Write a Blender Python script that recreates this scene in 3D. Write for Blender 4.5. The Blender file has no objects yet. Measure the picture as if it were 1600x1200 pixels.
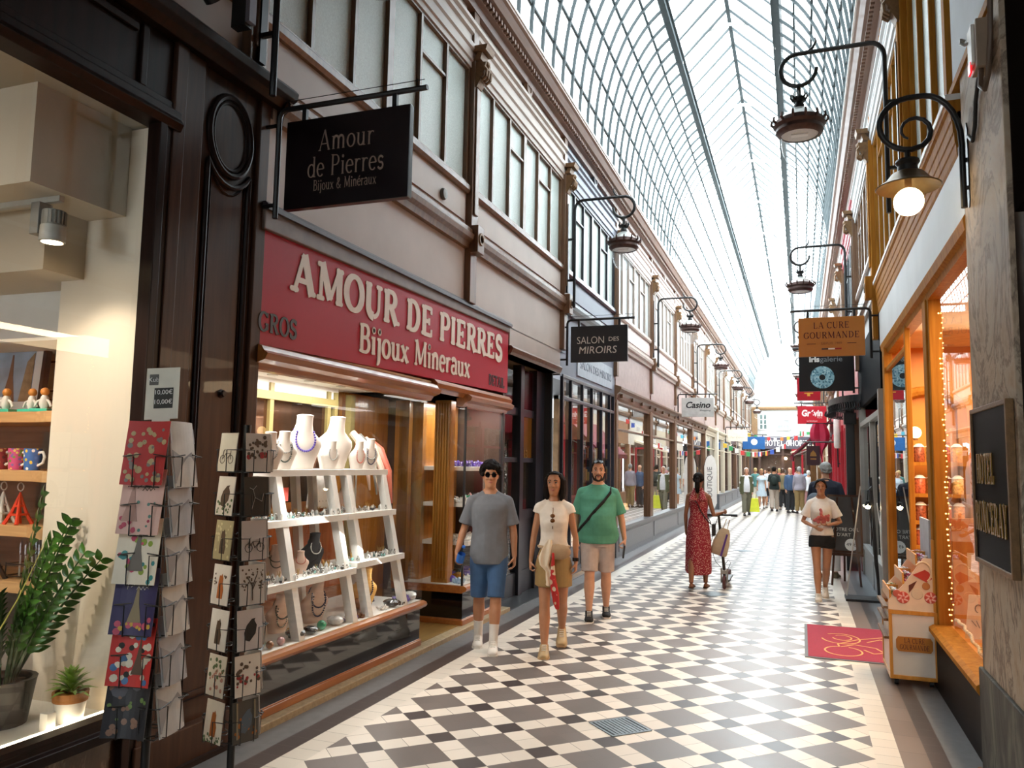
import bpy, bmesh, math, random
from mathutils import Vector, Matrix, noise
random.seed(7)
PI = math.pi
SC = bpy.context.scene
COL = SC.collection
# ------------------------------------------------------------------ camera
cam_d = bpy.data.cameras.new('camera')
cam = bpy.data.objects.new('camera', cam_d); COL.objects.link(cam); SC.camera = cam
cam_d.sensor_fit = 'HORIZONTAL'; cam_d.sensor_width = 36.0; cam_d.lens = 27.863
cam_d.clip_start = 0.05; cam_d.clip_end = 300
def cam_matrix(yaw, pitch, roll):
    f = Vector((-math.sin(yaw) * math.cos(pitch), math.cos(yaw) * math.cos(pitch), math.sin(pitch)))
    r0 = Vector((math.cos(yaw), math.sin(yaw), 0)); u0 = r0.cross(f)
    r = r0 * math.cos(roll) + u0 * math.sin(roll); u = -r0 * math.sin(roll) + u0 * math.cos(roll)
    m = Matrix((r, u, -f)).transposed().to_4x4(); m.translation = Vector((0, 0, 1.73)); return m
cam.matrix_world = cam_matrix(0.35000, 0.09913, 0.01732)
# ------------------------------------------------------------------ daylight
world = bpy.data.worlds.new('overcast_sky'); SC.world = world; world.use_nodes = True
wn = world.node_tree.nodes; wl = world.node_tree.links
bg = wn['Background']
tc = wn.new('ShaderNodeTexCoord'); sx = wn.new('ShaderNodeSeparateXYZ'); rp = wn.new('ShaderNodeValToRGB')
wl.new(tc.outputs['Generated'], sx.inputs[0]); wl.new(sx.outputs['Z'], rp.inputs[0]); wl.new(rp.outputs[0], bg.inputs[0])
rp.color_ramp.elements[0].color = (0.80, 0.87, 0.92, 1); rp.color_ramp.elements[0].position = 0.0
rp.color_ramp.elements[1].color = (0.95, 0.98, 1.0, 1); rp.color_ramp.elements[1].position = 0.7
bg.inputs[1].default_value = 17.0
vs = SC.view_settings
vs.view_transform = 'Standard'; vs.look = 'None'; vs.gamma = 1.0; vs.use_curve_mapping = False
vs.exposure = 0.0
SC.cycles.max_bounces = 7; SC.cycles.diffuse_bounces = 4; SC.cycles.glossy_bounces = 3
SC.cycles.transmission_bounces = 4; SC.cycles.transparent_max_bounces = 24
SC.cycles.caustics_reflective = False; SC.cycles.caustics_refractive = False
SC.cycles.sample_clamp_indirect = 6.0
def lamp(name, loc, power, col, kind='AREA', size=0.3, rot=(0, 0, 0), spot=1.2, sy=None):
    d = bpy.data.lights.new(name, kind); d.energy = power; d.color = col
    if kind == 'AREA':
        d.size = size
        if sy: d.shape = 'RECTANGLE'; d.size_y = sy
    elif kind == 'SPOT': d.spot_size = spot; d.spot_blend = 0.6; d.shadow_soft_size = size
    else: d.shadow_soft_size = size
    o = bpy.data.objects.new(name, d); COL.objects.link(o); o.location = loc; o.rotation_euler = rot
    return o
WARM = (1.0, 0.74, 0.45); SOFT = (1.0, 0.86, 0.68); COOL = (1.0, 0.95, 0.88)
# ------------------------------------------------------------------ helpers
class MB:
    """collects geometry for ONE mesh object"""
    def __init__(s): s.v = []; s.f = []
    def add(s, vs_, fs):
        b = len(s.v); s.v += [tuple(p) for p in vs_]; s.f += [tuple(i + b for i in f) for f in fs]; return s
    def box(s, x0, x1, y0, y1, z0, z1):
        e = 1.3e-4 * ((len(s.f) // 6) % 11); x0 -= e; x1 += e; y0 -= e; y1 += e; z0 -= e * .5; z1 += e * .5
        v = [(x, y, z) for z in (z0, z1) for y in (y0, y1) for x in (x0, x1)]
        return s.add(v, [(0, 2, 3, 1), (4, 5, 7, 6), (0, 1, 5, 4), (2, 6, 7, 3), (0, 4, 6, 2), (1, 3, 7, 5)])
    def obox(s, c, size, m=None):
        h = [a / 2 for a in size]
        t = MB().box(-h[0], h[0], -h[1], h[1], -h[2], h[2]); c = Vector(c)
        return s.add([c + ((m @ Vector(p)) if m else Vector(p)) for p in t.v], t.f)
    def bar(s, a, b, w, h=None, up=(0, 0, 1)):
        a = Vector(a); b = Vector(b); d = (b - a).normalized(); u = Vector(up)
        if abs(d.dot(u)) > .98: u = Vector((0, 1, 0))
        r = d.cross(u).normalized(); u = r.cross(d); h = h or w
        v = [p + r * (i * w / 2) + u * (j * h / 2) for p in (a, b) for i, j in ((-1, -1), (1, -1), (1, 1), (-1, 1))]
        return s.add(v, [(0, 1, 2, 3), (7, 6, 5, 4), (0, 4, 5, 1), (1, 5, 6, 2), (2, 6, 7, 3), (3, 7, 4, 0)])
    def quad(s, *p): return s.add(p, [tuple(range(len(p)))])
    def rings(s, rs, cap=True, close=False):
        n = len(rs[0]); v = [p for r in rs for p in r]; f = []
        m = len(rs)
        for i in range(m if close else m - 1):
            a = i * n; b = ((i + 1) % m) * n
            for j in range(n): k = (j + 1) % n; f.append((a + j, a + k, b + k, b + j))
        if cap and not close: f.append(tuple(range(n - 1, -1, -1))); f.append(tuple((m - 1) * n + j for j in range(n)))
        return s.add(v, f)
    def tube(s, pts, r, n=8, close=False, flat=1.0, ref=None):
        pts = [Vector(p) for p in pts]; m = len(pts)
        rad = r if isinstance(r, (list, tuple)) else [r] * m
        rs = []; u = Vector(ref) if ref else None
        for i, p in enumerate(pts):
            if close: d = pts[(i + 1) % m] - pts[i - 1]
            else: d = pts[min(i + 1, m - 1)] - pts[max(i - 1, 0)]
            d = d.normalized() if d.length > 1e-9 else Vector((0, 0, 1))
            if u is None: u = Vector((0, 0, 1)) if abs(d.z) < .9 else Vector((1, 0, 0))
            u = (u - d * u.dot(d))
            u = u.normalized() if u.length > 1e-6 else d.orthogonal().normalized()
            w = d.cross(u)
            rs.append([p + (u * math.cos(2 * PI * k / n) + w * (flat * math.sin(2 * PI * k / n))) * rad[i] for k in range(n)])
        return s.rings(rs, close=close)
    def lathe(s, prof, c=(0, 0, 0), n=16, m=None):
        c = Vector(c)
        rs = []
        for r, z in prof:
            ring = []
            for k in range(n):
                p = Vector((max(r, 1e-4) * math.cos(2 * PI * k / n), max(r, 1e-4) * math.sin(2 * PI * k / n), z))
                ring.append(c + (m @ p if m else p))
            rs.append(ring)
        return s.rings(rs)
    def ball(s, c, r, n=12, sc=(1, 1, 1), m=None):
        c = Vector(c); rs = []; k = max(5, n // 2 + 1)
        for i in range(k + 1):
            a = -PI / 2 + PI * i / k; ca = max(math.cos(a), 1e-3)
            ring = []
            for j in range(n):
                p = Vector((r * sc[0] * ca * math.cos(2 * PI * j / n), r * sc[1] * ca * math.sin(2 * PI * j / n), r * sc[2] * math.sin(a)))
                ring.append(c + (m @ p if m else p))
            rs.append(ring)
        return s.rings(rs)
    def prism(s, poly, a, b, axis='y'):
        """poly: 2D points; extruded along axis from a to b ('y': poly is x,z; 'x': y,z; 'z': x,y)"""
        def P(p, t): return {'y': (p[0], t, p[1]), 'x': (t, p[0], p[1]), 'z': (p[0], p[1], t)}[axis]
        n = len(poly)
        f = [tuple(range(n - 1, -1, -1)), tuple(range(n, 2 * n))] + [(i, (i + 1) % n, n + (i + 1) % n, n + i) for i in range(n)]
        return s.add([P(p, a) for p in poly] + [P(p, b) for p in poly], f)
    def xf(s, m):
        s.v = [tuple(m @ Vector(p)) for p in s.v]; return s
    def mesh(s, name, mt, smooth=False, off=None):
        me = bpy.data.meshes.new(name)
        v = s.v if off is None else [(p[0] - off[0], p[1] - off[1], p[2] - off[2]) for p in s.v]
        me.from_pydata(v, [], s.f); me.validate()
        b = bmesh.new(); b.from_mesh(me); bmesh.ops.recalc_face_normals(b, faces=b.faces); b.to_mesh(me); b.free()
        if mt: me.materials.append(mt)
        if smooth:
            for p in me.polygons: p.use_smooth = True
            if smooth != 'all': me.set_sharp_from_angle(angle=math.radians(40))
        return me
    def build(s, name, mt, parent=None, smooth=False, world=True, bevel=0):
        off = None
        if parent is not None and world: off = tuple(parent.get('_o', (0, 0, 0)))
        o = bpy.data.objects.new(name, s.mesh(name, mt, smooth, off)); COL.objects.link(o)
        if parent is not None: o.parent = parent; o['_o'] = tuple(parent.get('_o', (0, 0, 0)))
        if bevel:
            m = o.modifiers.new('bevel', 'BEVEL'); m.width = bevel; m.segments = 2; m.limit_method = 'ANGLE'
        return o
def tag(o, label=None, cat=None, group=None, kind=None):
    if label: o['label'] = label
    if cat: o['category'] = cat
    if group: o['group'] = group
    if kind: o['kind'] = kind
    return o
def thing(name, label, cat, loc=(0, 0, 0), rz=0, group=None):
    o = bpy.data.objects.new(name, None); COL.objects.link(o); o.empty_display_size = .1
    o.location = loc; o.rotation_euler = (0, 0, rz); o['_o'] = tuple(loc)
    return tag(o, label, cat, group)
def struct(name, mb, mt, parent=None, smooth=False, bevel=0):
    o = mb.build(name, mt, parent, smooth, bevel=bevel)
    if parent is None: o['kind'] = 'structure'
    return o
def kids(o): return [c for c in bpy.data.objects if c.parent == o]
def dup(root, loc, rz=None, label=None, group=None, rot=None, cat=None):
    def cp(o, par):
        c = o.copy(); COL.objects.link(c)
        if par is not None: c.parent = par
        for k in o.children: cp(k, c)
        return c
    r = cp(root, None); r.location = loc
    if rot is not None: r.rotation_euler = rot
    elif rz is not None: r.rotation_euler = (0, 0, rz)
    if label: r['label'] = label
    if group: r['group'] = group
    if cat: r['category'] = cat
    return r
TR = [0]
def trim_name(): TR[0] += 1; return 'trim_%d' % TR[0]
WN = [0]
def window_name(): WN[0] += 1; return 'window_%d' % WN[0]
def RZ(a): return Matrix.Rotation(a, 3, 'Z')
def RX(a): return Matrix.Rotation(a, 3, 'X')
def RY(a): return Matrix.Rotation(a, 3, 'Y')
# ------------------------------------------------------------------ materials
def lin(c):
    if isinstance(c, str): c = [int(c[i:i + 2], 16) / 255 for i in (0, 2, 4)]
    return tuple(x / 12.92 if x <= .04045 else ((x + .055) / 1.055) ** 2.4 for x in c)
MATS = {}
def nt(name):
    m = bpy.data.materials.new(name); m.use_nodes = True
    return m, m.node_tree.nodes, m.node_tree.links, m.node_tree.nodes['Principled BSDF']
def M(name, col='808080', rough=.5, metal=0, var=.10, scale=9, stretch=(1, 1, 1), bump=0, spec=.5, emit=0, ecol=None, coat=0, bscale=None, trans=0, sheen=0, sss=0):
    if name in MATS: return MATS[name]
    m, n, l, b = nt(name); c = lin(col)
    t = n.new('ShaderNodeTexCoord'); mp = n.new('ShaderNodeMapping'); mp.inputs['Scale'].default_value = stretch
    no = n.new('ShaderNodeTexNoise'); no.inputs['Scale'].default_value = scale; no.inputs['Detail'].default_value = 5
    l.new(t.outputs['Object'], mp.inputs[0]); l.new(mp.outputs[0], no.inputs[0])
    r = n.new('ShaderNodeValToRGB')
    r.color_ramp.elements[0].position = .3; r.color_ramp.elements[1].position = .7
    r.color_ramp.elements[0].color = (*[x * (1 - var) for x in c], 1); r.color_ramp.elements[1].color = (*[min(1, x * (1 + var)) for x in c], 1)
    l.new(no.outputs[0], r.inputs[0]); l.new(r.outputs[0], b.inputs['Base Color'])
    b.inputs['Roughness'].default_value = rough; b.inputs['Metallic'].default_value = metal; b.inputs['Specular IOR Level'].default_value = spec
    b.inputs['Coat Weight'].default_value = coat; b.inputs['Transmission Weight'].default_value = trans
    b.inputs['Sheen Weight'].default_value = sheen; b.inputs['Subsurface Weight'].default_value = sss
    if sss: b.inputs['Subsurface Radius'].default_value = (.02, .008, .005)
    if emit:
        b.inputs['Emission Strength'].default_value = emit; b.inputs['Emission Color'].default_value = (*lin(ecol or col), 1)
    if bump:
        bp = n.new('ShaderNodeBump'); bp.inputs['Strength'].default_value = bump; bp.inputs['Distance'].default_value = .01
        nb = n.new('ShaderNodeTexNoise'); nb.inputs['Scale'].default_value = bscale or scale * 3; nb.inputs['Detail'].default_value = 3
        l.new(mp.outputs[0], nb.inputs[0]); l.new(nb.outputs[0], bp.inputs['Height']); l.new(bp.outputs[0], b.inputs['Normal'])
    MATS[name] = m; return m
def glass(name, tint=(1, 1, 1), rough=.0, ior=1.45, boost=1.0, haze=0):
    if name in MATS: return MATS[name]
    m, n, l, b = nt(name); n.remove(b); out = n['Material Output']
    tr = n.new('ShaderNodeBsdfTransparent'); tr.inputs[0].default_value = (*tint, 1)
    gl = n.new('ShaderNodeBsdfGlossy'); gl.inputs['Roughness'].default_value = rough
    fr = n.new('ShaderNodeFresnel'); ge = n.new('ShaderNodeNewGeometry'); a1 = n.new('ShaderNodeMath'); a1.operation = 'MULTIPLY_ADD'; a1.inputs[1].default_value = -2.0; a1.inputs[2].default_value = 1.0
    a2 = n.new('ShaderNodeMath'); a2.operation = 'POWER'; a2.inputs[0].default_value = ior
    l.new(ge.outputs['Backfacing'], a1.inputs[0]); l.new(a1.outputs[0], a2.inputs[1]); l.new(a2.outputs[0], fr.inputs[0])
    mu = n.new('ShaderNodeMath'); mu.operation = 'MULTIPLY'; mu.inputs[1].default_value = boost; mu.use_clamp = True
    mx = n.new('ShaderNodeMixShader'); l.new(fr.outputs[0], mu.inputs[0]); l.new(mu.outputs[0], mx.inputs[0])
    # faint dust so that the pane is never perfectly clean
    df = n.new('ShaderNodeBsdfTranslucent'); df.inputs[0].default_value = (.85, .9, .9, 1)
    t = n.new('ShaderNodeTexCoord'); no = n.new('ShaderNodeTexNoise'); no.inputs['Scale'].default_value = 3.0
    m2 = n.new('ShaderNodeMath'); m2.operation = 'MULTIPLY'; m2.inputs[1].default_value = haze * 2
    l.new(t.outputs['Object'], no.inputs[0]); l.new(no.outputs[0], m2.inputs[0])
    mh = n.new('ShaderNodeMixShader'); l.new(m2.outputs[0], mh.inputs[0]); l.new(tr.outputs[0], mh.inputs[1]); l.new(df.outputs[0], mh.inputs[2])
    l.new(mh.outputs[0], mx.inputs[1]); l.new(gl.outputs[0], mx.inputs[2]); l.new(mx.outputs[0], out.inputs[0])
    MATS[name] = m; return m
def wood(name, c1, c2, rough=.4, axis=2, scale=14, coat=.1):
    if name in MATS: return MATS[name]
    m, n, l, b = nt(name)
    t = n.new('ShaderNodeTexCoord'); mp = n.new('ShaderNodeMapping'); s = [scale] * 3; s[axis] = scale * .07
    mp.inputs['Scale'].default_value = s
    no = n.new('ShaderNodeTexNoise'); no.inputs['Scale'].default_value = 1.6; no.inputs['Detail'].default_value = 7; no.inputs['Distortion'].default_value = .8
    r = n.new('ShaderNodeValToRGB'); r.color_ramp.elements[0].position = .3; r.color_ramp.elements[1].position = .72
    r.color_ramp.elements[0].color = (*lin(c1), 1); r.color_ramp.elements[1].color = (*lin(c2), 1)
    l.new(t.outputs['Object'], mp.inputs[0]); l.new(mp.outputs[0], no.inputs[0]); l.new(no.outputs[0], r.inputs[0]); l.new(r.outputs[0], b.inputs['Base Color'])
    b.inputs['Roughness'].default_value = rough; b.inputs['Coat Weight'].default_value = coat
    MATS[name] = m; return m
def marble(name, cols, rough=.25, scale=1.4, stretch=(1, 1, .45)):
    if name in MATS: return MATS[name]
    m, n, l, b = nt(name)
    t = n.new('ShaderNodeTexCoord'); mp = n.new('ShaderNodeMapping'); mp.inputs['Scale'].default_value = stretch
    no = n.new('ShaderNodeTexNoise'); no.inputs['Scale'].default_value = scale; no.inputs['Detail'].default_value = 9; no.inputs['Roughness'].default_value = .65; no.inputs['Distortion'].default_value = 1.6
    r = n.new('ShaderNodeValToRGB'); e = r.color_ramp.elements
    for i, (p, c) in enumerate(cols):
        if i < 2: e[i].position = p; e[i].color = (*lin(c), 1)
        else: q = e.new(p); q.color = (*lin(c), 1)
    l.new(t.outputs['Object'], mp.inputs[0]); l.new(mp.outputs[0], no.inputs[0]); l.new(no.outputs[0], r.inputs[0]); l.new(r.outputs[0], b.inputs['Base Color'])
    b.inputs['Roughness'].default_value = rough
    MATS[name] = m; return m
def spots(name, base, dots, scale=40, thr=.25, rough=.7, stretch=(1, 1, 1)):
    """cloth or paper with small printed marks of the given colours"""
    if name in MATS: return MATS[name]
    m, n, l, b = nt(name)
    t = n.new('ShaderNodeTexCoord'); mp = n.new('ShaderNodeMapping'); mp.inputs['Scale'].default_value = stretch
    v = n.new('ShaderNodeTexVoronoi'); v.inputs['Scale'].default_value = scale
    l.new(t.outputs['Object'], mp.inputs[0]); l.new(mp.outputs[0], v.inputs[0])
    r = n.new('ShaderNodeValToRGB'); r.color_ramp.interpolation = 'CONSTANT'; e = r.color_ramp.elements
    sp = n.new('ShaderNodeSeparateColor'); l.new(v.outputs['Color'], sp.inputs[0]); l.new(sp.outputs[0], r.inputs[0])
    for i, c in enumerate(dots):
        p = i / len(dots)
        if i < 2: e[i].position = p; e[i].color = (*lin(c), 1)
        else: q = e.new(p); q.color = (*lin(c), 1)
    if len(dots) == 1: e[1].color = e[0].color
    lt = n.new('ShaderNodeMath'); lt.operation = 'LESS_THAN'; lt.inputs[1].default_value = thr
    l.new(v.outputs['Distance'], lt.inputs[0])
    mx = n.new('ShaderNodeMix'); mx.data_type = 'RGBA'; mx.inputs[6].default_value = (*lin(base), 1)
    l.new(lt.outputs[0], mx.inputs[0]); l.new(r.outputs[0], mx.inputs[7]); l.new(mx.outputs[2], b.inputs['Base Color'])
    b.inputs['Roughness'].default_value = rough
    MATS[name] = m; return m
def tex_text(s, size, mt, m4, parent=None, name='lettering', ext=.004, bold=0, width=None, align='CENTER', shear=0, spacing=1.0):
    """sans lettering as a mesh; m4 places it (x right, y up, z out of the board)"""
    c = bpy.data.curves.new(name, 'FONT'); c.body = s; c.size = size; c.extrude = ext; c.offset = bold; c.align_x = align; c.shear = shear
    c.space_character = spacing; c.resolution_u = 3
    o = bpy.data.objects.new(name, c); me = bpy.data.meshes.new_from_object(o); bpy.data.objects.remove(o)
    if width:
        xs = [v.co.x for v in me.vertices]; k = width / (max(xs) - min(xs))
        me.transform(Matrix.Diagonal((k, 1, 1, 1)))
    if parent is not None: m4 = Matrix.Translation(-Vector(parent.get('_o', (0, 0, 0)))) @ m4
    me.transform(m4); me.materials.clear(); me.materials.append(mt)
    q = bpy.data.objects.new(name, me); COL.objects.link(q)
    if parent is not None: q.parent = parent; q['_o'] = parent.get('_o', (0, 0, 0))
    return q
def face(loc, normal):
    """frame for lettering on an upright board with the given outward normal"""
    z = Vector(normal).normalized(); y = Vector((0, 0, 1)); x = y.cross(z).normalized(); y = z.cross(x)
    m = Matrix((x, y, z)).transposed().to_4x4(); m.translation = Vector(loc); return m
# ------------------------------------------------------------------ drawn serif alphabet (cap height 1)
def A_(cx, cy, rx, ry, a0, a1, n=14):
    return [(cx + rx * math.cos(math.radians(a0 + (a1 - a0) * i / n)), cy + ry * math.sin(math.radians(a0 + (a1 - a0) * i / n))) for i in range(n + 1)]
GL = {
 'A': (.95, [([(.14, 0), (.475, 1)], 't'), ([(.475, 1), (.81, 0)], 'T'), ([(.25, .32), (.7, .32)], 't')], [(.14, 0), (.81, 0)]),
 'B': (.8, [([(.2, 0), (.2, 1)], 'T'), ([(.2, .96), (.42, .96)] + A_(.42, .75, .2, .21, 90, -90) + [(.2, .54)], ''), ([(.2, .52), (.44, .52)] + A_(.44, .28, .25, .25, 90, -90) + [(.2, .03)], '')], [(.17, 0), (.17, 1)]),
 'C': (.85, [(A_(.45, .5, .36, .46, 40, 320, 24), ''), ([(.76, .98), (.76, .7)], 't')], []),
 'D': (.9, [([(.2, 0), (.2, 1)], 'T'), ([(.2, .96), (.38, .96)] + A_(.38, .5, .36, .46, 90, -90, 18) + [(.2, .04)], '')], [(.17, 0), (.17, 1)]),
 'E': (.8, [([(.2, 0), (.2, 1)], 'T'), ([(.2, .95), (.66, .95)], 't'), ([(.2, .5), (.52, .5)], 't'), ([(.2, .05), (.68, .05)], 't'), ([(.66, .99), (.66, .76)], 't'), ([(.68, .01), (.68, .26)], 't'), ([(.52, .38), (.52, .62)], 't')], [(.17, 0), (.17, 1)]),
 'G': (.92, [(A_(.45, .5, .36, .46, 45, 330, 24), ''), ([(.76, .4), (.76, .1)], 'T'), ([(.76, .98), (.76, .72)], 't')], [(.74, .44)]),
 'H': (.98, [([(.2, 0), (.2, 1)], 'T'), ([(.76, 0), (.76, 1)], 'T'), ([(.2, .5), (.76, .5)], 't')], [(.2, 0), (.2, 1), (.76, 0), (.76, 1)]),
 'I': (.42, [([(.21, 0), (.21, 1)], 'T')], [(.21, 0), (.21, 1)]),
 'L': (.76, [([(.2, 0), (.2, 1)], 'T'), ([(.2, .05), (.66, .05)], 't'), ([(.66, .01), (.66, .28)], 't')], [(.2, 0), (.2, 1)]),
 'M': (1.15, [([(.17, 0), (.2, 1)], 't'), ([(.2, 1), (.57, .08)], 'T'), ([(.57, .08), (.95, 1)], 't'), ([(.94, 1), (.97, 0)], 'T')], [(.17, 0), (.97, 0), (.17, 1), (.97, 1)]),
 'N': (1.0, [([(.2, 0), (.2, 1)], 't'), ([(.2, 1), (.78, 0)], 'T'), ([(.78, 0), (.78, 1)], 't')], [(.2, 0), (.16, 1), (.78, 1)]),
 'O': (.92, [(A_(.46, .5, .37, .47, 0, 360, 30), '')], []),
 'P': (.78, [([(.2, 0), (.2, 1)], 'T'), ([(.2, .96), (.42, .96)] + A_(.42, .72, .24, .24, 90, -90) + [(.2, .48)], '')], [(.2, 0), (.17, 1)]),
 'R': (.88, [([(.2, 0), (.2, 1)], 'T'), ([(.2, .96), (.42, .96)] + A_(.42, .74, .23, .22, 90, -90) + [(.2, .52)], ''), ([(.42, .52), (.74, 0)], 'T')], [(.2, 0), (.17, 1), (.78, 0)]),
 'S': (.74, [(A_(.38, .74, .24, .22, 20, 250, 16) + A_(.36, .27, .27, .235, 70, -160, 16), 'm'), ([(.62, .98), (.62, .74)], 't'), ([(.1, .02), (.1, .28)], 't')], []),
 'T': (.86, [([(.43, 0), (.43, 1)], 'T'), ([(.08, .95), (.78, .95)], 't'), ([(.08, .99), (.08, .76)], 't'), ([(.78, .99), (.78, .76)], 't')], [(.43, 0)]),
 'U': (.94, [([(.2, 1), (.2, .36)] + A_(.47, .34, .27, .3, 180, 270, 8), 'T'), (A_(.47, .34, .27, .3, 270, 360, 8) + [(.74, 1)], 't')], [(.2, 1), (.74, 1)]),
 'Y': (.88, [([(.14, 1), (.44, .45)], 'T'), ([(.74, 1), (.44, .45)], 't'), ([(.44, .45), (.44, 0)], 'T')], [(.14, 1), (.74, 1), (.44, 0)]),
 'a': (.66, [(A_(.3, .48, .22, .17, 160, 0, 8) + [(.52, .05)], 'T'), (A_(.28, .19, .2, .17, 60, 320, 14), '')], [(.56, 0)]),
 'd': (.72, [(A_(.34, .32, .24, .31, 0, 360, 20), ''), ([(.56, 0), (.56, 1)], 'T')], [(.6, 0), (.52, 1)]),
 'e': (.62, [([(.1, .36), (.54, .36)], 't'), (A_(.32, .33, .24, .32, 5, 315, 18), '')], []),
 'i': (.36, [([(.18, 0), (.18, .64)], 'T'), (A_(.18, .86, .03, .03, 0, 360, 8), 'T')], [(.18, 0), (.14, .64)]),
 'j': (.36, [([(.2, .64), (.2, -.1)] + A_(.1, -.1, .1, .14, 0, -110, 6), 'T'), (A_(.2, .86, .03, .03, 0, 360, 8), 'T')], [(.16, .64)]),
 'm': (1.06, [([(.16, 0), (.16, .64)], 'T'), (A_(.34, .42, .18, .21, 170, 0, 8) + [(.52, 0)], 'T'), (A_(.7, .42, .18, .21, 170, 0, 8) + [(.88, 0)], 'T')], [(.16, 0), (.12, .64), (.52, 0), (.88, 0)]),
 'n': (.72, [([(.16, 0), (.16, .64)], 'T'), (A_(.36, .42, .2, .21, 170, 0, 8) + [(.56, 0)], 'T')], [(.16, 0), (.12, .64), (.56, 0)]),
 'o': (.66, [(A_(.33, .32, .25, .31, 0, 360, 22), '')], []),
 'r': (.52, [([(.16, 0), (.16, .64)], 'T'), (A_(.36, .42, .18, .2, 165, 50, 6), '')], [(.16, 0), (.12, .64)]),
 's': (.52, [(A_(.27, .47, .16, .15, 20, 250, 10) + A_(.25, .18, .18, .16, 70, -160, 10), 'm')], []),
 'u': (.74, [([(.16, .64), (.16, .22)] + A_(.34, .22, .18, .2, 180, 350, 8), ''), ([(.54, .64), (.54, 0)], 'T')], [(.12, .64), (.5, .64), (.58, 0)]),
 'x': (.66, [([(.1, .62), (.54, 0)], 'T'), ([(.52, .62), (.1, 0)], 't')], [(.12, .62), (.52, .62), (.12, 0), (.54, 0)]),
 '&': (.9, [([(.8, .3)] + A_(.36, .27, .26, .27, 330, 100, 10) + A_(.4, .78, .15, .18, 240, -60, 10) + [(.3, .42), (.78, 0)], 'm')], []),
}
GL['é'] = (GL['e'][0], GL['e'][1] + [([(.28, .74), (.46, .94)], 't')], [])
GL['Ô'] = (GL['O'][0], GL['O'][1] + [([(.3, 1.08), (.46, 1.22), (.62, 1.08)], 't')], [])
def serif_text(s, h, mt, m4, parent=None, T=.15, t=.06, slab=.05, half=.15, gap=.03, width=None, ext=.004, name='lettering', align='C', xs=1.0):
    mb = MB(); words_ = []; x = 0; k = 0
    def stroke(pts, mode, ox):
        nonlocal k
        n = len(pts); L = []; R = []
        for i, (px, py) in enumerate(pts):
            a = pts[max(i - 1, 0)]; b = pts[min(i + 1, n - 1)]
            if n > 2 and abs(pts[0][0] - pts[-1][0]) + abs(pts[0][1] - pts[-1][1]) < 1e-6 and i in (0, n - 1): a = pts[n - 2]; b = pts[1]
            dx, dy = b[0] - a[0], b[1] - a[1]; q = math.hypot(dx, dy) or 1; dx /= q; dy /= q
            w = {'T': T, 't': t, 'm': (T * .85 + t * .15)}.get(mode, t + (T - t) * abs(dy) ** 1.5) / 2
            L.append((ox + px * xs - dy * w, py + dx * w)); R.append((ox + px * xs + dy * w, py - dx * w))
        z = ext + k * 2e-5; k += 1; cur = mb
        for i in range(n - 1):
            a, b, c, d = L[i], R[i], R[i + 1], L[i + 1]
            P = [a, b, c, d]
            mb.add([(p[0] * h, p[1] * h, 0) for p in P] + [(p[0] * h, p[1] * h, z) for p in P], [(4, 5, 6, 7), (0, 1, 5, 4), (1, 2, 6, 5), (2, 3, 7, 6), (3, 0, 4, 7)])
    for ch in s:
        if ch == ' ': x += .42 * xs; words_.append(mb); mb = MB(); continue
        adv, st, sf = GL[ch]
        for pts, mode in st: stroke(pts, mode, x)
        for (sx_, sy_) in sf:
            yy = sy_ + slab / 2 if sy_ < .05 else sy_ - slab / 2
            z = ext + k * 2e-5; k += 1
            x0, x1 = x + sx_ * xs - half, x + sx_ * xs + half
            e = slab * .32
            P = [(x0, yy - slab / 2 + e), (x0 + e, yy - slab / 2), (x1 - e, yy - slab / 2), (x1, yy - slab / 2 + e), (x1, yy + slab / 2 - e), (x1 - e, yy + slab / 2), (x0 + e, yy + slab / 2), (x0, yy + slab / 2 - e)]
            n = len(P)
            mb.add([(p[0] * h, p[1] * h, 0) for p in P] + [(p[0] * h, p[1] * h, z) for p in P], [tuple(range(n, 2 * n))] + [(i, (i + 1) % n, n + (i + 1) % n, n + i) for i in range(n)])
        x += adv * xs + gap
    wd = (x - gap) * h; kx = (width / wd) if width else 1.0; wd *= kx
    off = {'C': -wd / 2, 'L': 0, 'R': -wd}[align]
    for mb in words_ + [mb]:
        mb.v = [tuple(m4 @ Vector((p[0] * kx + off, p[1], p[2]))) for p in mb.v]
        o = mb.build(name, mt, parent)
    return o
# ------------------------------------------------------------------ palette
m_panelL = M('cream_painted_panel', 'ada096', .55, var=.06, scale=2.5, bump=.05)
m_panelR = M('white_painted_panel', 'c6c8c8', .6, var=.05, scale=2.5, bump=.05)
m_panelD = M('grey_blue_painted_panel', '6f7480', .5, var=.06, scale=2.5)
m_brown = wood('brown_painted_moulding', '5d422f', '7a5a41', .4)
m_ochre = wood('ochre_varnished_oak', '8f5c22', 'ad7630', .6, coat=0)
m_ochre.node_tree.nodes['Principled BSDF'].inputs['Specular IOR Level'].default_value = .03
m_gold = M('old_gilding', '755636', .5, metal=.2, var=.2, scale=30, bump=.3)
m_darkwood = wood('dark_mahogany', '1a0d0a', '2a1712', .4, coat=.0)
m_darkwood2 = wood('mahogany_panel', '3a251b', '4e3325', .42, coat=.05)
for q in ('dark_mahogany', 'mahogany_panel'): MATS[q].node_tree.nodes['Principled BSDF'].inputs['Specular IOR Level'].default_value = .2
m_navy = M('navy_black_paint', '24262e', .3, var=.08)
m_black = M('black_iron', '101113', .42, var=.15)
m_blackgloss = M('black_polished_stone', '0c0d10', .06, var=.2, coat=.4)
m_stone = M('grey_stone_plinth', '5b5c60', .35, var=.12, scale=20)
m_frost = M('frosted_pane', 'b6c1bb', .35, var=.12, scale=60, bump=.5, bscale=160)
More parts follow.
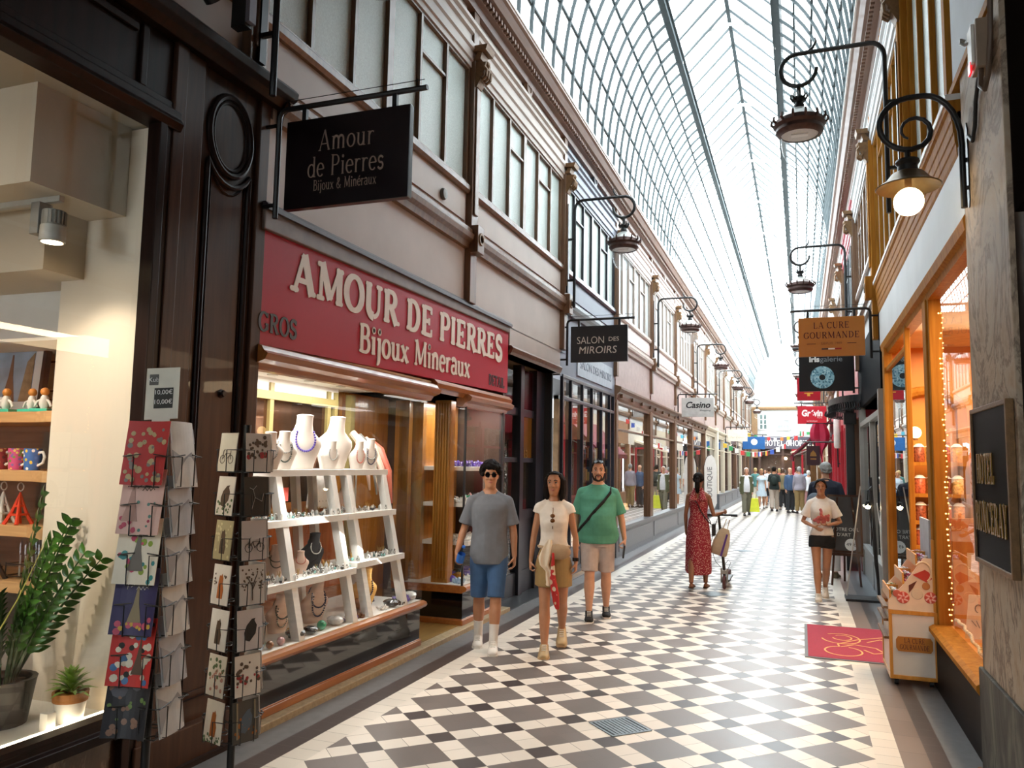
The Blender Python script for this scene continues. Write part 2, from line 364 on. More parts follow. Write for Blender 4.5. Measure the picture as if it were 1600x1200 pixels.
m_frost2 = M('pale_reflecting_pane', 'ccd3d2', .12, var=.05, scale=4)  # near-white colour stands in for the roof's reflection in the panes
m_white = M('white_paint', 'e6e4df', .5, var=.03)
m_cornice = wood('cornice_brown', '6a4d3d', '80604d', .5, axis=1)
m_roofiron = M('roof_iron_grey', '4c5456', .6, var=.08, spec=.2)
m_glass = glass('shop_glass', (.97, .98, .97), .0, 1.5, 1.0)
m_glassR = glass('shop_glass_reflecting', (.95, .95, .93), .0, 1.55, 2.2)
m_glassT = glass('lamp_glass', (.97, .98, .99), .02, 1.2, .7, haze=.12)
# roof glass: bluish cast and old dust; nearer tints darkened to dim the daylight below
m_roofglass_dim = glass('roof_glass_dimmed', (.36, .39, .40), .05, 1.45, .6, haze=.06)
m_roofglass_mid = glass('roof_glass_half_dimmed', (.60, .64, .65), .05, 1.45, .6, haze=.10)
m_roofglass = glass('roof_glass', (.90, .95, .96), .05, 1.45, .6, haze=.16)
m_cream = M('cream_shop_wall', 'e3d6c2', .5, var=.02, scale=2)
# ------------------------------------------------------------------ floor
XL, XR, P_, YL = -2.7224, 0.3887, 0.66666, 4.0753
def floor_mat():
    m, n, l, b = nt('diagonal_tile_floor'); T = P_ / (3 * math.sqrt(2))
    tc = n.new('ShaderNodeTexCoord'); s = n.new('ShaderNodeSeparateXYZ'); l.new(tc.outputs['Object'], s.inputs[0])
    def mth(op, a, bb=None, c=None):
        q = n.new('ShaderNodeMath'); q.operation = op
        for i, x in enumerate((a, bb, c)):
            if x is None: continue
            if hasattr(x, 'links'): l.new(x, q.inputs[i])
            else: q.inputs[i].default_value = x
        return q.outputs[0]
    X = mth('SUBTRACT', s.outputs['X'], XL + P_ / 3); Y = mth('SUBTRACT', s.outputs['Y'], YL)
    k = 1 / (math.sqrt(2) * T)
    U = mth('ADD', mth('MULTIPLY', mth('SUBTRACT', X, Y), k), 301.0); V = mth('ADD', mth('MULTIPLY', mth('ADD', X, Y), k), 301.0)
    u3 = mth('FLOORED_MODULO', U, 3.0); v3 = mth('FLOORED_MODULO', V, 3.0)
    # 300 is a multiple of 3, +1 puts the block centre at (1,1)
    ub = mth('LESS_THAN', u3, 2.0); vb = mth('LESS_THAN', v3, 2.0)
    big = mth('MULTIPLY', ub, vb); small = mth('MULTIPLY', mth('SUBTRACT', 1.0, ub), mth('SUBTRACT', 1.0, vb))
    fu = mth('FRACT', U); fv = mth('FRACT', V)
    def edge(f): return mth('MINIMUM', f, mth('SUBTRACT', 1.0, f))
    gr = mth('LESS_THAN', mth('MINIMUM', edge(fu), edge(fv)), .011)
    cb = n.new('ShaderNodeCombineXYZ'); l.new(mth('FLOOR', U), cb.inputs[0]); l.new(mth('FLOOR', V), cb.inputs[1])
    wnz = n.new('ShaderNodeTexWhiteNoise'); wnz.noise_dimensions = '3D'; l.new(cb.outputs[0], wnz.inputs[0])
    vr = mth('ADD', mth('MULTIPLY', wnz.outputs[0], .16), .92)
    def mix(f, a, c):
        q = n.new('ShaderNodeMix'); q.data_type = 'RGBA'; l.new(f, q.inputs[0])
        for i, x in ((6, a), (7, c)):
            if hasattr(x, 'links'): l.new(x, q.inputs[i])
            else: q.inputs[i].default_value = (*lin(x), 1)
        return q.outputs[2]
    c0 = mix(big, 'ddd3c7', '6e6561'); c1 = mix(small, c0, '453c3a')
    hs = n.new('ShaderNodeHueSaturation'); l.new(vr, hs.inputs['Value']); l.new(c1, hs.inputs['Color'])
    c2 = mix(gr, hs.outputs[0], '6a625b'); l.new(c2, b.inputs['Base Color'])
    l.new(mth('ADD', mth('MULTIPLY', wnz.outputs[0], .04), .36), b.inputs['Roughness'])
    b.inputs['Specular IOR Level'].default_value = .3
    bp = n.new('ShaderNodeBump'); bp.inputs['Strength'].default_value = .25; bp.inputs['Distance'].default_value = .002
    l.new(mth('SUBTRACT', 1.0, gr), bp.inputs['Height']); l.new(bp.outputs[0], b.inputs['Normal'])
    return m
def strip_mat(name, col, pitch, grout='55504b', rough=.3, var=.08):
    m, n, l, b = nt(name)
    tc = n.new('ShaderNodeTexCoord'); s = n.new('ShaderNodeSeparateXYZ'); l.new(tc.outputs['Object'], s.inputs[0])
    def mth(op, a, bb=None):
        q = n.new('ShaderNodeMath'); q.operation = op
        for i, x in enumerate((a, bb)):
            if x is None: continue
            if hasattr(x, 'links'): l.new(x, q.inputs[i])
            else: q.inputs[i].default_value = x
        return q.outputs[0]
    Y = mth('DIVIDE', s.outputs['Y'], pitch); f = mth('FRACT', mth('ADD', Y, 100.0))
    g = mth('LESS_THAN', f, .018)
    wz = n.new('ShaderNodeTexWhiteNoise'); wz.noise_dimensions = '1D'; l.new(mth('FLOOR', Y), wz.inputs['W'])
    hs = n.new('ShaderNodeHueSaturation'); hs.inputs['Color'].default_value = (*lin(col), 1)
    l.new(mth('ADD', mth('MULTIPLY', wz.outputs[0], var * 2), 1 - var), hs.inputs['Value'])
    q = n.new('ShaderNodeMix'); q.data_type = 'RGBA'; l.new(g, q.inputs[0]); l.new(hs.outputs[0], q.inputs[6]); q.inputs[7].default_value = (*lin(grout), 1)
    l.new(q.outputs[2], b.inputs['Base Color']); b.inputs['Roughness'].default_value = rough
    return m
Y0, Y1 = -12.0, 60.0
struct('floor', MB().box(XL, XR, Y0, Y1, -.1, 0), floor_mat())
ms_w = strip_mat('cream_tile_strip', 'd8cfc2', .157); ms_d = strip_mat('dark_tile_strip', '4b4240', .157, '6c6460')
ms_c = M('grey_kerb_stone', '6a6868', .4, var=.12, scale=14); ms_b = strip_mat('brown_tile_strip', '7a6a60', .33, '5a4d45')
for x0, x1, mt in ((-2.89, XL, ms_w), (-3.04, -2.89, ms_d), (-3.24, -3.04, ms_c), (XR, .535, ms_w), (.535, .69, ms_b), (.69, .80, ms_d), (.80, 1.1, ms_c)):
    struct(trim_name(), MB().box(x0, x1, Y0, Y1, -.1, 0), mt)
struct(trim_name(), MB().box(-3.75, -3.24, 4.2, 8.95, -.1, .045), M('worn_sandstone_step', 'a08c6c', .5, var=.2, scale=25, bump=.2), bevel=.006)
struct(trim_name(), MB().box(-4.6, -3.24, 8.95, 11.0, -.1, .01), M('speckled_black_threshold', '2b2c2f', .35, var=.5, scale=90))
struct(trim_name(), MB().box(-3.9, -3.24, 11.0, Y1, -.1, .01), m_stone)
struct(trim_name(), MB().box(-6.5, -3.24, Y0, 4.2, -.1, .03), m_darkwood)
struct(trim_name(), MB().box(1.1, 4.2, Y0, Y1, -.1, .0), M('orange_wood_floor', 'a5713e', .4, var=.15, scale=6, stretch=(1, 8, 1)))
# ------------------------------------------------------------------ upper facades
PY = [-12.0, -6.8, -3.2, .4, 4.0, 7.6, 11.13, 14.7, 18.5, 22.3, 26.0, 29.7, 33.4, 37.1, 40.8, 44.5, 48.2, 51.9, 55.6, 59.0]
def fx(side, d): return -3.3 + d if side < 0 else .97 - d
def sbox(mb, side, d0, d1, y0, y1, z0, z1):
    a, b = sorted((fx(side, d0), fx(side, d1))); return mb.box(a, b, y0, y1, z0, z1)
def sprof(mb, side, prof, y0, y1): return mb.prism([(fx(side, d), z) for d, z in prof], y0, y1, 'y')
def capital_mb(side, y, z):
    mb = MB()
    sprof(mb, side, [(.05, z), (.13, z + .02), (.15, z + .09), (.10, z + .10), (.05, z + .02)], y - .085, y + .085)
    sprof(mb, side, [(0, z - .30), (.09, z - .28), (.17, z - .12), (.19, z - .02), (0, z)], y - .07, y + .07)
    for i in range(3):
        a = y - .06 + .06 * i
        mb.tube([(fx(side, .16), a, z - .06), (fx(side, .20), a, z - .11), (fx(side, .19), a, z - .18), (fx(side, .15), a, z - .21), (fx(side, .13), a, z - .17), (fx(side, .15), a, z - .14)], .018, 6)
    mb.ball((fx(side, .17), y, z - .03), .045, 8)
    sprof(mb, side, [(0, z + .1), (.2, z + .1), (.22, z + .16), (0, z + .16)], y - .11, y + .11)
    return mb
def medallion_mb(side, y, z, r):
    mb = MB(); c = Vector((fx(side, .05), y, z)); m = Matrix.Rotation(PI / 2 * (1 if side < 0 else -1), 3, 'Y')
    mb.lathe([(0, .0), (r * .55, .0), (r * .6, .012), (r, .012), (r * 1.05, .0), (r * 1.1, -.03), (0, -.03)], c, 16, m)
    return mb
def upper_bay(side, i, y0, y1, style):
    pan, frm, gls = style[:3]; w = .08; sty = style[3] if len(style) > 3 else None; low = i > 3
    a, b = y0 + w, y1 - w
    mb = MB(); 
    if low: sbox(mb, side, -.25, 0, max(y0, 4.22 if side < 0 else 5.5), y1, 3.36 if side < 0 else 3.72, 4.0)
    
    if side < 0 or not 4 <= i < 6:
        sbox(mb, side, -.25, 0, y0, y1, 4.24, 4.58)
        if low: sbox(mb, side, -.25, 0, max(y0, 4.26), y1, 4.0, 4.24); sbox(mb, side, -.25, -.05, y0, y1, 6.0, 6.8)
    if side < 0 or not 4 <= i < 6: sbox(mb, side, 0, .015, a + .06, b - .06, 4.26, 4.5)
    sbox(mb, side, -.05, .0, a + .1, (a + b) / 2 - .16, 6.5, 6.7); sbox(mb, side, -.05, .0, (a + b) / 2 + .16, b - .1, 6.5, 6.7)
    struct('wall_%s_bay_%d' % ('left' if side < 0 else 'right', i), mb, pan)
    led = MB()
    if low and (side < 0 or y0 > 10): sprof(led, side, [(0, 3.97), (.05, 3.97), (.06, 4.03), (.10, 4.06), (.11, 4.11), (.09, 4.13), (.09, 4.17), (0, 4.19)], max(y0, 4.3), y1)
    if side < 0 or not 4 <= i < 6: sprof(led, side, [(0, 4.57), (.03, 4.57), (.05, 4.60), (.05, 4.65), (.02, 4.68), (0, 4.68)], y0, y1)
    if led.v: struct(trim_name(), led, frm if sty is None else sty)
    ent = MB()
    sprof(ent, side, [(-.1, 5.97), (.03, 5.97), (.03, 6.03), (.05, 6.04), (.05, 6.14), (.07, 6.16), (.07, 6.22), (.02, 6.24), (.02, 6.34), (.05, 6.36), (.05, 6.41), (.08, 6.43), (.08, 6.47), (-.1, 6.47)], y0, y1)
    struct(trim_name(), ent, pan)
    fr = MB(); SZ = 4.14 if side > 0 and 4 <= i < 6 else 4.64
    n = 6; ws = (b - a) / n; ed = [a + ws * j for j in range(n + 1)]
    for j, e in enumerate(ed):
        t = .018 if j not in (3,) else .048
        if j in (0, n): t = .04
        sbox(fr, side, -.08, .012, e - t, e + t, SZ + .02, 5.99)
    for j in (2, 4) if i % 2 else (1, 4): sbox(fr, side, -.06, .005, ed[j], ed[j + 1], 5.585, 5.61)
    sbox(fr, side, -.08, .012, a, b, 5.94, 6.0); sbox(fr, side, -.08, .02, a, b, SZ, SZ + .05)
    wdw = struct(window_name(), fr, frm)
    for j in range(n):
        g = MB(); sbox(g, side, -.05, -.03, ed[j], ed[j + 1], SZ + .02, 5.96); g.build('pane', gls, wdw)
    md = medallion_mb(side, (a + b) / 2, 6.6, .11); struct(trim_name(), md, frm, smooth=True)
def pilaster(side, y, frm, z0=3.4):
    if y < 5: z0 = 4.24
    elif side > 0 and y < 10: z0 = 4.12
    mb = MB(); sbox(mb, side, -.2, .07, y - .085, y + .085, z0, 6.05); sbox(mb, side, .07, .09, y - .05, y + .05, 4.35, 5.75)
    sbox(mb, side, -.1, .05, y - .07, y + .07, 6.2, 6.62)
    o = struct(trim_name(), mb, frm, bevel=.006)
    capital_mb(side, y, 6.04).build('capital', m_gold, o, True)
    if y < 5 or (side > 0 and y < 10): return
    bx = MB(); sbox(bx, side, .05, .15, y - .09, y + .09, 3.93, 4.22); bx.build('corbel_box', frm, o, bevel=.006)
    mq = MB(); c = Vector((fx(side, .15), y, 4.08)); m = Matrix.Rotation(PI / 2 * (1 if side < 0 else -1), 3, 'Y')
    mq.lathe([(0, 0), (.04, 0), (.045, .012), (.065, .012), (.07, 0), (0, -.01)], c, 14, m); mq.build('medallion', m_gold, o, True)
def cornice(side, y0, y1):
    mb = MB(); sprof(mb, side, [(-.1, 6.62), (.06, 6.62), (.08, 6.68), (.14, 6.69), (.14, 6.75), (.22, 6.77), (.27, 6.84), (.30, 6.86), (.30, 6.90), (-.1, 6.92)], y0, y1)
    o = struct(trim_name(), mb, m_cornice)
    d = MB(); y = y0
    while y < y1:
        if y < 34: sbox(d, side, .14, .185, y, y + .045, 6.70, 6.75)
        y += .09
    d.build('dentil_row', m_cornice, o)
    r = MB(); sbox(r, side, .29, .31, y0, y1, 6.90, 6.935); r.build('gutter_edge', m_white, o)
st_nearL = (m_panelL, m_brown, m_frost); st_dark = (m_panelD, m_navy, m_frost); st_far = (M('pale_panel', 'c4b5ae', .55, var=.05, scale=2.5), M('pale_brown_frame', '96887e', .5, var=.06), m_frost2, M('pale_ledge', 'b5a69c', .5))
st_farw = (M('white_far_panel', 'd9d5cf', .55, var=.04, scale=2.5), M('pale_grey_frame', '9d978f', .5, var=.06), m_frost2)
st_R = (m_panelR, m_ochre, m_frost); st_R2 = (m_panelR, m_brown, m_frost2); st_Rred = (M('rose_red_painted_front', 'a83a48', .5), M('dark_slate_frame', '33363c', .5), m_frost)
for i in range(len(PY) - 1):
    a, b = PY[i], PY[i + 1]
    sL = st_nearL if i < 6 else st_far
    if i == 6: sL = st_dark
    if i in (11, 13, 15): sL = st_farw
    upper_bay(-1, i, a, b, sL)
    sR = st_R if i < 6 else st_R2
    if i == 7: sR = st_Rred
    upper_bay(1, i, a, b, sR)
for i, y in enumerate(PY[1:-1]):
    pilaster(-1, y, m_brown); pilaster(1, y, m_ochre if y < 12 else m_brown)
for a, b in ((Y0, 20), (20, 59.5)):
    cornice(-1, a, b); cornice(1, a, b)
# ------------------------------------------------------------------ glazed roof
XC = -1.1669
RW, RZ0, LW, LZ, RDG = 1.89, 6.88, .90, 9.52, 10.45
def arch(t):
    """half section: t 0 at the cornice, 1 at the lantern gutter"""
    a = t * PI / 2 * .80
    q = PI / 2 * .80
    u = (1 - math.cos(a)) / (1 - math.cos(q)); v = math.sin(a) / math.sin(q)
    return RW - (RW - LW) * u, RZ0 + (LZ - RZ0) * v
YR0, YR1 = 7.3, 58.4
NA = 14
for side in (-1, 1):
    g = MB(); prof = [arch(k / NA) for k in range(NA + 1)]
    for ya, yb, gm, gn in ((YR0, 15.0, m_roofglass_dim, 'near'), (15.0, 21.0, m_roofglass_mid, 'middle'), (21.0, YR1, m_roofglass, 'far')):
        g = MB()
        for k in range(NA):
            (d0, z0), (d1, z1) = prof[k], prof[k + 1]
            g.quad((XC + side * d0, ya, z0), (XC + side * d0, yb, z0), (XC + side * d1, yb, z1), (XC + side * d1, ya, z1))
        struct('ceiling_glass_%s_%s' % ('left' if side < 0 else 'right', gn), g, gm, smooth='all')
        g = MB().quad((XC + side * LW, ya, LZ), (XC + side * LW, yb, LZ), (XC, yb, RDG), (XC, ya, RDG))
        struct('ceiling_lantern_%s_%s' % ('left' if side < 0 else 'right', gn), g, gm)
    rb = MB(); y = YR0 + .1
    while y < YR1:
        rs = []
        for k, (d, z) in enumerate(prof):
            d1, z1 = prof[min(k + 1, NA)]; d0, z0 = prof[max(k - 1, 0)]; q = math.hypot(d1 - d0, z1 - z0); nx, nz = -(z1 - z0) / q, (d1 - d0) / q
            h, w = (.04, .021) if y < 20 else (.025, .013)
            rs.append([(XC + side * d, y - w, z), (XC + side * d, y + w, z), (XC + side * (d + nx * h), y + w, z + nz * h), (XC + side * (d + nx * h), y - w, z + nz * h)])
        rb.rings(rs); y += .46
    struct(trim_name(), rb, m_roofiron)
    pl = MB()
    for k in (2, 4.3, 6.6, 9, 11.6):
        d, z = arch(k / NA); pl.box(XC + side * d - .018, XC + side * d + .018, YR0, YR1, z - .018, z + .018)
    struct(trim_name(), pl, m_roofiron)
    gt = MB(); x = XC + side * LW; gt.box(x - .05, x + .05, YR0, YR1, LZ - .07, LZ + .03); gt.box(x - .09, x + .09, YR0, YR1, LZ + .03, LZ + .05)
    struct(trim_name(), gt, m_roofiron)
    lr = MB(); y = YR0 + .3
    while y < YR1:
        lr.bar((XC + side * LW, y, LZ + .02), (XC, y, RDG - .02), .04); y += .66
    struct(trim_name(), lr, m_roofiron)
struct(trim_name(), MB().box(XC - .035, XC + .035, YR0, YR1, RDG - .07, RDG), m_roofiron)
ys = [11.3 + 3.6 * k for k in range(14)]
for y in ys:
    t = MB(); pts = [(XC + LW * math.cos(a), y, LZ + .0 + .62 * math.sin(a)) for a in [PI * k / 16 for k in range(17)]]
    t.tube(pts, .035, 6)
    for s in (-1, 1): t.ball((XC + s * LW, y, LZ), .06, 8)
    struct(trim_name(), t, m_white, smooth=True)
# unseen opaque ceiling added to shade the near end, and what closes it behind
struct('ceiling', MB().box(-3.4, 1.1, -3.0, YR0, 6.92, 7.1), m_darkwood)
for side in (-1, 1):
    g = MB().quad((XC + side * RW, Y0, 6.95), (XC + side * RW, -3.0, 6.95), (XC + side * LW, -3.0, LZ), (XC + side * LW, Y0, LZ)); struct('ceiling_rear_glass_%s' % ('left' if side < 0 else 'right'), g, m_roofglass_dim)  # same darkened tint, to cut the light from behind
struct('ceiling_rear_lantern', MB().quad((XC - LW, Y0, LZ), (XC + LW, Y0, LZ), (XC + LW, -3.0, LZ), (XC - LW, -3.0, LZ)), m_roofglass_mid)
struct('wall_rear_gable', MB().box(-3.0, .67, -3.1, -3.0, 6.92, 11.0), m_roofiron)
struct('wall_back', MB().box(-3.6, 1.3, Y0 - .1, Y0, 0, 10.0), M('dim_back_wall', '4a403a', .7))
struct(trim_name(), MB().box(-3.0, .67, YR0 - .12, YR0, 6.92, 11.0), m_roofiron)
# ------------------------------------------------------------------ ground floor, shop with the big souvenir window (near, on the left)
def struct_box(name, x0, x1, y0, y1, z0, z1, mt, bevel=0): return struct(name, MB().box(x0, x1, y0, y1, z0, z1), mt, bevel=bevel)
m_led = M('led_strip', 'fff4dc', .5, emit=9, ecol='ffe9c4')
m_bulb = M('lit_lamp_face', 'fff6e6', .5, emit=22, ecol='ffe0b0')
m_spotlit = M('lit_downlight_face', 'ffffff', .5, emit=14, ecol='fff2e0')
m_dmarble = marble('red_brown_marble', [(.35, '2a1a14'), (.55, '4a3226'), (.62, '8a7460'), (.66, '3a241b')], .2, 2.5)
SW = -3.3
# stall riser, frame, head and frieze of the window
mb = MB().box(-3.42, -3.31, Y0, 3.37, .0, .31); struct('baseboard_left', mb, m_dmarble)
mb = MB(); mb.prism([(-3.42, .31), (-3.27, .31), (-3.26, .36), (-3.29, .37), (-3.29, .40), (-3.42, .41)], Y0, 3.37)
mb.prism([(-3.4, 3.56), (-3.27, 3.56), (-3.25, 3.60), (-3.27, 3.63), (-3.27, 3.67), (-3.29, 3.68), (-3.29, 3.72), (-3.4, 3.72)], Y0, 3.42)
mb.box(-3.4, -3.31, Y0, 3.42, 3.72, 4.08); mb.box(-3.32, -3.29, Y0, 3.1, 4.0, 4.04); mb.box(-3.31, -3.29, 3.13, 3.17, 3.72, 4.06)
for y in (3.27, 3.32): mb.box(-3.36, -3.27 - (y > 3.3) * .02, y, y + .05, .0, 3.6)
mb.prism([(-3.4, 4.08), (-3.25, 4.08), (-3.22, 4.13), (-3.18, 4.15), (-3.17, 4.2), (-3.2, 4.23), (-3.3, 4.24), (-3.4, 4.24)], Y0, 4.36)
struct(trim_name(), mb, m_darkwood, bevel=.004)
w0 = struct(window_name(), MB().box(-3.36, -3.28, Y0, 3.3, .405, .43), m_darkwood)
MB().quad((-3.335, Y0, .42), (-3.335, 3.3, .42), (-3.335, 3.3, 3.57), (-3.335, Y0, 3.57)).build('pane', m_glass, w0)
# pilaster with the oval panel
mb = MB(); mb.box(-3.5, -3.33, 3.36, 4.24, 0, 4.1); mb.box(-3.34, -3.28, 3.37, 3.46, 0, 4.1); mb.box(-3.36, -3.30, 3.46, 3.62, 0, 4.1); mb.box(-3.36, -3.30, 4.14, 4.24, 0, 4.1)
mb.box(-3.34, -3.27, 3.36, 4.25, 0, .22)
struct('wall_left_pilaster', mb, m_darkwood2, bevel=.006)
def oval_ring(c, ry, rz, r, n=36): 
    return [(c[0], c[1] + ry * math.cos(2 * PI * k / n), c[2] + rz * math.sin(2 * PI * k / n)) for k in range(n)]
mb = MB(); mb.tube(oval_ring((-3.325, 3.89, 3.73), .19, .25, .02), .022, 8, close=True); mb.tube(oval_ring((-3.33, 3.89, 3.73), .155, .215, .02), .014, 8, close=True)
pts = [(-3.325, 3.70, .35), (-3.325, 3.70, 3.50)] + [(-3.325, 3.89 + .25 * math.cos(a), 3.73 + .32 * math.sin(a)) for a in [PI * (1.22 + .56 * k / 8) for k in range(9)]] + [(-3.325, 4.08, 3.50), (-3.325, 4.08, .35)]
mb.tube(pts, .018, 8, close=True)
pts = [(-3.33, 3.735, .39), (-3.33, 3.735, 3.42)] + [(-3.33, 3.89 + .21 * math.cos(a), 3.73 + .37 * math.sin(a)) for a in [PI * (1.24 + .52 * k / 8) for k in range(9)]] + [(-3.33, 4.045, 3.42), (-3.33, 4.045, .39)]
mb.tube(pts, .010, 6, close=True)
struct(trim_name(), mb, m_darkwood, smooth=True)
mb = MB(); mb.lathe([(0, .03), (.018, .03), (.022, .02), (.012, .005), (.03, 0), (0, 0)], (-3.33, 3.93, 2.12), 12, Matrix.Rotation(PI / 2, 3, 'Y'))
tag(mb.build('door_stop', m_darkwood, smooth=True), 'small round wooden knob on the mahogany pilaster above the postcards', 'knob')
# shop interior
m_slat = M('cream_slatwall', 'e6d5bf', .5, var=.02)
struct('wall_shop_side', MB().box(-3.97, -3.35, 3.31, 3.37, .40, 3.56), m_cream)
struct('floor_window_deck', MB().box(-5.6, -3.36, Y0, 3.31, .32, .405), m_white)
mb = MB().box(-6.2, -3.93, 4.0, 4.1, .0, 3.6)
sw = struct('wall_shop_back', mb, m_slat); g = MB()
for z in (2.16, 2.36, 2.56, 2.10 + .0): g.box(-6.0, -3.93, 3.985, 4.002, z, z + .008)
g.build('slat_groove', M('slat_groove', '3a322c', .6), sw)
struct('wall_shop_far', MB().box(-6.3, -6.2, Y0, 4.1, 0, 3.9), m_slat)
struct('ceiling_shop', MB().box(-6.3, -3.36, Y0, 4.1, 3.57, 3.7), M('shop_ceiling', 'a8977f', .7, var=.02))
sf = M('cream_soffit', 'c9baa4', .6, var=.02)
struct(trim_name(), MB().box(-6.2, -3.52, 2.72, 3.31, 3.06, 3.57), sf)
struct(trim_name(), MB().box(-6.2, -3.80, 3.05, 4.0, 2.72, 3.06), sf)
struct(trim_name(), MB().box(-6.2, -3.95, 3.5, 4.0, 2.42, 2.72), m_white)
# track and spotlight
m_grey = M('grey_metal', '8d8a84', .4, metal=.4); m_lgrey = M('light_grey_metal', 'b9b6ae', .45, metal=.3)
tr = MB().box(-5.6, -3.56, 2.92, 2.95, 3.03, 3.06).build('lighting_track', m_lgrey); tag(tr, 'pale lighting track under the shop soffit carrying one spotlight', 'track')
sp = thing('track_spotlight', 'grey ribbed track spotlight lit above the souvenir shelves', 'spotlight', (-3.63, 2.93, 3.03))
MB().box(-3.72, -3.66, 2.89, 2.97, 2.86, 3.03).build('driver_box', m_grey, sp, bevel=.004)
mb = MB().lathe([(.0, .0), (.055, .0), (.055, -.09), (0, -.09)], (-3.60, 2.93, 2.98), 18); 
for k in range(18):
    a = 2 * PI * k / 18; mb.box(-3.60 + .05 * math.cos(a) - .004, -3.60 + .05 * math.cos(a) + .012, 2.93 + .05 * math.sin(a) - .003, 2.93 + .05 * math.sin(a) + .003, 2.91, 2.975)
mb.build('heat_sink', m_grey, sp, True)
MB().lathe([(.0, .0), (.06, .0), (.062, -.08), (.056, -.085), (0, -.07)], (-3.60, 2.93, 2.90), 20).build('barrel', m_lgrey, sp, True)
MB().lathe([(.0, .0), (.05, .0), (.05, -.006), (0, -.006)], (-3.60, 2.93, 2.822), 20).build('lamp_face', m_bulb, sp)
lamp('track_spot_beam', (-3.60, 2.93, 2.80), 20, SOFT, 'SPOT', .04, (math.radians(8), math.radians(-6), 0), 1.9)
lamp('shop_ceiling_light', (-4.7, 2.2, 3.5), 16, SOFT, 'AREA', .8, (0, 0, 0), sy=1.6)
lamp('window_wall_fill', (-3.8, 1.1, 2.62), 130, SOFT, 'SPOT', .05, (math.radians(64), 0, math.radians(-3)), .95)  # added fill without a fitting, brightens the cream side wall
lamp('shelf_light', (-4.7, 2.9, 2.9), 60, SOFT, 'SPOT', .03, (math.radians(28), 0, 0), 1.5)
tag(MB().box(-3.42, -3.385, Y0, 3.29, .406, .418).build('led_strip_light', m_led), 'glowing white light strip along the foot of the souvenir window', 'light')
# oak shelves with a canted front
m_oak = wood('pale_oak_shelf', 'b58a5c', 'd2a876', .4, axis=0)
m_oakb = wood('grey_oak_back', '5d4e42', '77655a', .5, axis=0)
sh = thing('oak_shelving', 'pale oak wall shelving with four canted shelves of souvenirs', 'shelving', (-4.6, 3.9, 0))
MB().box(-6.0, -3.94, 3.93, 3.98, .5, 2.0).build('back_panel', m_oakb, sh)
SHZ = (1.985, 1.635, 1.31, .985)
for z in SHZ:
    MB().prism([(-6.0, 3.93), (-6.0, 3.46), (-4.28, 3.46), (-4.12, 3.40), (-3.94, 3.40), (-3.94, 3.93)], z - .065, z, 'z').build('shelf', m_oak, sh, bevel=.003)
# picture standing on the top shelf
pf = thing('framed_picture', 'black framed photograph of a tower between houses leaning above the shelves', 'picture', (-5.02, 3.84, 1.985))
M4 = Matrix.Translation((-5.02, 3.86, 2.27)) @ RX(math.radians(-4)).to_4x4()
def loc(mb): return mb.xf(M4)
mb = MB().box(-.36, .32, -.02, .02, -.28, -.25).box(-.36, .32, -.02, .02, .25, .28).box(-.36, -.33, -.02, .02, -.25, .25).box(.29, .32, -.02, .02, -.25, .25); loc(mb).build('frame', m_black, pf)
loc(MB().box(-.33, .29, 0, .015, -.25, .25)).build('mount', m_white, pf)
loc(MB().box(-.26, .20, -.004, 0, -.19, .17)).build('print_sky', M('print_sky', '9ab0c4', .4, var=.25, scale=5), pf)
loc(MB().prism([(-.06, -.19), (-.02, -.02), (-.005, .13), (.005, .13), (.02, -.02), (.06, -.19)], -.007, -.004)).build('print_tower', M('print_tower', '7a5a44', .5), pf)
loc(MB().prism([(-.26, -.19), (-.26, .12), (-.14, .02), (-.10, -.19)], -.008, -.004).prism([(.2, -.19), (.2, .14), (.14, .08), (.10, -.19)], -.008, -.004)).build('print_houses', M('print_houses', '9a8466', .5, var=.3, scale=20), pf)
# souvenirs
def on(z): return z + .001
cols = ['d8863a', 'e6e0d4', 'c98a50', 'dd9a4a', 'e8e2d8']
m_teal = M('teal_plastic', '2fae93', .4); m_figw = M('figurine_white', 'd9d4cc', .4); m_figo = M('figurine_orange', 'd98a3c', .45)
fg = thing('figurine', 'small white figurine with orange hair, second along the top oak shelf', 'figurine', (-4.440, 3.56, on(SHZ[0])), group='figurines on the top oak shelf')
MB().box(-4.50, -4.38, 3.51, 3.61, 1.986, 2.006).build('stand', m_teal, fg, bevel=.003)
mb = MB().lathe([(.018, 0), (.03, .03), (.022, .07), (.010, .09), (0, .09)], (-4.440, 3.56, 2.006), 10); mb.tube([(-4.440, 3.56, 2.07), (-4.400, 3.55, 2.05), (-4.385, 3.55, 2.02)], .008, 6); mb.tube([(-4.440, 3.56, 2.07), (-4.480, 3.55, 2.05), (-4.495, 3.55, 2.02)], .008, 6)
mb.build('figure', m_figw, fg, True); MB().ball((-4.440, 3.56, 2.11), .026, 10).build('hair', m_figo, fg, True)
for k, (x, lab) in enumerate([(-4.30, 'third'), (-4.62, 'first')]):
    dup(fg, (x, 3.53, on(SHZ[0])), .2, 'small white figurine with orange hair, %s along the top oak shelf' % lab)
bb = thing('patterned_mug', 'small white mug with grey print, at the end of the top oak shelf', 'mug', (-4.76, 3.60, on(SHZ[0])))
MB().lathe([(0, 0), (.04, 0), (.045, .05), (.045, .10), (.04, .10), (.038, .01), (0, .01)], (-4.76, 3.60, 1.986), 16).build('cup', spots('grey_print', 'd8d4d0', ['5a5a60', '8a8a90'], 60, .3), bb, True)
gl_ = MB().box(-4.3, -3.96, 3.66, 3.665, 1.986, 2.16).build('acrylic_screen', glass('acrylic', (.88, .93, .97), .05, 1.4)); tag(gl_, 'clear acrylic screen behind the figurines on the top shelf', 'screen')
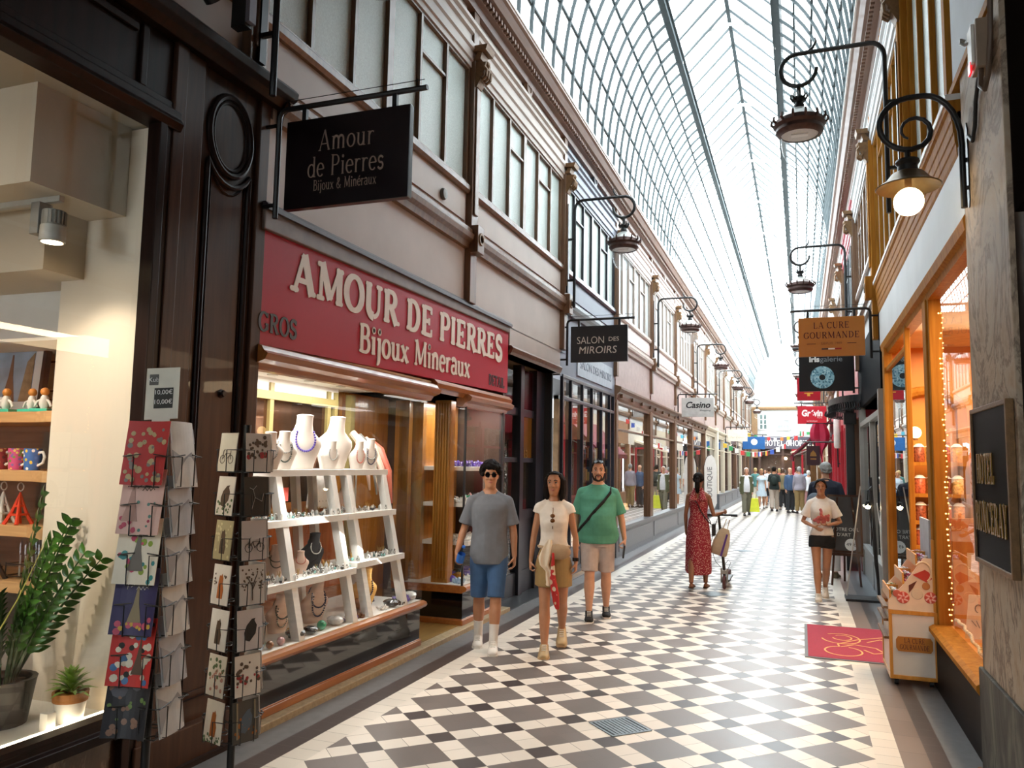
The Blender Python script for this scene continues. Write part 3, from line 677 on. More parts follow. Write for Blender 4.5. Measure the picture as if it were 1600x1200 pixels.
def mug(loc_, mt, lab):
    t = thing('souvenir_mug', lab, 'mug', loc_, group='souvenir mugs on the second oak shelf'); x, y, z = loc_
    MB().lathe([(0, 0), (.042, 0), (.048, .06), (.05, .13), (.046, .13), (.044, .012), (0, .012)], loc_, 20).build('cup', mt, t, True)
    MB().tube([(x + .046, y, z + .105), (x + .08, y, z + .11), (x + .098, y, z + .08), (x + .085, y, z + .045), (x + .044, y, z + .028)], .008, 6).build('handle', m_white, t, True)
mug((-4.53, 3.56, on(SHZ[1])), spots('pink_green_mug', 'c8487c', ['6a8a3c', 'd8c060', '7a5a9a'], 45, .42), 'pink and green striped souvenir mug on the second shelf')
mug((-4.36, 3.53, on(SHZ[1])), spots('blue_mug', '2a6ab0', ['e0c24a', 'e8e4da', '2a6ab0', '3a7ac0'], 40, .36), 'blue souvenir mug with yellow tower, beside the pink mug')
mug((-4.72, 3.6, on(SHZ[1])), spots('red_mug', '8a2430', ['c8a06a', '5a2430'], 40, .36), 'dark red souvenir mug at the frame edge of the second shelf')
tag(MB().box(-4.25, -4.16, 3.6, 3.64, 1.636, 1.74).build('glass_block', glass('acrylic')), 'clear engraved glass block beside the blue mug', 'ornament')
def tower(loc_, mt, lab, s=1.0, ring=True):
    t = thing('tower_ornament', lab, 'ornament', loc_, group='tower ornaments on the third oak shelf'); x, y, z = loc_
    mb = MB()
    for sx in (-1, 1):
        for sy in (-1, 1):
            mb.tube([(x + sx * .055 * s, y + sy * .055 * s, z), (x + sx * .032 * s, y + sy * .032 * s, z + .06 * s), (x + sx * .014 * s, y + sy * .014 * s, z + .13 * s), (x, y, z + .2 * s)], [.013 * s, .011 * s, .009 * s, .005 * s], 6)
    for h, r in ((.055, .042), (.11, .024)): mb.box(x - r * s, x + r * s, y - r * s, y + r * s, z + h * s, z + (h + .012) * s)
    mb.build('lattice_body', mt, t, True)
    if ring:
        MB().tube([(x + .025 * math.cos(a), y, z + .235 * s + .025 * math.sin(a)) for a in [2 * PI * k / 12 for k in range(12)]], .004, 5, close=True).build('clip_ring', m_lgrey, t, True)
tower((-4.44, 3.53, on(SHZ[2])), M('red_enamel', 'd8422c', .35), 'red tower-shaped keyring stand on the third oak shelf', .95)
tower((-4.62, 3.56, on(SHZ[2])), M('white_enamel', 'e2e0da', .35), 'white tower-shaped keyring stand beside the red one', .95)
tower((-4.78, 3.62, on(SHZ[2])), M('dark_blue_enamel', '2a2f52', .35), 'dark blue tower ornament at the frame edge of the third shelf', .95)
tower((-4.25, 3.68, on(SHZ[2])), M('brass_enamel', '9a7438', .4, metal=.4), 'brass-coloured tower ornament against the cream wall', 1.0, False)
rk = thing('pen_rack', 'wire rack of glass tower pens standing on the lowest oak shelf', 'rack', (-4.2, 3.6, on(SHZ[3])))
mb = MB()
for z in (.02, .09): mb.tube([(-4.5, 3.52, SHZ[3] + z), (-3.97, 3.52, SHZ[3] + z), (-3.97, 3.70, SHZ[3] + z), (-4.5, 3.70, SHZ[3] + z)], .004, 5, close=True)
for x in (-4.5, -4.3, -4.1, -3.97): mb.tube([(x, 3.52, SHZ[3]), (x, 3.52, SHZ[3] + .1)], .004, 5)
mb.build('wire_frame', m_black, rk, True)
pen = thing('tower_pen', 'clear tower pen standing in the wire rack', 'pen', (-4.46, 3.58, on(SHZ[3])), group='tower pens in the wire rack')
MB().lathe([(0, 0), (.012, 0), (.011, .02), (.008, .12), (.012, .2), (.0, .24)], (-4.46, 3.58, SHZ[3] + .001), 8).build('barrel', glass('acrylic'), pen, True)
MB().lathe([(0, .0), (.006, 0), (.005, .13), (0, .13)], (-4.46, 3.58, SHZ[3] + .006), 6).build('core', m_lgrey, pen, True)
for k in range(1, 18): dup(pen, (-4.46 + .055 * (k % 9), 3.57 + .07 * (k // 9), on(SHZ[3])))
tower((-4.56, 3.46, on(SHZ[3])), M('black_enamel', '1a1a1c', .35), 'black tower ornament in front of the pen rack', 1.15, False)
# plants on the deck
m_leaf = M('glossy_leaf', '3f6a24', .3, var=.35, scale=6); m_leafd = M('dark_leaf', '2c4a1e', .3, var=.3, scale=6); m_suc = M('succulent_leaf', '8fae4e', .4, var=.2)
m_aloe = spots('aloe_leaf', '6a8a5a', ['c8d4b0'], 160, .25, .4); m_soil = M('potting_soil', '2a1d15', .9, var=.4, scale=80)
def leaf(mb, p, d, up, L, W, curl=.25, n=6):
    p = Vector(p); d = Vector(d).normalized(); s = d.cross(Vector(up)).normalized(); u = s.cross(d)
    rows = []
    for i in range(n + 1):
        t = i / n; w = W * math.sin(PI * (t ** .8) * .98 + .02) * .5 + .0005
        c = p + d * (L * t) + u * (curl * L * (t - t * t * 1.6)); rows.append((c - s * w + u * w * .35, c, c + s * w + u * w * .35))
    b = len(mb.v); k = [q for r in rows for q in r] 
    f = []
    for i in range(n):
        a = i * 3; f += [(a, a + 1, a + 4, a + 3), (a + 1, a + 2, a + 5, a + 4)]
    mb.add(k, f)
DZ = .406
zz = thing('potted_plant', 'large leafy potted plant with arching glossy fronds in the window', 'plant', (-3.75, 2.95, DZ))
MB().lathe([(0, 0), (.13, 0), (.16, .2), (.165, .22), (.14, .22), (.13, .18), (0, .18)], (-3.75, 2.95, DZ), 20).build('pot', M('black_pot', '191714', .4), zz, True)
MB().lathe([(0, .19), (.14, .19)], (-3.75, 2.95, DZ), 16).build('soil', m_soil, zz)
random.seed(3)
for k in range(15):
    a = random.uniform(0, 2 * PI); L = random.uniform(.42, .82); lean = random.uniform(.15, .62)
    if k == 0: a, L, lean = -.15, .98, .22
    if k == 1: a, L, lean = 2.6, .9, .25
    d = Vector((math.cos(a) * lean, math.sin(a) * lean * .75 - .06, 1)).normalized(); p0 = Vector((-3.75 + .05 * math.cos(a), 2.95 + .05 * math.sin(a), DZ + .19))
    pts = [p0 + d * (L * t) + Vector((math.cos(a), math.sin(a) * .8, -.3)) * (.28 * lean * L * t * t) for t in [i / 8 for i in range(9)]]
    fr = MB().tube(pts, [.012 - .009 * i / 8 for i in range(9)], 6).build('stem', m_leafd, zz, True)
    mb = MB()
    for i in range(2, 9):
        for s in (-1, 1):
            t = (pts[min(i + 1, 8)] - pts[i - 1]).normalized(); sd = t.cross(Vector((math.cos(a + 1.2), math.sin(a + 1.2), .2))).normalized() * s
            for o_ in ((0, .5) if i < 8 else (0,)):
                q = pts[i].lerp(pts[min(i + 1, 8)], o_)
                leaf(mb, q, sd + t * .75, t.cross(sd) * s, .085 * (1.15 - .05 * i), .036, .15, 5)
    mb.build('frond_leaves', m_leaf if k % 3 else m_leafd, fr, True)
su = thing('succulent_pot', 'green succulent in a white pot with terracotta rim', 'plant', (-3.47, 3.12, DZ))
MB().lathe([(0, 0), (.062, 0), (.076, .10), (0, .10)], (-3.47, 3.12, DZ), 20).build('pot', m_white, su, True)
MB().lathe([(.077, .10), (.081, .10), (.085, .145), (.072, .145), (.07, .12), (0, .12)], (-3.47, 3.12, DZ), 20).build('rim', M('terracotta', 'b0743e', .7), su, True)
mb = MB()
for k in range(46):
    a = k * 2.4; e = .15 + 1.25 * (k / 46); d = Vector((math.cos(a) * math.cos(e), math.sin(a) * math.cos(e), math.sin(e)))
    leaf(mb, Vector((-3.47, 3.12, DZ + .13 + .05 * k / 46)) + d * .012, d, (0, 0, 1), .115 - .03 * k / 46, .03, .25, 4)
mb.build('rosette_leaves', m_suc, su, True)
al = thing('aloe_pot', 'spiky aloe in a plain white pot with a thin bent shoot', 'plant', (-3.52, 2.60, DZ))
MB().lathe([(0, 0), (.07, 0), (.095, .17), (.086, .17), (.08, .14), (0, .14)], (-3.52, 2.60, DZ), 20).build('pot', m_white, al, True)
MB().lathe([(0, .145), (.083, .145)], (-3.52, 2.60, DZ), 14).build('soil', m_soil, al)
for k in range(14):
    a = k * 2.4; e = .45 + .85 * k / 14; d = Vector((math.cos(a) * math.cos(e), math.sin(a) * math.cos(e), math.sin(e))); p = Vector((-3.52, 2.60, DZ + .145)); L = .17 + .05 * (k % 3)
    MB().tube([p + d * .01, p + d * L * .35, p + d * L * .7 + Vector((0, 0, .01)), p + d * L + Vector((0, 0, .03))], [.014, .013, .008, .001], 6, flat=.5).build('leaf', m_aloe, al, True)
MB().tube([(-3.52, 2.60, DZ + .15), (-3.50, 2.66, DZ + .4), (-3.46, 2.78, DZ + .65), (-3.44, 2.86, DZ + .85), (-3.43, 2.88, DZ + .93)], [.004, .004, .003, .002, .001], 5).build('shoot', M('shoot', 'b8b45a', .6), al, True)
bx = tag(MB().box(-3.47, -3.42, 2.95, 3.0, DZ, DZ + .085).build('white_box', m_white, bevel=.003), 'small white box on the window deck between the pots', 'box')
ds = thing('display_stand', 'dark metal display stand with an amber top by the plants', 'stand', (-4.35, 2.4, DZ))
mb = MB()
for x, y in ((-4.6, 2.25), (-4.02, 2.25), (-4.6, 2.5), (-4.02, 2.5)): mb.box(x - .015, x + .015, y - .015, y + .015, DZ, DZ + .56)
mb.build('frame', m_black, ds); MB().box(-4.62, -4.0, 2.23, 2.52, DZ + .56, DZ + .58).build('top', wood('amber_top', '8a4a1c', 'b06a2c', .3, axis=0), ds)
MB().box(-4.62, -4.0, 2.23, 2.52, DZ + .14, DZ + .155).build('shelf', wood('amber_top', '', '', .3), ds)
# ------------------------------------------------------------------ jewellery shop with the red fascia
m_red = M('red_fascia_panel', 'a81028', .4, var=.05, scale=2, spec=.25); m_letter = M('cream_letter', 'd8cabb', .5, var=.03); m_dkletter = M('dark_letter', '2a1a1a', .5)
m_bronze = M('aged_bronze_strip', '6a564a', .4, var=.15)
m_wwood = wood('warm_showcase_wood', '8a4f25', 'a8682f', .3, axis=1, coat=.3); m_wwoodv = wood('warm_showcase_wood_upright', '8f5c24', 'b27c35', .3, axis=2, coat=.3)
fs = thing('shop_sign', 'long red shop fascia lettered AMOUR DE PIERRES in cream', 'sign', (-3.3, 4.2, 2.5))
mb = MB().prism([(4.2, 2.47), (8.88, 2.56), (8.88, 3.29), (4.2, 3.23)], -3.37, -3.30, 'x'); mb.build('board', m_red, fs)
MB().prism([(4.2, 3.23), (8.88, 3.29), (8.88, 3.37), (4.2, 3.37)], -3.38, -3.275, 'x').build('top_cap', m_bronze, fs, bevel=.008)
MB().prism([(-3.4, 3.36), (-3.25, 3.36), (-3.25, 3.39), (-3.28, 3.42), (-3.4, 3.42)], 4.2, 8.89).build('cap_moulding', M('dark_cap', '3a3234', .4), fs)
def left_face(y, z, x=-3.299, slope=0.0):
    m = face((x, y, z), (1, 0, 0)); return m @ Matrix(((1, 0, 0, 0), (slope, 1, 0, 0), (0, 0, 1, 0), (0, 0, 0, 1)))
serif_text('AMOUR DE PIERRES', .285, m_letter, left_face(6.60, 2.905, slope=.006), fs, T=.27, t=.14, slab=.13, half=.17, gap=.04, width=4.14, xs=1.05, ext=.006)
serif_text('Bijoux Mineraux', .235, m_letter, left_face(6.58, 2.605, slope=.012), fs, T=.21, t=.11, slab=.10, half=.13, gap=.03, width=2.26, ext=.006)
serif_text('GROS', .13, m_dkletter, left_face(4.42, 2.56), fs, T=.22, t=.12, slab=.11, half=.15, width=.42)
serif_text('DETAIL', .12, m_dkletter, left_face(8.52, 2.605), fs, T=.22, t=.12, slab=.11, half=.15, width=.50)
# header mouldings over the window
mb = MB(); mb.prism([(-3.40, 2.31), (-3.33, 2.31), (-3.30, 2.35), (-3.24, 2.37), (-3.22, 2.41), (-3.25, 2.43), (-3.27, 2.46), (-3.32, 2.48), (-3.40, 2.48)], 4.22, 6.86)
mb.prism([(-4.4, 2.40), (-3.33, 2.40), (-3.30, 2.43), (-3.27, 2.44), (-3.26, 2.48), (-3.3, 2.52), (-4.4, 2.52)], 6.86, 8.95)
mb.prism([(-3.40, 2.31), (-3.33, 2.31), (-3.30, 2.35), (-3.24, 2.37), (-3.22, 2.41), (-3.25, 2.43), (-3.3, 2.46), (-3.40, 2.46)], 7.62, 8.92)
struct(trim_name(), mb, m_wwood)
struct('ceiling_jewellery', MB().box(-6.5, -3.33, 4.15, 8.95, 2.40, 2.5), M('white_soffit', 'efece6', .5, var=.01))
struct('wall_jewellery_far', MB().box(-6.5, -6.4, 4.15, 11.0, 0, 3.4), M('brown_shop_wall', '6a4430', .6, var=.2, scale=3))
struct('wall_shop_party', MB().box(-6.4, -3.45, 4.10, 4.2, 0, 3.9), M('dark_party_wall', '5a3a26', .5))
struct('wall_jewellery_left', MB().box(-6.4, -3.36, 8.90, 8.98, 0, 3.4), M('dim_brown_wall', '46342a', .5))
struct('floor_jewellery', MB().box(-6.4, -3.36, 4.2, 8.9, -.1, .05), wood('recess_floor', '7a5c30', '9a7a44', .4, axis=1))
def showcase(label, y0, y1, depth, name='glass_showcase'):
    t = thing(name, label, 'showcase', (-3.33, y0, .046)); x0 = -3.30 - depth
    MB().box(x0, -3.325, y0 + .02, y1 - .02, .046, .11).box(x0, -3.315, y0 + .01, y1 - .01, .046, .10).build('skirting', m_wwood, t, bevel=.006)
    MB().box(x0, -3.33, y0 + .03, y1 - .03, .11, .375).build('plinth_panel', m_blackgloss, t)
    mb = MB(); mb.prism([(x0, .375), (-3.325, .375), (-3.30, .39), (-3.28, .40), (-3.27, .42), (-3.28, .44), (-3.31, .45), (x0, .45)], y0, y1)
    mb.build('sill', m_wwood, t)
    MB().box(x0 + .02, -3.33, y0 + .02, y1 - .02, .45, .456).build('deck', m_white, t)
    return t
s1 = showcase('long glazed jewellery showcase with black polished plinth under the red sign', 4.24, 6.78, .85)
MB().quad((-3.32, 4.24, .452), (-3.32, 6.76, .452), (-3.32, 6.76, 2.36), (-3.32, 4.24, 2.36)).build('front_pane', m_glass, s1)
MB().quad((-3.32, 6.765, .452), (-4.12, 6.765, .452), (-4.12, 6.765, 2.36), (-3.32, 6.765, 2.36)).build('side_pane', m_glass, s1)
mb = MB().box(-4.17, -4.13, 4.24, 6.78, .45, .56).box(-4.17, -4.13, 4.24, 6.78, 1.30, 1.36)
mb.build('back_rail', m_wwood, s1); MB().box(-4.165, -4.14, 4.24, 6.7, .56, 1.30).build('back_panel', wood('orange_back_panel', '9c4f22', 'b96a30', .35, axis=2), s1)
mb = MB()
for y in (4.28, 5.45, 6.3, 6.42): mb.box(-4.17, -4.11, y, y + .05, 1.36, 2.36)
mb.box(-4.165, -4.105, 4.28, 6.47, 2.22, 2.29); mb.box(-4.17, -4.11, 6.70, 6.78, .45, 2.36)
mb.build('gilt_back_frame', M('gilt_frame', '85784a', .45, var=.1), s1)
MB().box(-4.15, -4.14, 4.33, 6.3, 1.36, 2.22).build('back_mirror', M('smoked_mirror', '6a5040', .08, metal=.85, var=.2, scale=2), s1)
MB().box(-4.16, -4.13, 4.24, 6.5, 2.29, 2.40).build('back_frieze', m_white, s1)
s2 = showcase('narrow corner showcase of crystals with black plinth past the shop entrance', 7.70, 8.84, .85)
MB().quad((-3.33, 7.72, .452), (-3.33, 8.82, .452), (-3.33, 8.82, 2.36), (-3.33, 7.72, 2.36)).build('front_pane', m_glass, s2)
MB().quad((-3.33, 7.72, .452), (-4.12, 7.72, .452), (-4.12, 7.72, 2.36), (-3.33, 7.72, 2.36)).build('side_pane', m_glass, s2)
mb = MB().box(-3.345, -3.325, 7.715, 7.735, .45, 2.36).box(-3.36, -3.32, 8.80, 8.84, .45, 2.4); mb.build('corner_edge', m_black, s2)
mb = MB().box(-3.72, -3.53, 7.78, 7.90, .456, 2.39)
for k in range(6): mb.tube([(-3.705 + .032 * k, 7.775, .5), (-3.705 + .032 * k, 7.775, 2.36)], .011, 6)
mb.build('fluted_pilaster', m_wwoodv, s2, True)
MB().box(-4.10, -3.92, 7.9, 8.84, .456, 2.39).build('back_panel', m_wwoodv, s2)
MB().box(-4.17, -4.0, 7.72, 7.80, .45, 2.39).build('back_post', m_wwoodv, s2)
for z in (1.68, 1.29, .88):
    MB().box(-3.92, -3.37, 7.95, 8.78, z - .045, z).build('shelf', m_white, s2, bevel=.003)
MB().box(-3.48, -3.42, 8.6, 8.68, .456, 1.65).build('shelf_support', m_white, s2)
MB().box(-4.3, -4.26, 6.78, 7.72, .05, 2.40).build('door_leaf', m_wwoodv).hide_render = False
bpy.data.objects['door_leaf'].name = 'door_1'; bpy.data.objects['door_1']['kind'] = 'structure'
# downlights
def downlight(x, y, z, lab, r=.035, power=0, col=COOL, mt=None):
    t = thing('recessed_downlight', lab, 'light', (x, y, z), group='recessed downlights over the jewellery')
    MB().lathe([(r, 0), (r * 1.25, 0), (r * 1.25, -.006), (r, -.006)], (x, y, z), 16).build('ring', m_lgrey, t, True)
    MB().lathe([(0, -.003), (r, -.003)], (x, y, z), 16).build('lamp_face', mt or m_spotlit, t)
    return t
for k in range(5): downlight(-3.62, 4.55 + .5 * k, 2.398, 'round downlight in the white soffit over the necklace busts')
for k in range(5): downlight(-3.95, 4.75 + .5 * k, 2.398, 'round downlight in the white soffit behind the necklace busts')
for k, (x, y) in enumerate(((-3.46, 7.95), (-3.46, 8.3), (-3.46, 8.65), (-3.8, 8.15), (-3.8, 8.55))): downlight(x, y, 2.398, 'round downlight over the crystal shelves')
lamp('showcase_light', (-3.72, 5.45, 2.385), 62, COOL, 'AREA', 2.2, (0, 0, PI / 2), sy=.5)
lamp('showcase_low_light', (-3.42, 5.5, 1.22), 7, COOL, 'AREA', 2.0, (0, math.radians(30), PI / 2), sy=.05)
lamp('crystal_case_light', (-3.62, 8.3, 2.385), 18, COOL, 'AREA', .7, (0, 0, PI / 2), sy=.4)
lamp('jewellery_room_light', (-5.3, 6.4, 2.38), 40, SOFT, 'AREA', 1.5, (0, 0, 0), sy=2)
# white stepped display stands
def stand(y0, y1, legs, z3, lab):
    t = thing('ladder_stand', lab, 'stand', (-3.55, y0, .457))
    for (x, z, d) in ((-3.60, 1.65, .40), (-3.50, 1.29, .34), (-3.40, z3, .30)):
        MB().box(x - d, x, y0, y1, z - .05, z).build('shelf', m_white, t, bevel=.002)
    for y in legs:
        MB().prism([(-3.33, .457), (-3.40, .457), (-3.66, 1.60), (-3.59, 1.60)], y - .035, y + .035).build('leg', m_white, t, bevel=.002)
        MB().prism([(-3.80, .457), (-3.86, .457), (-3.99, 1.60), (-3.93, 1.60)], y - .03, y + .03).build('rear_leg', m_white, t, bevel=.002)
    return t
stand(4.3, 5.72, (4.90, 5.62), .865, 'white three-tier ladder stand nearest the postcard racks')
stand(5.73, 6.55, (5.86, 6.47), .90, 'white three-tier ladder stand nearest the shop entrance')
# necklace busts
m_bust = M('white_leatherette', 'ece6df', .45, var=.02, sss=0); m_bustp = M('blush_linen_bust', 'dcbfae', .7, var=.05); m_bustb = M('black_velvet_bust', '151316', .8); m_bustg = M('gold_linen_bust', 'c89a4c', .7)
def bust(loc_, mt, rz, s, lab, neck=None, grp='necklace busts'):
    t = thing('necklace_bust', lab, 'bust', loc_, rz, grp); mb = MB(); rs = []
    prof = [(0, .075, .045, 0), (.03, .082, .050, 0), (.08, .100, .055, -.004), (.125, .118, .056, -.008), (.155, .112, .052, -.012), (.18, .082, .046, -.018), (.205, .055, .043, -.026), (.24, .045, .042, -.034), (.275, .044, .043, -.040), (.285, .047, .045, -.042), (.290, .030, .030, -.042)]
    for z, rx, ry, oy in prof: rs.append([(rx * s * math.cos(2 * PI * k / 18), (oy - ry * (1 if math.sin(2 * PI * k / 18) > 0 else .55) * math.sin(2 * PI * k / 18)) * s, z * s) for k in range(18)])
    mb.rings(rs); b = mb.build('form', mt, t, True, world=False)
    if neck:
        for (dz, w, m_) in neck:
            pts = []
            for q in range(34):
                a = 2 * PI * q / 34; sn = math.sin(a); x = w * math.cos(a) * (1 - .18 * sn); z = .245 - dz + dz * (sn + 1) / 2 * 1.0; R = prof[-1]
                for A, B in zip(prof[:-1], prof[1:]):
                    if A[0] <= z <= B[0]: u = (z - A[0]) / (B[0] - A[0]); R = [A[i] + (B[i] - A[i]) * u for i in range(4)]
                c = min(1, abs(x) / R[1]); bk = -1 if sn > .45 else 1; pts.append((x * s, (R[3] - bk * (R[2] * (1 if bk > 0 else .6) * math.sqrt(max(0.0, 1 - c * c)) + .004)) * s, z * s))
            nb = MB()
            for p in pts: nb.ball(p, .0062 * s, 6)
            nb.build('bead_necklace', m_, t, True, world=False)
    return t
m_vio = M('violet_beads', '5b4aa0', .25); m_silv = M('silver_beads', 'a8a8a4', .25, metal=.6); m_dgrn = M('dark_green_beads', '34403a', .3); m_coral = M('coral_beads', 'c46a58', .35); m_navyb = M('navy_beads', '2c3254', .3)
FZ = PI / 2   # facing the passage (+X)
for (y, x, mt, s, nk, lab) in (
    (4.62, -3.74, m_bust, 1.30, None, 'white necklace bust hard by the black postcard rack, top tier'),
    (4.86, -3.66, m_bust, .95, [(.17, .05, m_silv)], 'white bust with a long silver strand, second along the top tier'),
    (5.10, -3.72, m_bust, 1.0, [(.12, .06, m_silv), (.19, .05, m_dgrn)], 'white bust with silver and dark strands, third along the top tier'),
    (5.42, -3.78, m_bust, 1.5, [(.15, .055, m_vio)], 'tall white bust wearing a violet bead necklace, middle of the top tier'),
    (5.72, -3.70, m_bust, .82, [(.15, .05, m_silv)], 'small white bust just beyond the violet necklace'),
    (5.92, -3.80, m_bust, 1.55, None, 'tallest bare white bust with raised neck, top tier'),
    (6.12, -3.68, m_bust, .85, [(.18, .05, m_coral)], 'white bust with a coral strand, below the tall bare bust'),
    (6.34, -3.70, m_bust, .95, [(.15, .06, m_silv), (.2, .05, m_navyb)], 'white bust with draped strands at the far end of the top tier')):
    bust((x, y, 1.651), mt, FZ - .55 + random.uniform(-.3, .3), s, lab, nk)
for (y, x, z, mt, s, nk, lab) in (
    (5.98, -3.72, 1.291, m_bustp, .85, [(.16, .05, m_dgrn)], 'blush bust with a dark strand on the middle tier'),
    (4.92, -3.62, .866, m_bustp, .85, [(.10, .065, m_dgrn), (.15, .06, m_dgrn)], 'blush bust with heavy grey-green strands on the lowest tier'),
    (5.22, -3.60, .866, m_bustp, .6, [(.12, .06, m_coral)], 'small blush bust with a coral strand on the lowest tier'),
    (5.45, -3.66, .866, m_bustb, 1.0, [(.12, .05, m_silv)], 'black velvet bust on the lowest tier'),
    (5.05, -3.66, .457, m_bustp, 1.0, [(.14, .06, m_dgrn), (.2, .05, m_silv)], 'blush bust with layered strands on the showcase deck'),
    (5.48, -3.64, .457, m_bustp, 1.15, [(.14, .06, m_navyb), (.2, .055, m_navyb)], 'blush bust with navy beads standing on the showcase deck'),
    (6.16, -3.60, .457, m_bustg, 1.2, [(.16, .05, m_navyb)], 'gold linen bust with dark beads at the back of the deck'),
    (6.95, -4.05, 1.70, m_bustp, .9, [(.16, .05, m_silv)], 'slim pale bust hanging in the entrance recess'),
    (8.15, -3.72, 1.681, m_bust, .75, [(.16, .05, m_dgrn)], 'small pale bust beside the violet crystals')):
    if 'recess' in lab: continue
    bust((x, y, z), mt, FZ - .5 + random.uniform(-.3, .3), s, lab, nk)
# long strands on a wire frame at the entrance side of the showcase
hs = thing('strand_holder', 'sloping pale holder draped with long bead strands by the side pane', 'holder', (-3.95, 6.66, .457))
MB().tube([(-4.0, 6.66, .457), (-4.0, 6.66, 1.95)], .008, 6).build('post', m_lgrey, hs)
for k, (mt, y) in enumerate(((m_bustp, 6.61), (m_silv, 6.645), (m_bustp, 6.68), (m_coral, 6.715))):
    MB().tube([(-4.03 + .05 * k, y, 1.99 - .03 * k), (-3.96 + .06 * k, y, 1.92 - .03 * k), (-3.86 + .06 * k, y, 1.72 - .03 * k), (-3.82 + .06 * k, y, 1.45 - .04 * k)], [.035, .04, .03, .01], 8).build('strand_bundle', mt, hs, True)
# small jewellery, stones and crystals
def stone_mesh(kind, mt, s, seed=0):
    rnd = random.Random(seed); mb = MB()
    if kind == 'ring':
        mb.tube([(0, .009 * s * math.cos(a), .012 * s + .009 * s * math.sin(a)) for a in [2 * PI * k / 10 for k in range(10)]], .0022 * s, 5, close=True); mb.ball((0, 0, .026 * s), .006 * s, 6)
    elif kind == 'point':
        mb.lathe([(0, 0), (.011 * s, 0), (.012 * s, .03 * s), (0, .045 * s)], (0, 0, 0), 6)
    elif kind == 'spray':
        for k in range(5):
            a = 2 * PI * k / 5; mb.tube([(0, 0, 0), (.006 * s * math.cos(a), .006 * s * math.sin(a), .03 * s), (.014 * s * math.cos(a), .014 * s * math.sin(a), .06 * s)], [.004 * s, .003 * s, .001 * s], 5)
    elif kind == 'ball': mb.ball((0, 0, .03 * s), .03 * s, 14)
    elif kind == 'cluster':
        for k in range(16):
            a = rnd.uniform(0, 2 * PI); r = rnd.uniform(0, .05); e = rnd.uniform(.5, 1.4); d = Vector((math.cos(a) * math.cos(e), math.sin(a) * math.cos(e), math.sin(e)))
            m = d.to_track_quat('Z', 'Y').to_matrix(); L = rnd.uniform(.03, .065)
            mb.lathe([(0, 0), (.012, 0), (.012, L * .7), (0, L)], (r * math.cos(a), r * math.sin(a), .0), 6, m)
        mb.v = [(p[0] * s, p[1] * s, max(0, p[2]) * s) for p in mb.v]
    elif kind == 'rock':
        mb.ball((0, 0, 0), 1, 12)
        mb.v = [tuple(Vector((p[0] * .06, p[1] * .045, p[2] * .03)) * (1 + .22 * noise.noise(Vector(p) * 1.7 + Vector((seed * 3.1, 0, 0))))) for p in mb.v]
        z0 = min(p[2] for p in mb.v); mb.v = [(p[0] * s, p[1] * s, (p[2] - z0) * s) for p in mb.v]
    return mb
def crystal_mat(n_, c, r=.12): return M(n_, c, r, var=.25, scale=30, coat=.4)
cm = {k: crystal_mat('stone_' + k, c) for k, c in dict(violet='6a56a8', rose='d8a6a6', green='3aa87c', white='dcdad6', black='26282a', blue='9cb4cc', brown='8a5a3c', amber='c08a3c', teal='7cb8b4', magenta='b04a86', navy='33365e', clear='e4e4e2').items()}
def small(kind, mt, s, loc_, lab, cat, name, group, seed=0, smooth=False, rz=0):
    o = stone_mesh(kind, mt, s, seed).build(name, mt, None, smooth); o.location = loc_; o.rotation_euler = (0, 0, rz); return tag(o, lab, cat, group)
random.seed(21)
tiers = [('middle', -3.50, .34, 1.291, 4.62, 6.5), ('lowest', -3.40, .30, None, 4.62, 6.5)]
protos = {}
for tn, xf_, dp, z, ya, yb in tiers:
    for kind, mt, nm, cat, s, cnt, wd in (('ring', m_silv, 'ring', 'ring', 1.25, 52, 'silver ring standing'), ('spray', M('gilt_wire', 'c4a060', .3, metal=.6), 'earring_spray', 'earrings', .9, 26, 'spray of gilt earrings standing'), ('point', cm['clear'], 'crystal_point', 'crystal', 1.0, 30, 'clear crystal point'), ('ball', cm['teal'], 'pendant_bead', 'bead', .42, 14, 'pale teal pendant bead'), ('ball', cm['black'], 'pendant_bead', 'bead', .38, 22, 'dark pendant bead')):
        key = (kind, mt.name)
        for k in range(cnt):
            y = random.uniform(ya, yb); zz_ = z if z else (.866 if y < 5.72 else .901)
            x = xf_ - random.uniform(.02, dp - .10)
            if kind == 'ring': x = xf_ - random.uniform(.015, .12)
            if kind == 'spray': x = xf_ - random.uniform(.14, .26)
            lab = '%s on the %s tier of the white ladder stands' % (wd, tn); grp = '%s on the %s tier' % (nm.replace('_', ' ') + 's', tn)
            if key in protos: o = protos[key].copy(); COL.objects.link(o); o['label'] = lab; o['group'] = grp
            else: o = small(kind, mt, s, (0, 0, 0), lab, cat, nm, grp, smooth=True); protos[key] = o
            o.location = (x, y, zz_ + .001); o.rotation_euler = (0, 0, random.uniform(0, 3)); f = random.uniform(.8, 1.25); o.scale = (f, f, f)
deck = .457
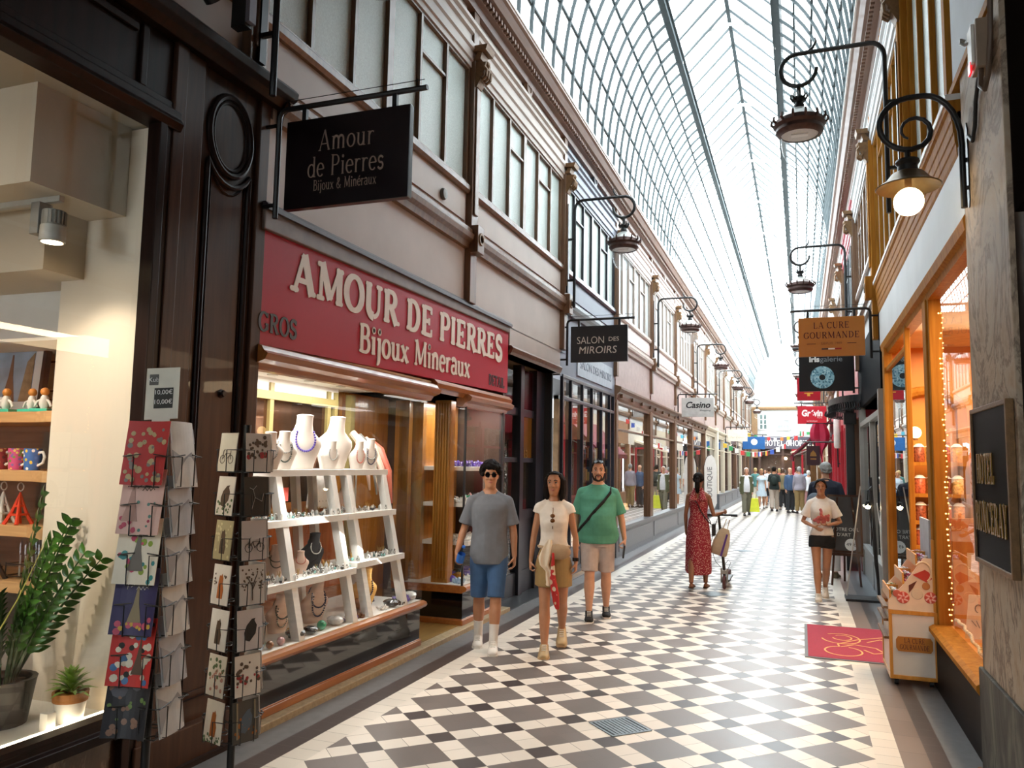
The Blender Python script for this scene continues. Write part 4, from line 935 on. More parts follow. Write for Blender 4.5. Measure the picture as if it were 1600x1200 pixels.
for kind, c, s, y, x, nm, lab in (
    ('ball', 'blue', 1.35, 4.50, -3.40, 'stone_sphere', 'pale blue stone sphere at the rack end of the showcase deck'),
    ('ball', 'teal', .8, 4.62, -3.46, 'stone_sphere', 'small teal stone sphere near the blue sphere'),
    ('ball', 'brown', .9, 4.60, -3.38, 'stone_sphere', 'mottled brown stone sphere beside the blue sphere'),
    ('ball', 'rose', .95, 4.72, -3.38, 'stone_sphere', 'small rose stone sphere beside the brown one'),
    ('rock', 'black', 1.25, 4.92, -3.40, 'polished_stone', 'dark polished slab of stone nearest the rose sphere'),
    ('rock', 'amber', .9, 5.02, -3.50, 'polished_stone', 'amber stone lying behind the dark slabs'),
    ('rock', 'black', 1.0, 5.10, -3.40, 'polished_stone', 'dark polished slab of stone beside the green sphere'),
    ('ball', 'green', 1.2, 5.26, -3.41, 'stone_sphere', 'bright green stone sphere on the showcase deck'),
    ('rock', 'white', 1.2, 5.46, -3.42, 'rough_stone', 'cloudy white stone beside the green sphere'),
    ('cluster', 'violet', 1.0, 5.66, -3.41, 'crystal_cluster', 'violet crystal cluster before the rose sphere'),
    ('rock', 'magenta', .55, 5.56, -3.45, 'rough_stone', 'small magenta stone behind the violet cluster'),
    ('cluster', 'brown', .8, 5.78, -3.40, 'crystal_cluster', 'brown crystal cluster next to the violet one'),
    ('ball', 'rose', 1.75, 5.92, -3.42, 'stone_sphere', 'large rose stone sphere on the deck'),
    ('rock', 'brown', 1.7, 6.06, -3.55, 'geode', 'tall dark brown geode behind the rose sphere'),
    ('cluster', 'clear', .8, 6.18, -3.40, 'crystal_cluster', 'clear crystal chips beyond the rose sphere'),
    ('rock', 'black', 1.2, 6.32, -3.40, 'geode', 'dark cut geode lying on the deck by the entrance'),
    ('rock', 'navy', 1.5, 6.32, -3.66, 'geode', 'deep navy geode at the back of the deck'),
    ('cluster', 'black', 1.1, 6.46, -3.40, 'crystal_cluster', 'black crystal cluster by the amethyst'),
    ('cluster', 'violet', 1.3, 6.58, -3.42, 'crystal_cluster', 'wide violet amethyst cluster near the showcase corner'),
    ('rock', 'white', 1.3, 6.70, -3.42, 'rough_stone', 'white stone at the far corner of the showcase deck')):
    small(kind, cm[c], s, (x, y, deck), lab, 'stone', nm, None, seed=len(lab), smooth=(kind != 'cluster'))
for k in range(9): small('cluster', cm['violet'], 1.25, (-3.45 - .1 * (k % 3), 8.0 + .085 * k, 1.681), 'violet crystal cluster on the top shelf of the corner showcase', 'crystal', 'crystal_cluster', 'violet clusters in the corner showcase', seed=k)
for k, (c, kind) in enumerate((('clear', 'cluster'), ('green', 'cluster'), ('rose', 'point'), ('black', 'rock'), ('white', 'rock'), ('black', 'cluster'), ('clear', 'cluster'))):
    small(kind, cm[c], 1.5 if kind != 'point' else 2.4, (-3.48, 7.99 + .12 * k, 1.291), '%s crystal, %s along the middle shelf of the corner showcase' % (c, 'first second third fourth fifth sixth seventh'.split()[k]), 'crystal', 'crystal', None, seed=k + 20)
for k in range(7): small('cluster', cm['clear' if k % 2 else 'white'], 1.2, (-3.46 - .12 * (k % 2), 8.0 + .11 * k, .881), 'pale crystal cluster on the low shelf of the corner showcase', 'crystal', 'crystal_cluster', 'pale clusters in the corner showcase', seed=k + 40)
for k in range(13):
    c = ('blue', 'violet', 'black', 'clear', 'amber', 'violet')[k % 6]
    small('rock' if k % 3 else 'cluster', cm[c], 1.2, (-3.42 - .13 * (k % 3), 7.82 + .075 * k, deck), '%s mineral on the deck of the corner showcase, %s from the shop entrance' % (c, 'first second third fourth fifth sixth seventh eighth ninth tenth eleventh twelfth thirteenth'.split()[k]), 'mineral', 'mineral', None, seed=k + 60)
tag(MB().box(-3.575, -3.572, 4.93, 5.0, 1.42, 1.52).build('sale_tag', M('red_tag', 'c8402e', .5)), 'small red price tag on the white stand leg', 'tag')
pc = thing('price_card', 'white card of earring rows leaning inside the showcase back', 'card', (-4.09, 6.15, 1.30))
MB().prism([(-4.10, 1.30), (-4.02, 1.30), (-4.05, 1.62), (-4.07, 1.62)], 6.0, 6.36).build('card', m_white, pc)
mb = MB()
for r in range(4):
    for k in range(6): mb.ball((-4.03 - .01 * r, 6.05 + .05 * k, 1.36 + .065 * r), .008, 5)
mb.build('earring_rows', m_silv, pc)
# ------------------------------------------------------------------ left side beyond the jeweller: dark doorway, mirror salon, display windows
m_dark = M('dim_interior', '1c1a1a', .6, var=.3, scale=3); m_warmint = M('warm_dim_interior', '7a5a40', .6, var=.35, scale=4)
mb = MB().box(-3.5, -3.3, 8.93, 11.08, 3.08, 3.37); struct('wall_left_doorway_fascia', mb, m_panelL)
mb = MB().prism([(-3.5, 3.04), (-3.29, 3.04), (-3.27, 3.07), (-3.25, 3.12), (-3.28, 3.15), (-3.5, 3.15)], 8.93, 11.05); struct(trim_name(), mb, m_brown)
struct('ceiling_doorway', MB().box(-4.6, -3.3, 8.98, 11.0, 3.04, 3.08), wood('tan_soffit', '6f5a44', '8a7258', .5, axis=1))
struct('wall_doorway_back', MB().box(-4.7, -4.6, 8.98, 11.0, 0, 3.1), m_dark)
d2 = struct('door_2', MB().box(-3.62, -3.52, 9.15, 9.28, 0, 3.04).box(-3.62, -3.50, 9.95, 10.09, 0, 3.04).box(-3.62, -3.50, 10.62, 10.98, 0, 3.04).box(-3.6, -3.54, 9.2, 10.7, 2.36, 2.46).box(-3.6, -3.54, 9.2, 10.7, 1.74, 1.80).box(-3.6, -3.54, 9.2, 10.7, 0, .30).box(-3.6, -3.54, 9.2, 10.7, .98, 1.10), m_navy, bevel=.004)
MB().box(-3.59, -3.57, 10.09, 10.62, 1.80, 2.36).build('amber_panel', M('amber_dim_glass', '4a3014', .2, emit=.12, ecol='a8641c'), d2)
MB().box(-3.59, -3.57, 10.09, 10.62, 2.46, 3.0).build('red_panel', M('red_dim_glass', '3a0a12', .2), d2)
for (a, b, c, d) in ((9.28, 9.95, .3, 3.0), (10.09, 10.62, 1.1, 1.74)): MB().quad((-3.56, a, c), (-3.56, b, c), (-3.56, b, d), (-3.56, a, d)).build('pane', m_glass, d2)
MB().box(-3.6, -3.56, 10.09, 10.62, .3, .98).build('lower_panel', m_navy, d2)
tex_text('13', .17, M('gold_number', '8a6a2c', .4, metal=.5), face((-3.565, 10.36, 1.79), (1, 0, 0)), d2, 'house_number', .002, .004)
sc = thing('lit_shelf', 'lit pale shelf of glassware behind the door marked 13', 'shelf', (-4.2, 10.6, 1.1))
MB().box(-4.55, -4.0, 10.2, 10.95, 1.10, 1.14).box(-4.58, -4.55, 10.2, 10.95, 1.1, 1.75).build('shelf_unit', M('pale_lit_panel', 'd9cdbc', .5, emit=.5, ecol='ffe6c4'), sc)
for k in range(7): tag(MB().lathe([(0, 0), (.028, 0), (.006, .015), (.006, .09), (.035, .13), (.035, .2), (.03, .2), (0, .11)], (-4.1 - .12 * (k % 2), 10.28 + .09 * k, 1.141), 10).build('wine_glass', m_glassT, smooth=True), 'stemmed glass on the lit shelf behind the door marked 13', 'glass', 'glasses behind the door marked 13')
for k, (z, r) in enumerate(((1.62, .13), (1.38, .12), (1.12, .13), (1.85, .11), (.9, .11))):
    w = thing('metal_wreath', 'round silver wreath, %s of the five in the dark doorway glass' % ('fourth third second fifth first'.split()[k] + ' from the bottom'), 'wreath', (-3.7, 9.75, z))
    MB().tube([(-3.68, 9.72 + r * math.cos(a), z + r * math.sin(a)) for a in [2 * PI * j / 18 for j in range(18)]], .035, 8, close=True).build('ring', M('polished_silver', 'b8b8ba', .15, metal=.9), w, True)
struct('wall_left_party', MB().box(-6.4, -3.4, 11.0, 11.06, 0, 3.4), m_dark)
# mirror salon 11.13-14.7
mb = MB().box(-3.5, -3.3, 11.08, 14.72, 3.02, 3.37); struct('wall_left_salon_fascia', mb, m_panelD)
sg = thing('shop_fascia', 'pale blue-grey fascia strip with grey lettering over the dark mirror salon', 'sign', (-3.29, 13.2, 3.12))
MB().box(-3.298, -3.283, 12.0, 14.45, 3.12, 3.52).build('board', M('pale_blue_fascia', '9aa2ab', .4), sg)
tex_text('SALON DES MIROIRS', .2, M('grey_lettering', '6d747e', .5), face((-3.2825, 13.25, 3.25), (1, 0, 0)), sg, width=2.2, ext=.003)
fr = MB()
for y in (11.22, 11.69, 12.37, 12.99, 13.67, 14.3, 14.62): sbox(fr, -1, -.03, .018, y - .026, y + .026, .1, 3.04)
for z in (.12, .42, 2.68, 3.0): sbox(fr, -1, -.03, .016, 11.2, 14.65, z, z + .05)
w = struct(window_name(), fr, m_navy, bevel=.004)
sbp = MB(); sbox(sbp, -1, -.06, 0, 11.2, 14.65, .05, .44); sbp.build('stall_riser', m_navy, w)
MB().quad((-3.33, 11.2, .44), (-3.33, 14.65, .44), (-3.33, 14.65, 3.02), (-3.33, 11.2, 3.02)).build('pane', m_glassR, w)
struct('wall_salon_back', MB().box(-4.8, -4.7, 11.06, 14.7, 0, 3.4), M('deep_red_hanging', '3a1218', .7, var=.3, scale=3))
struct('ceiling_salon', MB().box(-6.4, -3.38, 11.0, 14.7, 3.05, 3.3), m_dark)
# display windows further on
def disp_bay(i, frm, fas, back, goods=True, light=12, transom=2.39):
    a, b = PY[i], PY[i + 1]
    mb = MB(); sbox(mb, -1, -.2, .006, a + .08, b - .08, 3.2, 3.95); struct('wall_left_fascia_%d' % i, mb, fas)
    mb = MB(); sprof(mb, -1, [(-.1, 2.94), (.02, 2.94), (.04, 2.99), (.05, 3.06), (.10, 3.1), (.13, 3.16), (.13, 3.2), (0, 3.24), (-.1, 3.24)], a, b)
    for k in range(4 if i < 11 else 0):
        y = a + .35 + (b - a - .7) * k / 3; sbox(mb, -1, .04, .09, y - .03, y + .03, 3.01, 3.08)
    struct(trim_name(), mb, frm)
    mb = MB(); sbox(mb, -1, -.1, .05, a, b, .0, .52); sbox(mb, -1, -.1, .08, a + .0, b, .50, .56); sbox(mb, -1, .05, .06, a + .2, b - .2, .1, .44)
    struct('baseboard_left_%d' % i, mb, m_stone, bevel=.006)
    fr = MB(); m_ = (a + b) / 2
    for y in (a + .10, b - .10): sbox(fr, -1, -.08, .04, y - .08, y + .08, .5, 2.96)
    sbox(fr, -1, -.05, .01, a, b, transom, transom + .035); sbox(fr, -1, -.1, .02, a, b, 2.9, 2.96)
    w = struct(window_name(), fr, frm, bevel=.005)
    for y0, y1 in ((a + .18, b - .18),):
        MB().quad((-3.34, y0, .55), (-3.34, y1, .55), (-3.34, y1, 2.92), (-3.34, y0, 2.92)).build('pane', m_glassR, w)
    struct('wall_left_back_%d' % i, MB().box(-4.5, -4.4, a, b, 0, 3.3), back)
    struct('ceiling_left_%d' % i, MB().box(-6.4, -3.3, a, b, 2.98, 3.2), m_white)
    struct('floor_left_%d' % i, MB().box(-4.5, -3.36, a, b, .4, .54), m_oak)
    struct('wall_left_side_%d' % i, MB().box(-4.5, -3.4, b - .03, b + .03, 0, 3.3), back)
    if light: lamp('display_light', (-3.8, m_, 2.95), light, SOFT, 'AREA', .5, (0, 0, 0), sy=2.4)
m_bk1 = M('warm_shelf_back', '9a7a58', .6, var=.35, scale=5); m_bk2 = M('pale_shelf_back', 'b8aea0', .6, var=.2, scale=5)
for i in range(7, 18):
    frm = m_brown if i not in (11, 12, 13, 15) else M('cream_shopfront', 'cfc4ae', .45, var=.05)
    fas = M('rosy_fascia', 'a28d86', .5)
    disp_bay(i, frm, fas, m_bk1 if i % 2 else m_bk2, light=14 if i < 11 else 0)
# goods in the first display windows
random.seed(11)
pal = ['a83c34', 'c8a24c', '3c5a78', '7a8a4c', 'd8cfc0', '5a3a2c', 'b0703c', '2f3038']
for i in (7, 8):
    a, b = PY[i], PY[i + 1]
    shv = thing('display_shelves', 'dark display shelves of %s goods behind the %s brown window' % (('books', 'first') if i == 7 else ('toys', 'second')), 'shelves', (-4.25, a, .54))
    mb = MB()
    for z in (.95, 1.4, 1.85): mb.box(-4.39, -4.0, a + .2, b - .2, z - .03, z)
    mb.box(-4.39, -4.0, a + .16, a + .2, .54, 2.2).box(-4.39, -4.0, b - .2, b - .16, .54, 2.2).box(-4.39, -4.0, (a + b) / 2 - .02, (a + b) / 2 + .02, .54, 2.2); mb.build('shelf_frame', m_darkwood2, shv)
    protos_b = {}
    for z in (.541, .951, 1.401, 1.851):
        y = a + .26
        while y < b - .3:
            c = random.choice(pal); h = random.uniform(.16, .3); wd = random.uniform(.05, .16)
            if abs(y + wd / 2 - (a + b) / 2) > wd / 2 + .04:
                o = MB().box(-.08, .08, 0, wd, 0, h).build('boxed_item', M('goods_' + c, c, .5, var=.2, scale=12)); o.location = (-4.15, y, z)
                tag(o, 'coloured box of goods on the display shelves behind the %s brown window' % ('first' if i == 7 else 'second'), 'box', 'boxed goods behind the %s brown window' % ('first' if i == 7 else 'second'))
            y += wd + random.uniform(.02, .12)
for k, y in enumerate((15.6, 16.2, 17.6)):
    t = thing('table_lamp', 'small lit table lamp behind the first brown window, %s' % ('nearest the mirror salon', 'in the middle', 'by the far post')[k], 'lamp', (-3.7, y, .541))
    MB().lathe([(0, 0), (.06, 0), (.05, .02), (.012, .04), (.012, .22), (0, .22)], (-3.7, y, .541), 12).build('base', m_gold, t, True)
    MB().lathe([(.09, .2), (.05, .34), (.048, .34), (.088, .2)], (-3.7, y, .541), 16).build('lamp_shade', M('lit_shade', 'e8c890', .6, emit=2.5, ecol='ffcf8a'), t, True)
# door in the fourth brown bay and a tall white banner stand in front of it
bn = thing('feather_banner', 'tall white leaf-shaped advertising banner with grey lettering by the shop doorway', 'banner', (-2.98, 28.6, 0))
poly = [(-.22, .25), (-.22, 1.7), (-.18, 1.95), (-.08, 2.1), (.04, 2.12), (.14, 2.0), (.2, 1.7), (.2, .45), (.1, .25)]
MB().prism([(-2.98 + p[0], p[1]) for p in poly], 28.59, 28.60).build('cloth', m_white, bn)
MB().tube([(-3.21, 28.6, .02), (-3.21, 28.6, 1.75), (-3.12, 28.6, 2.05), (-2.98, 28.6, 2.13)], .012, 6).box(-3.3, -2.75, 28.45, 28.75, 0, .03).build('pole', m_black, bn)
tex_text('BOUTIQUE', .24, M('banner_grey', '6a6a6e', .6), Matrix.Translation((-2.94, 28.585, 1.1)) @ Matrix(((0, 0, 0, 0),) * 4).__class__(((0, -1, 0, 0), (0, 0, -1, 0), (1, 0, 0, 0), (0, 0, 0, 1))), bn, ext=.002, width=1.2)
# cream stone pier further on
struct('wall_left_pier', MB().box(-3.3, -3.18, 33.2, 33.7, 0, 3.3), M('cream_stone_pier', 'd4cab8', .5, var=.06), bevel=.01)
struct(trim_name(), MB().box(-3.3, -3.12, 33.1, 33.8, 0, .62), m_stone, bevel=.01)
# ------------------------------------------------------------------ right side
# marble pillar with the hotel plaque
m_marb = marble('brown_grey_marble', [(.28, '5c5048'), (.40, '94806c'), (.47, 'b4a08c'), (.50, '7c6c60'), (.54, 'b0a08e'), (.64, 'a8927c'), (.72, '6e6056')], .5, 1.7, (1, 1, .6))
m_marbd = marble('dark_grey_marble', [(.30, '33322f'), (.5, '55524c'), (.6, '6e6a60'), (.7, '3e3c38')], .45, 2.0, (1, 1, .6))
struct('wall_right_pillar', MB().box(.965, 1.5, 4.34, 5.36, .6, 4.2), m_marb, bevel=.006)
struct('wall_right_pillar_return', MB().box(.99, 1.5, 2.6, 4.34, .6, 5.2), marble('deep_brown_marble', [(.3, '14100e'), (.55, '2c2420'), (.65, '4a3e36')], .6, 1.6), bevel=.006)
struct('baseboard_right', MB().box(.945, 1.5, 2.6, 5.38, 0, .605), m_marbd, bevel=.008)
struct('wall_right_plaster', MB().box(.955, 1.2, 4.1, 5.52, 4.2, 6.92), M('white_plaster_wall', 'b4bac0', .7, var=.08, scale=3, bump=.1))
m_pier = M('near_black_pier', '120e0c', .7, spec=0)
struct('wall_right_near', MB().box(1.0, 1.5, Y0, 2.6, 0, 6.9), m_pier)
struct('wall_right_dark_pier', MB().box(.93, 1.2, 2.8, 4.06, 2.9, 6.92), m_pier)
hp = thing('wall_plaque', 'black glossy HOTEL RONCERAY plaque in a gilt frame on the marble pillar', 'plaque', (.96, 4.8, 1.6))
MB().box(.935, .96, 4.40, 5.22, 1.24, 2.06).build('board', M('plaque_black', '070608', .35, spec=.01, var=.1), hp)
fr = MB()
for a, b, c, d in ((4.38, 5.24, 1.22, 1.245), (4.38, 5.24, 2.055, 2.08), (4.38, 4.405, 1.22, 2.08), (5.215, 5.24, 1.22, 2.08)): fr.box(.925, .962, a, b, c, d)
fr.build('frame', m_gold, hp, bevel=.003)
for q in ('brown_grey_marble', 'deep_brown_marble', 'dark_grey_marble'): MATS[q].node_tree.nodes['Principled BSDF'].inputs['Specular IOR Level'].default_value = .015
m_goldl = M('gilt_letter', 'a07c3a', .25, metal=.7, var=.1)
serif_text('HOTEL', .165, m_goldl, face((.934, 4.92, 1.66), (-1, 0, 0)), hp, T=.15, t=.07, slab=.06, half=.12, gap=.05, width=.42, xs=.8, ext=.005)
serif_text('RONCERAY', .165, m_goldl, face((.934, 4.83, 1.40), (-1, 0, 0)), hp, T=.15, t=.07, slab=.06, half=.12, gap=.05, width=.74, xs=.8, ext=.005)
# sweet shop window, mullions and entrance
m_orange = M('orange_shop_wall', 'c87a2a', .5, var=.06, scale=3)
struct('baseboard_right_shop', MB().box(.985, 1.2, 5.38, 7.5, 0, .44), M('black_brown_riser', '1a1412', .5, spec=.05))
mb = MB().prism([(1.08, .43), (.95, .43), (.93, .46), (.93, .49), (.96, .51), (1.08, .52)], 5.38, 7.22); struct(trim_name(), mb, m_ochre)
struct('wall_right_shop_fascia', MB().box(.965, 1.2, 5.36, 10.95, 3.28, 3.76), m_panelR)
mb = MB().prism([(1.2, 3.70), (.966, 3.70), (.958, 3.73), (.956, 3.79), (.950, 3.80), (.948, 3.86), (.942, 3.87), (.940, 3.94), (.934, 3.95), (.930, 4.02), (.915, 4.04), (.912, 4.08), (1.2, 4.08)], 5.5, 10.98); struct(trim_name(), mb, m_ochre)
struct(trim_name(), MB().box(.905, 1.0, 5.5, 10.98, 4.08, 4.12), m_white)
mb = MB().prism([(1.1, 3.12), (1.0, 3.12), (.99, 3.17), (.96, 3.19), (.95, 3.26), (.965, 3.29), (1.1, 3.29)], 5.36, 10.75); struct(trim_name(), mb, m_ochre)
fr = MB().box(1.0, 1.1, 7.18, 7.50, .44, 3.2).box(.985, 1.02, 7.25, 7.43, .5, 3.14).box(.98, 1.09, 5.36, 5.45, .5, 3.2)
w = struct(window_name(), fr, m_ochre, bevel=.008)
MB().quad((1.045, 5.4, .5), (1.045, 7.2, .5), (1.045, 7.2, 3.15), (1.045, 5.4, 3.15)).build('pane', glass('sweet_window_glass', (.97, .97, .96), 0, 1.45, 1.0), w)
fr = MB().box(.955, 1.05, 10.42, 10.62, 0, 3.2).box(.98, 1.03, 8.60, 8.68, 0, 3.15).box(.98, 1.03, 8.64, 10.5, .0, .3).box(.98, 1.03, 8.64, 10.5, 2.9, 2.95)
w = struct('door_3', fr, m_ochre, bevel=.006)
MB().quad((1.0, 8.66, .3), (1.0, 10.44, .3), (1.0, 10.44, 2.92), (1.0, 8.66, 2.92)).build('pane', m_glassR, w)
struct('ceiling_right_shop', MB().box(1.02, 4.1, 5.36, 10.95, 3.2, 3.4), M('orange_shop_ceiling', 'd8b488', .6))
struct('wall_right_shop_far', MB().box(4.0, 4.1, 2.6, 10.95, 0, 3.4), m_orange)
struct('wall_right_shop_near', MB().box(1.2, 4.1, 5.2, 5.36, 0, 3.4), m_orange)
struct('wall_right_shop_end', MB().box(1.06, 4.1, 10.62, 10.75, 0, 3.3), m_orange)
mb = MB()
for s in (-1, 1): mb.box(1.42 + s * .36 - .05, 1.42 + s * .36 + .05, 10.5, 10.62, 0, 2.45)
mb.tube([(1.42 + .36 * math.cos(a), 10.56, 2.42 + .25 * math.sin(a)) for a in [PI * k / 12 for k in range(13)]], .06, 8)
struct(trim_name(), mb, m_ochre)
sv = thing('sweet_shelves', 'orange alcove shelving holding jars of biscuits inside the sweet shop', 'shelving', (1.42, 10.4, 0))
for z in (.45, .87, 1.15, 1.46, 1.82): MB().box(1.08, 1.78, 10.22, 10.5, z - .04, z).build('shelf', m_ochre, sv); MB().box(1.86, 2.6, 10.22, 10.6, z - .04, z).build('shelf', m_ochre, sv)
m_jar = [M('jar_' + c, c, .25, var=.5, scale=40) for c in ('c88a4a', '8a4a34', 'd8b070', 'b05a3c')]
k = 0
for z in (.451, .871, 1.151, 1.461, 1.821):
    for x in (1.16, 1.29, 1.42, 1.55, 1.68, 1.94, 2.08, 2.22, 2.36, 2.5):
        t = thing('biscuit_jar', 'jar of biscuits with a pale cloth lid on the orange alcove shelves', 'jar', (x, 10.32, z), group='biscuit jars in the sweet shop alcove')
        MB().lathe([(0, 0), (.055, 0), (.06, .03), (.06, .16), (.045, .18), (0, .18)], (x, 10.32, z), 12).build('body', m_jar[k % 4], t, True)
        MB().lathe([(.066, .175), (.05, .19), (.03, .21), (0, .215)], (x, 10.32, z), 12).build('lid', m_white, t, True); k += 1
gl2 = thing('globe_lamp', 'small lit globe lamp on the upper alcove shelf in the sweet shop', 'lamp', (1.25, 10.26, 2.1))
MB().ball((1.25, 10.28, 2.16), .07, 14).build('globe', M('lit_globe_small', 'ffe9c0', .5, emit=10, ecol='ffcf80'), gl2, True); MB().lathe([(0, 0), (.03, 0), (.03, .03), (0, .03)], (1.25, 10.28, 2.07), 10).build('base', m_gold, gl2)
lamp('sweet_shop_light', (2.0, 8.6, 3.15), 210, WARM, 'AREA', 1.6, (0, 0, 0), sy=3.2)
lamp('sweet_window_light', (1.35, 6.2, 3.1), 70, WARM, 'AREA', .4, (0, 0, 0), sy=1.2)
lamp('alcove_light', (1.7, 9.7, 2.8), 34, WARM, 'AREA', .9, (math.radians(-50), 0, 0), sy=.2)
for x, y in ((1.30, 8.9), (1.5, 9.7), (1.35, 7.6), (1.5, 6.4), (1.9, 8.0)): tag(downlight(x, y, 3.198, 'bright round downlight in the sweet shop ceiling', .05, mt=m_bulb), group='downlights in the sweet shop ceiling')
# window dressing
struct(trim_name(), MB().box(1.08, 1.75, 5.4, 7.2, .36, .518), wood('honey_pine', 'b06a28', 'c8843c', .4, axis=2))
m_kraft = M('brown_card', 'a8672c', .6, var=.1)
cb = thing('display_board', 'tall brown wooden display panel with a pale cut-out behind the sweet shop glass', 'panel', (1.25, 7.1, .52))
MB().box(1.09, 1.33, 7.04, 7.07, .52, 1.36).build('board', wood('honey_pine', 'b06a28', 'c8843c', .4, axis=2), cb); MB().box(1.19, 1.26, 7.03, 7.041, .88, 1.1).build('cut_out', M('cut_out', 'd8c0a0', .5), cb)
lf = thing('leaflet', 'white leaflet with a drawn face leaning inside the sweet shop window', 'leaflet', (1.15, 6.6, .52))
MB().prism([(1.085, .53), (1.21, .53), (1.25, .84), (1.12, .84)], 6.62, 6.628).build('paper', M('leaflet_paper', 'e8d8c0', .6), lf)
MB().tube([(1.178 + .022 * math.cos(a), 6.617, .745 + .028 * math.sin(a)) for a in [2 * PI * k / 14 for k in range(11)]], .004, 5).build('drawing', m_dkletter, lf)
MB().bar((1.13, 6.616, .66), (1.16, 6.616, .62), .005).bar((1.16, 6.616, .66), (1.18, 6.616, .61), .005).bar((1.19, 6.616, .66), (1.21, 6.616, .62), .005).build('lines', m_dkletter, lf)
bs = MB()
for k in range(34):
    t = k / 33; bs.ball((1.075 + .008 * math.sin(k), 6.9 - 1.25 * t, .56 + .02 * math.sin(PI * t * 2) + .05 * (1 - t)), .013, 7)
tag(bs.build('pearl_garland', M('pearl', 'e8d8b8', .25), smooth=True), 'garland of pale beads along the sweet shop window sill', 'garland')
fl = thing('flower_spray', 'spray of white artificial flowers at the pillar end of the sweet shop sill', 'flowers', (1.12, 5.75, .52))
st = MB(); lvs = MB(); blm = MB(); random.seed(4)
for k in range(16):
    p = Vector((1.1 + random.uniform(-.02, .14), 5.75 + random.uniform(-.22, .3), .55 + random.uniform(.02, .16))); st.tube([(1.12, 5.75, .525), p], .004, 4)
    for j in range(3): leaf(lvs, p, (random.uniform(-1, 1), random.uniform(-1, 1), .2), (0, 0, 1), .08, .03)
    if k % 2 == 0:
        for j in range(5): a = 2 * PI * j / 5; leaf(blm, p + Vector((0, 0, .02)), (math.cos(a), math.sin(a), .5), (0, 0, 1), .035, .03, .3, 3)
st.build('stems', m_leafd, fl); lvs.build('leaves', m_leaf, fl, True); blm.build('blossoms', m_white, fl, True)
tg = thing('treat_bowl', 'glass dish of pale sweets behind the sweet shop glass', 'dish', (1.2, 6.25, .52))
MB().lathe([(0, 0), (.06, 0), (.09, .05), (.085, .05), (.05, .01), (0, .01)], (1.2, 6.2, .521), 16).build('dish', m_glassT, tg, True)
mb = MB()
for k in range(9): mb.ball((1.2 + .05 * math.cos(k * 2.4), 6.2 + .05 * math.sin(k * 2.4), .56 + .012 * (k % 3)), .025, 8)
mb.build('sweets', M('pale_sweet', 'e0b8a0', .4), tg, True)
# string of tiny lights beside the gold mullion
sl = MB(); random.seed(9)
for k in range(60): sl.ball((1.045 + random.uniform(-.01, .02), 6.93 + random.uniform(-.03, .0), .6 + 2.4 * k / 60), .006, 5)
tag(sl.build('fairy_lights', M('fairy_bulb', 'ffd9a0', .5, emit=6, ecol='ffc070')), 'string of tiny warm lights beside the gold mullion', 'lights', kind='stuff')
# ------------------------------------------------------------------ right side beyond the sweet shop
struct('wall_right_iris_fascia', MB().box(.96, 1.3, 10.95, 14.9, 2.75, 3.72), M('matt_black_fascia', '101114', .6, spec=.02))
m_gframe = M('pale_grey_shop_frame', '8f8c86', .4, var=.06)
fr = MB().box(.93, 1.03, 11.0, 11.12, 0, 2.75).box(.93, 1.03, 14.5, 14.62, 0, 2.75).box(.95, 1.03, 12.7, 12.78, 0, 2.5).box(.94, 1.03, 11.0, 14.6, .42, .5).box(.94, 1.03, 11.0, 14.6, 2.42, 2.5).box(.96, 1.03, 11.0, 14.6, 0, .42)
w = struct(window_name(), fr, m_gframe, bevel=.005)
MB().quad((.99, 11.1, .5), (.99, 14.5, .5), (.99, 14.5, 2.42), (.99, 11.1, 2.42)).build('pane', m_glassR, w)
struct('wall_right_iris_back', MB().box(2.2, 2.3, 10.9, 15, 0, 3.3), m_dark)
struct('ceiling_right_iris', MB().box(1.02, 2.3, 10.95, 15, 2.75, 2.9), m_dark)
lamp('iris_shop_light', (1.5, 12.8, 2.7), 16, COOL, 'AREA', .5, (0, 0, 0), sy=2.0)
m_redp = M('red_shop_paint', 'a01828', .35, var=.06); m_redd = M('deep_red_paint', '7a101e', .4)
mb = MB().box(.95, 1.3, 14.9, 29.7, 2.62, 3.72); struct('wall_right_red_fascia', mb, m_redp)
for k, y in enumerate((15.8, 17.2, 18.6, 20.4, 22.3, 24.2, 26.0, 27.9, 29.6)):
    mb = MB().box(.90, 1.05, y - .12, y + .12, 0, 2.75).box(.88, 1.05, y - .08, y + .08, .2, 2.6); struct(trim_name(), mb, m_redp if k else m_brown, bevel=.006)
mb = MB().box(.94, 1.05, 14.9, 29.7, 0, .55); struct('baseboard_right_red', mb, m_redd)
for k, (a, b) in enumerate(((15.9, 18.5), (18.7, 22.2), (22.4, 25.9), (26.1, 29.5))):
    w = struct(window_name(), MB().box(.96, 1.0, a, b, .55, .62).box(.96, 1.0, a, b, 2.1, 2.16), m_redp)
    MB().quad((.98, a, .6), (.98, b, .6), (.98, b, 2.62), (.98, a, 2.62)).build('pane', m_glassR, w)
struct('wall_right_red_back', MB().box(2.2, 2.3, 15, 29.7, 0, 3.4), m_warmint)
struct('ceiling_right_red', MB().box(1.0, 2.3, 15, 29.7, 2.9, 3.0), m_warmint)
lamp('red_shop_light', (1.6, 19, 2.85), 30, WARM, 'AREA', .5, (0, 0, 0), sy=7)
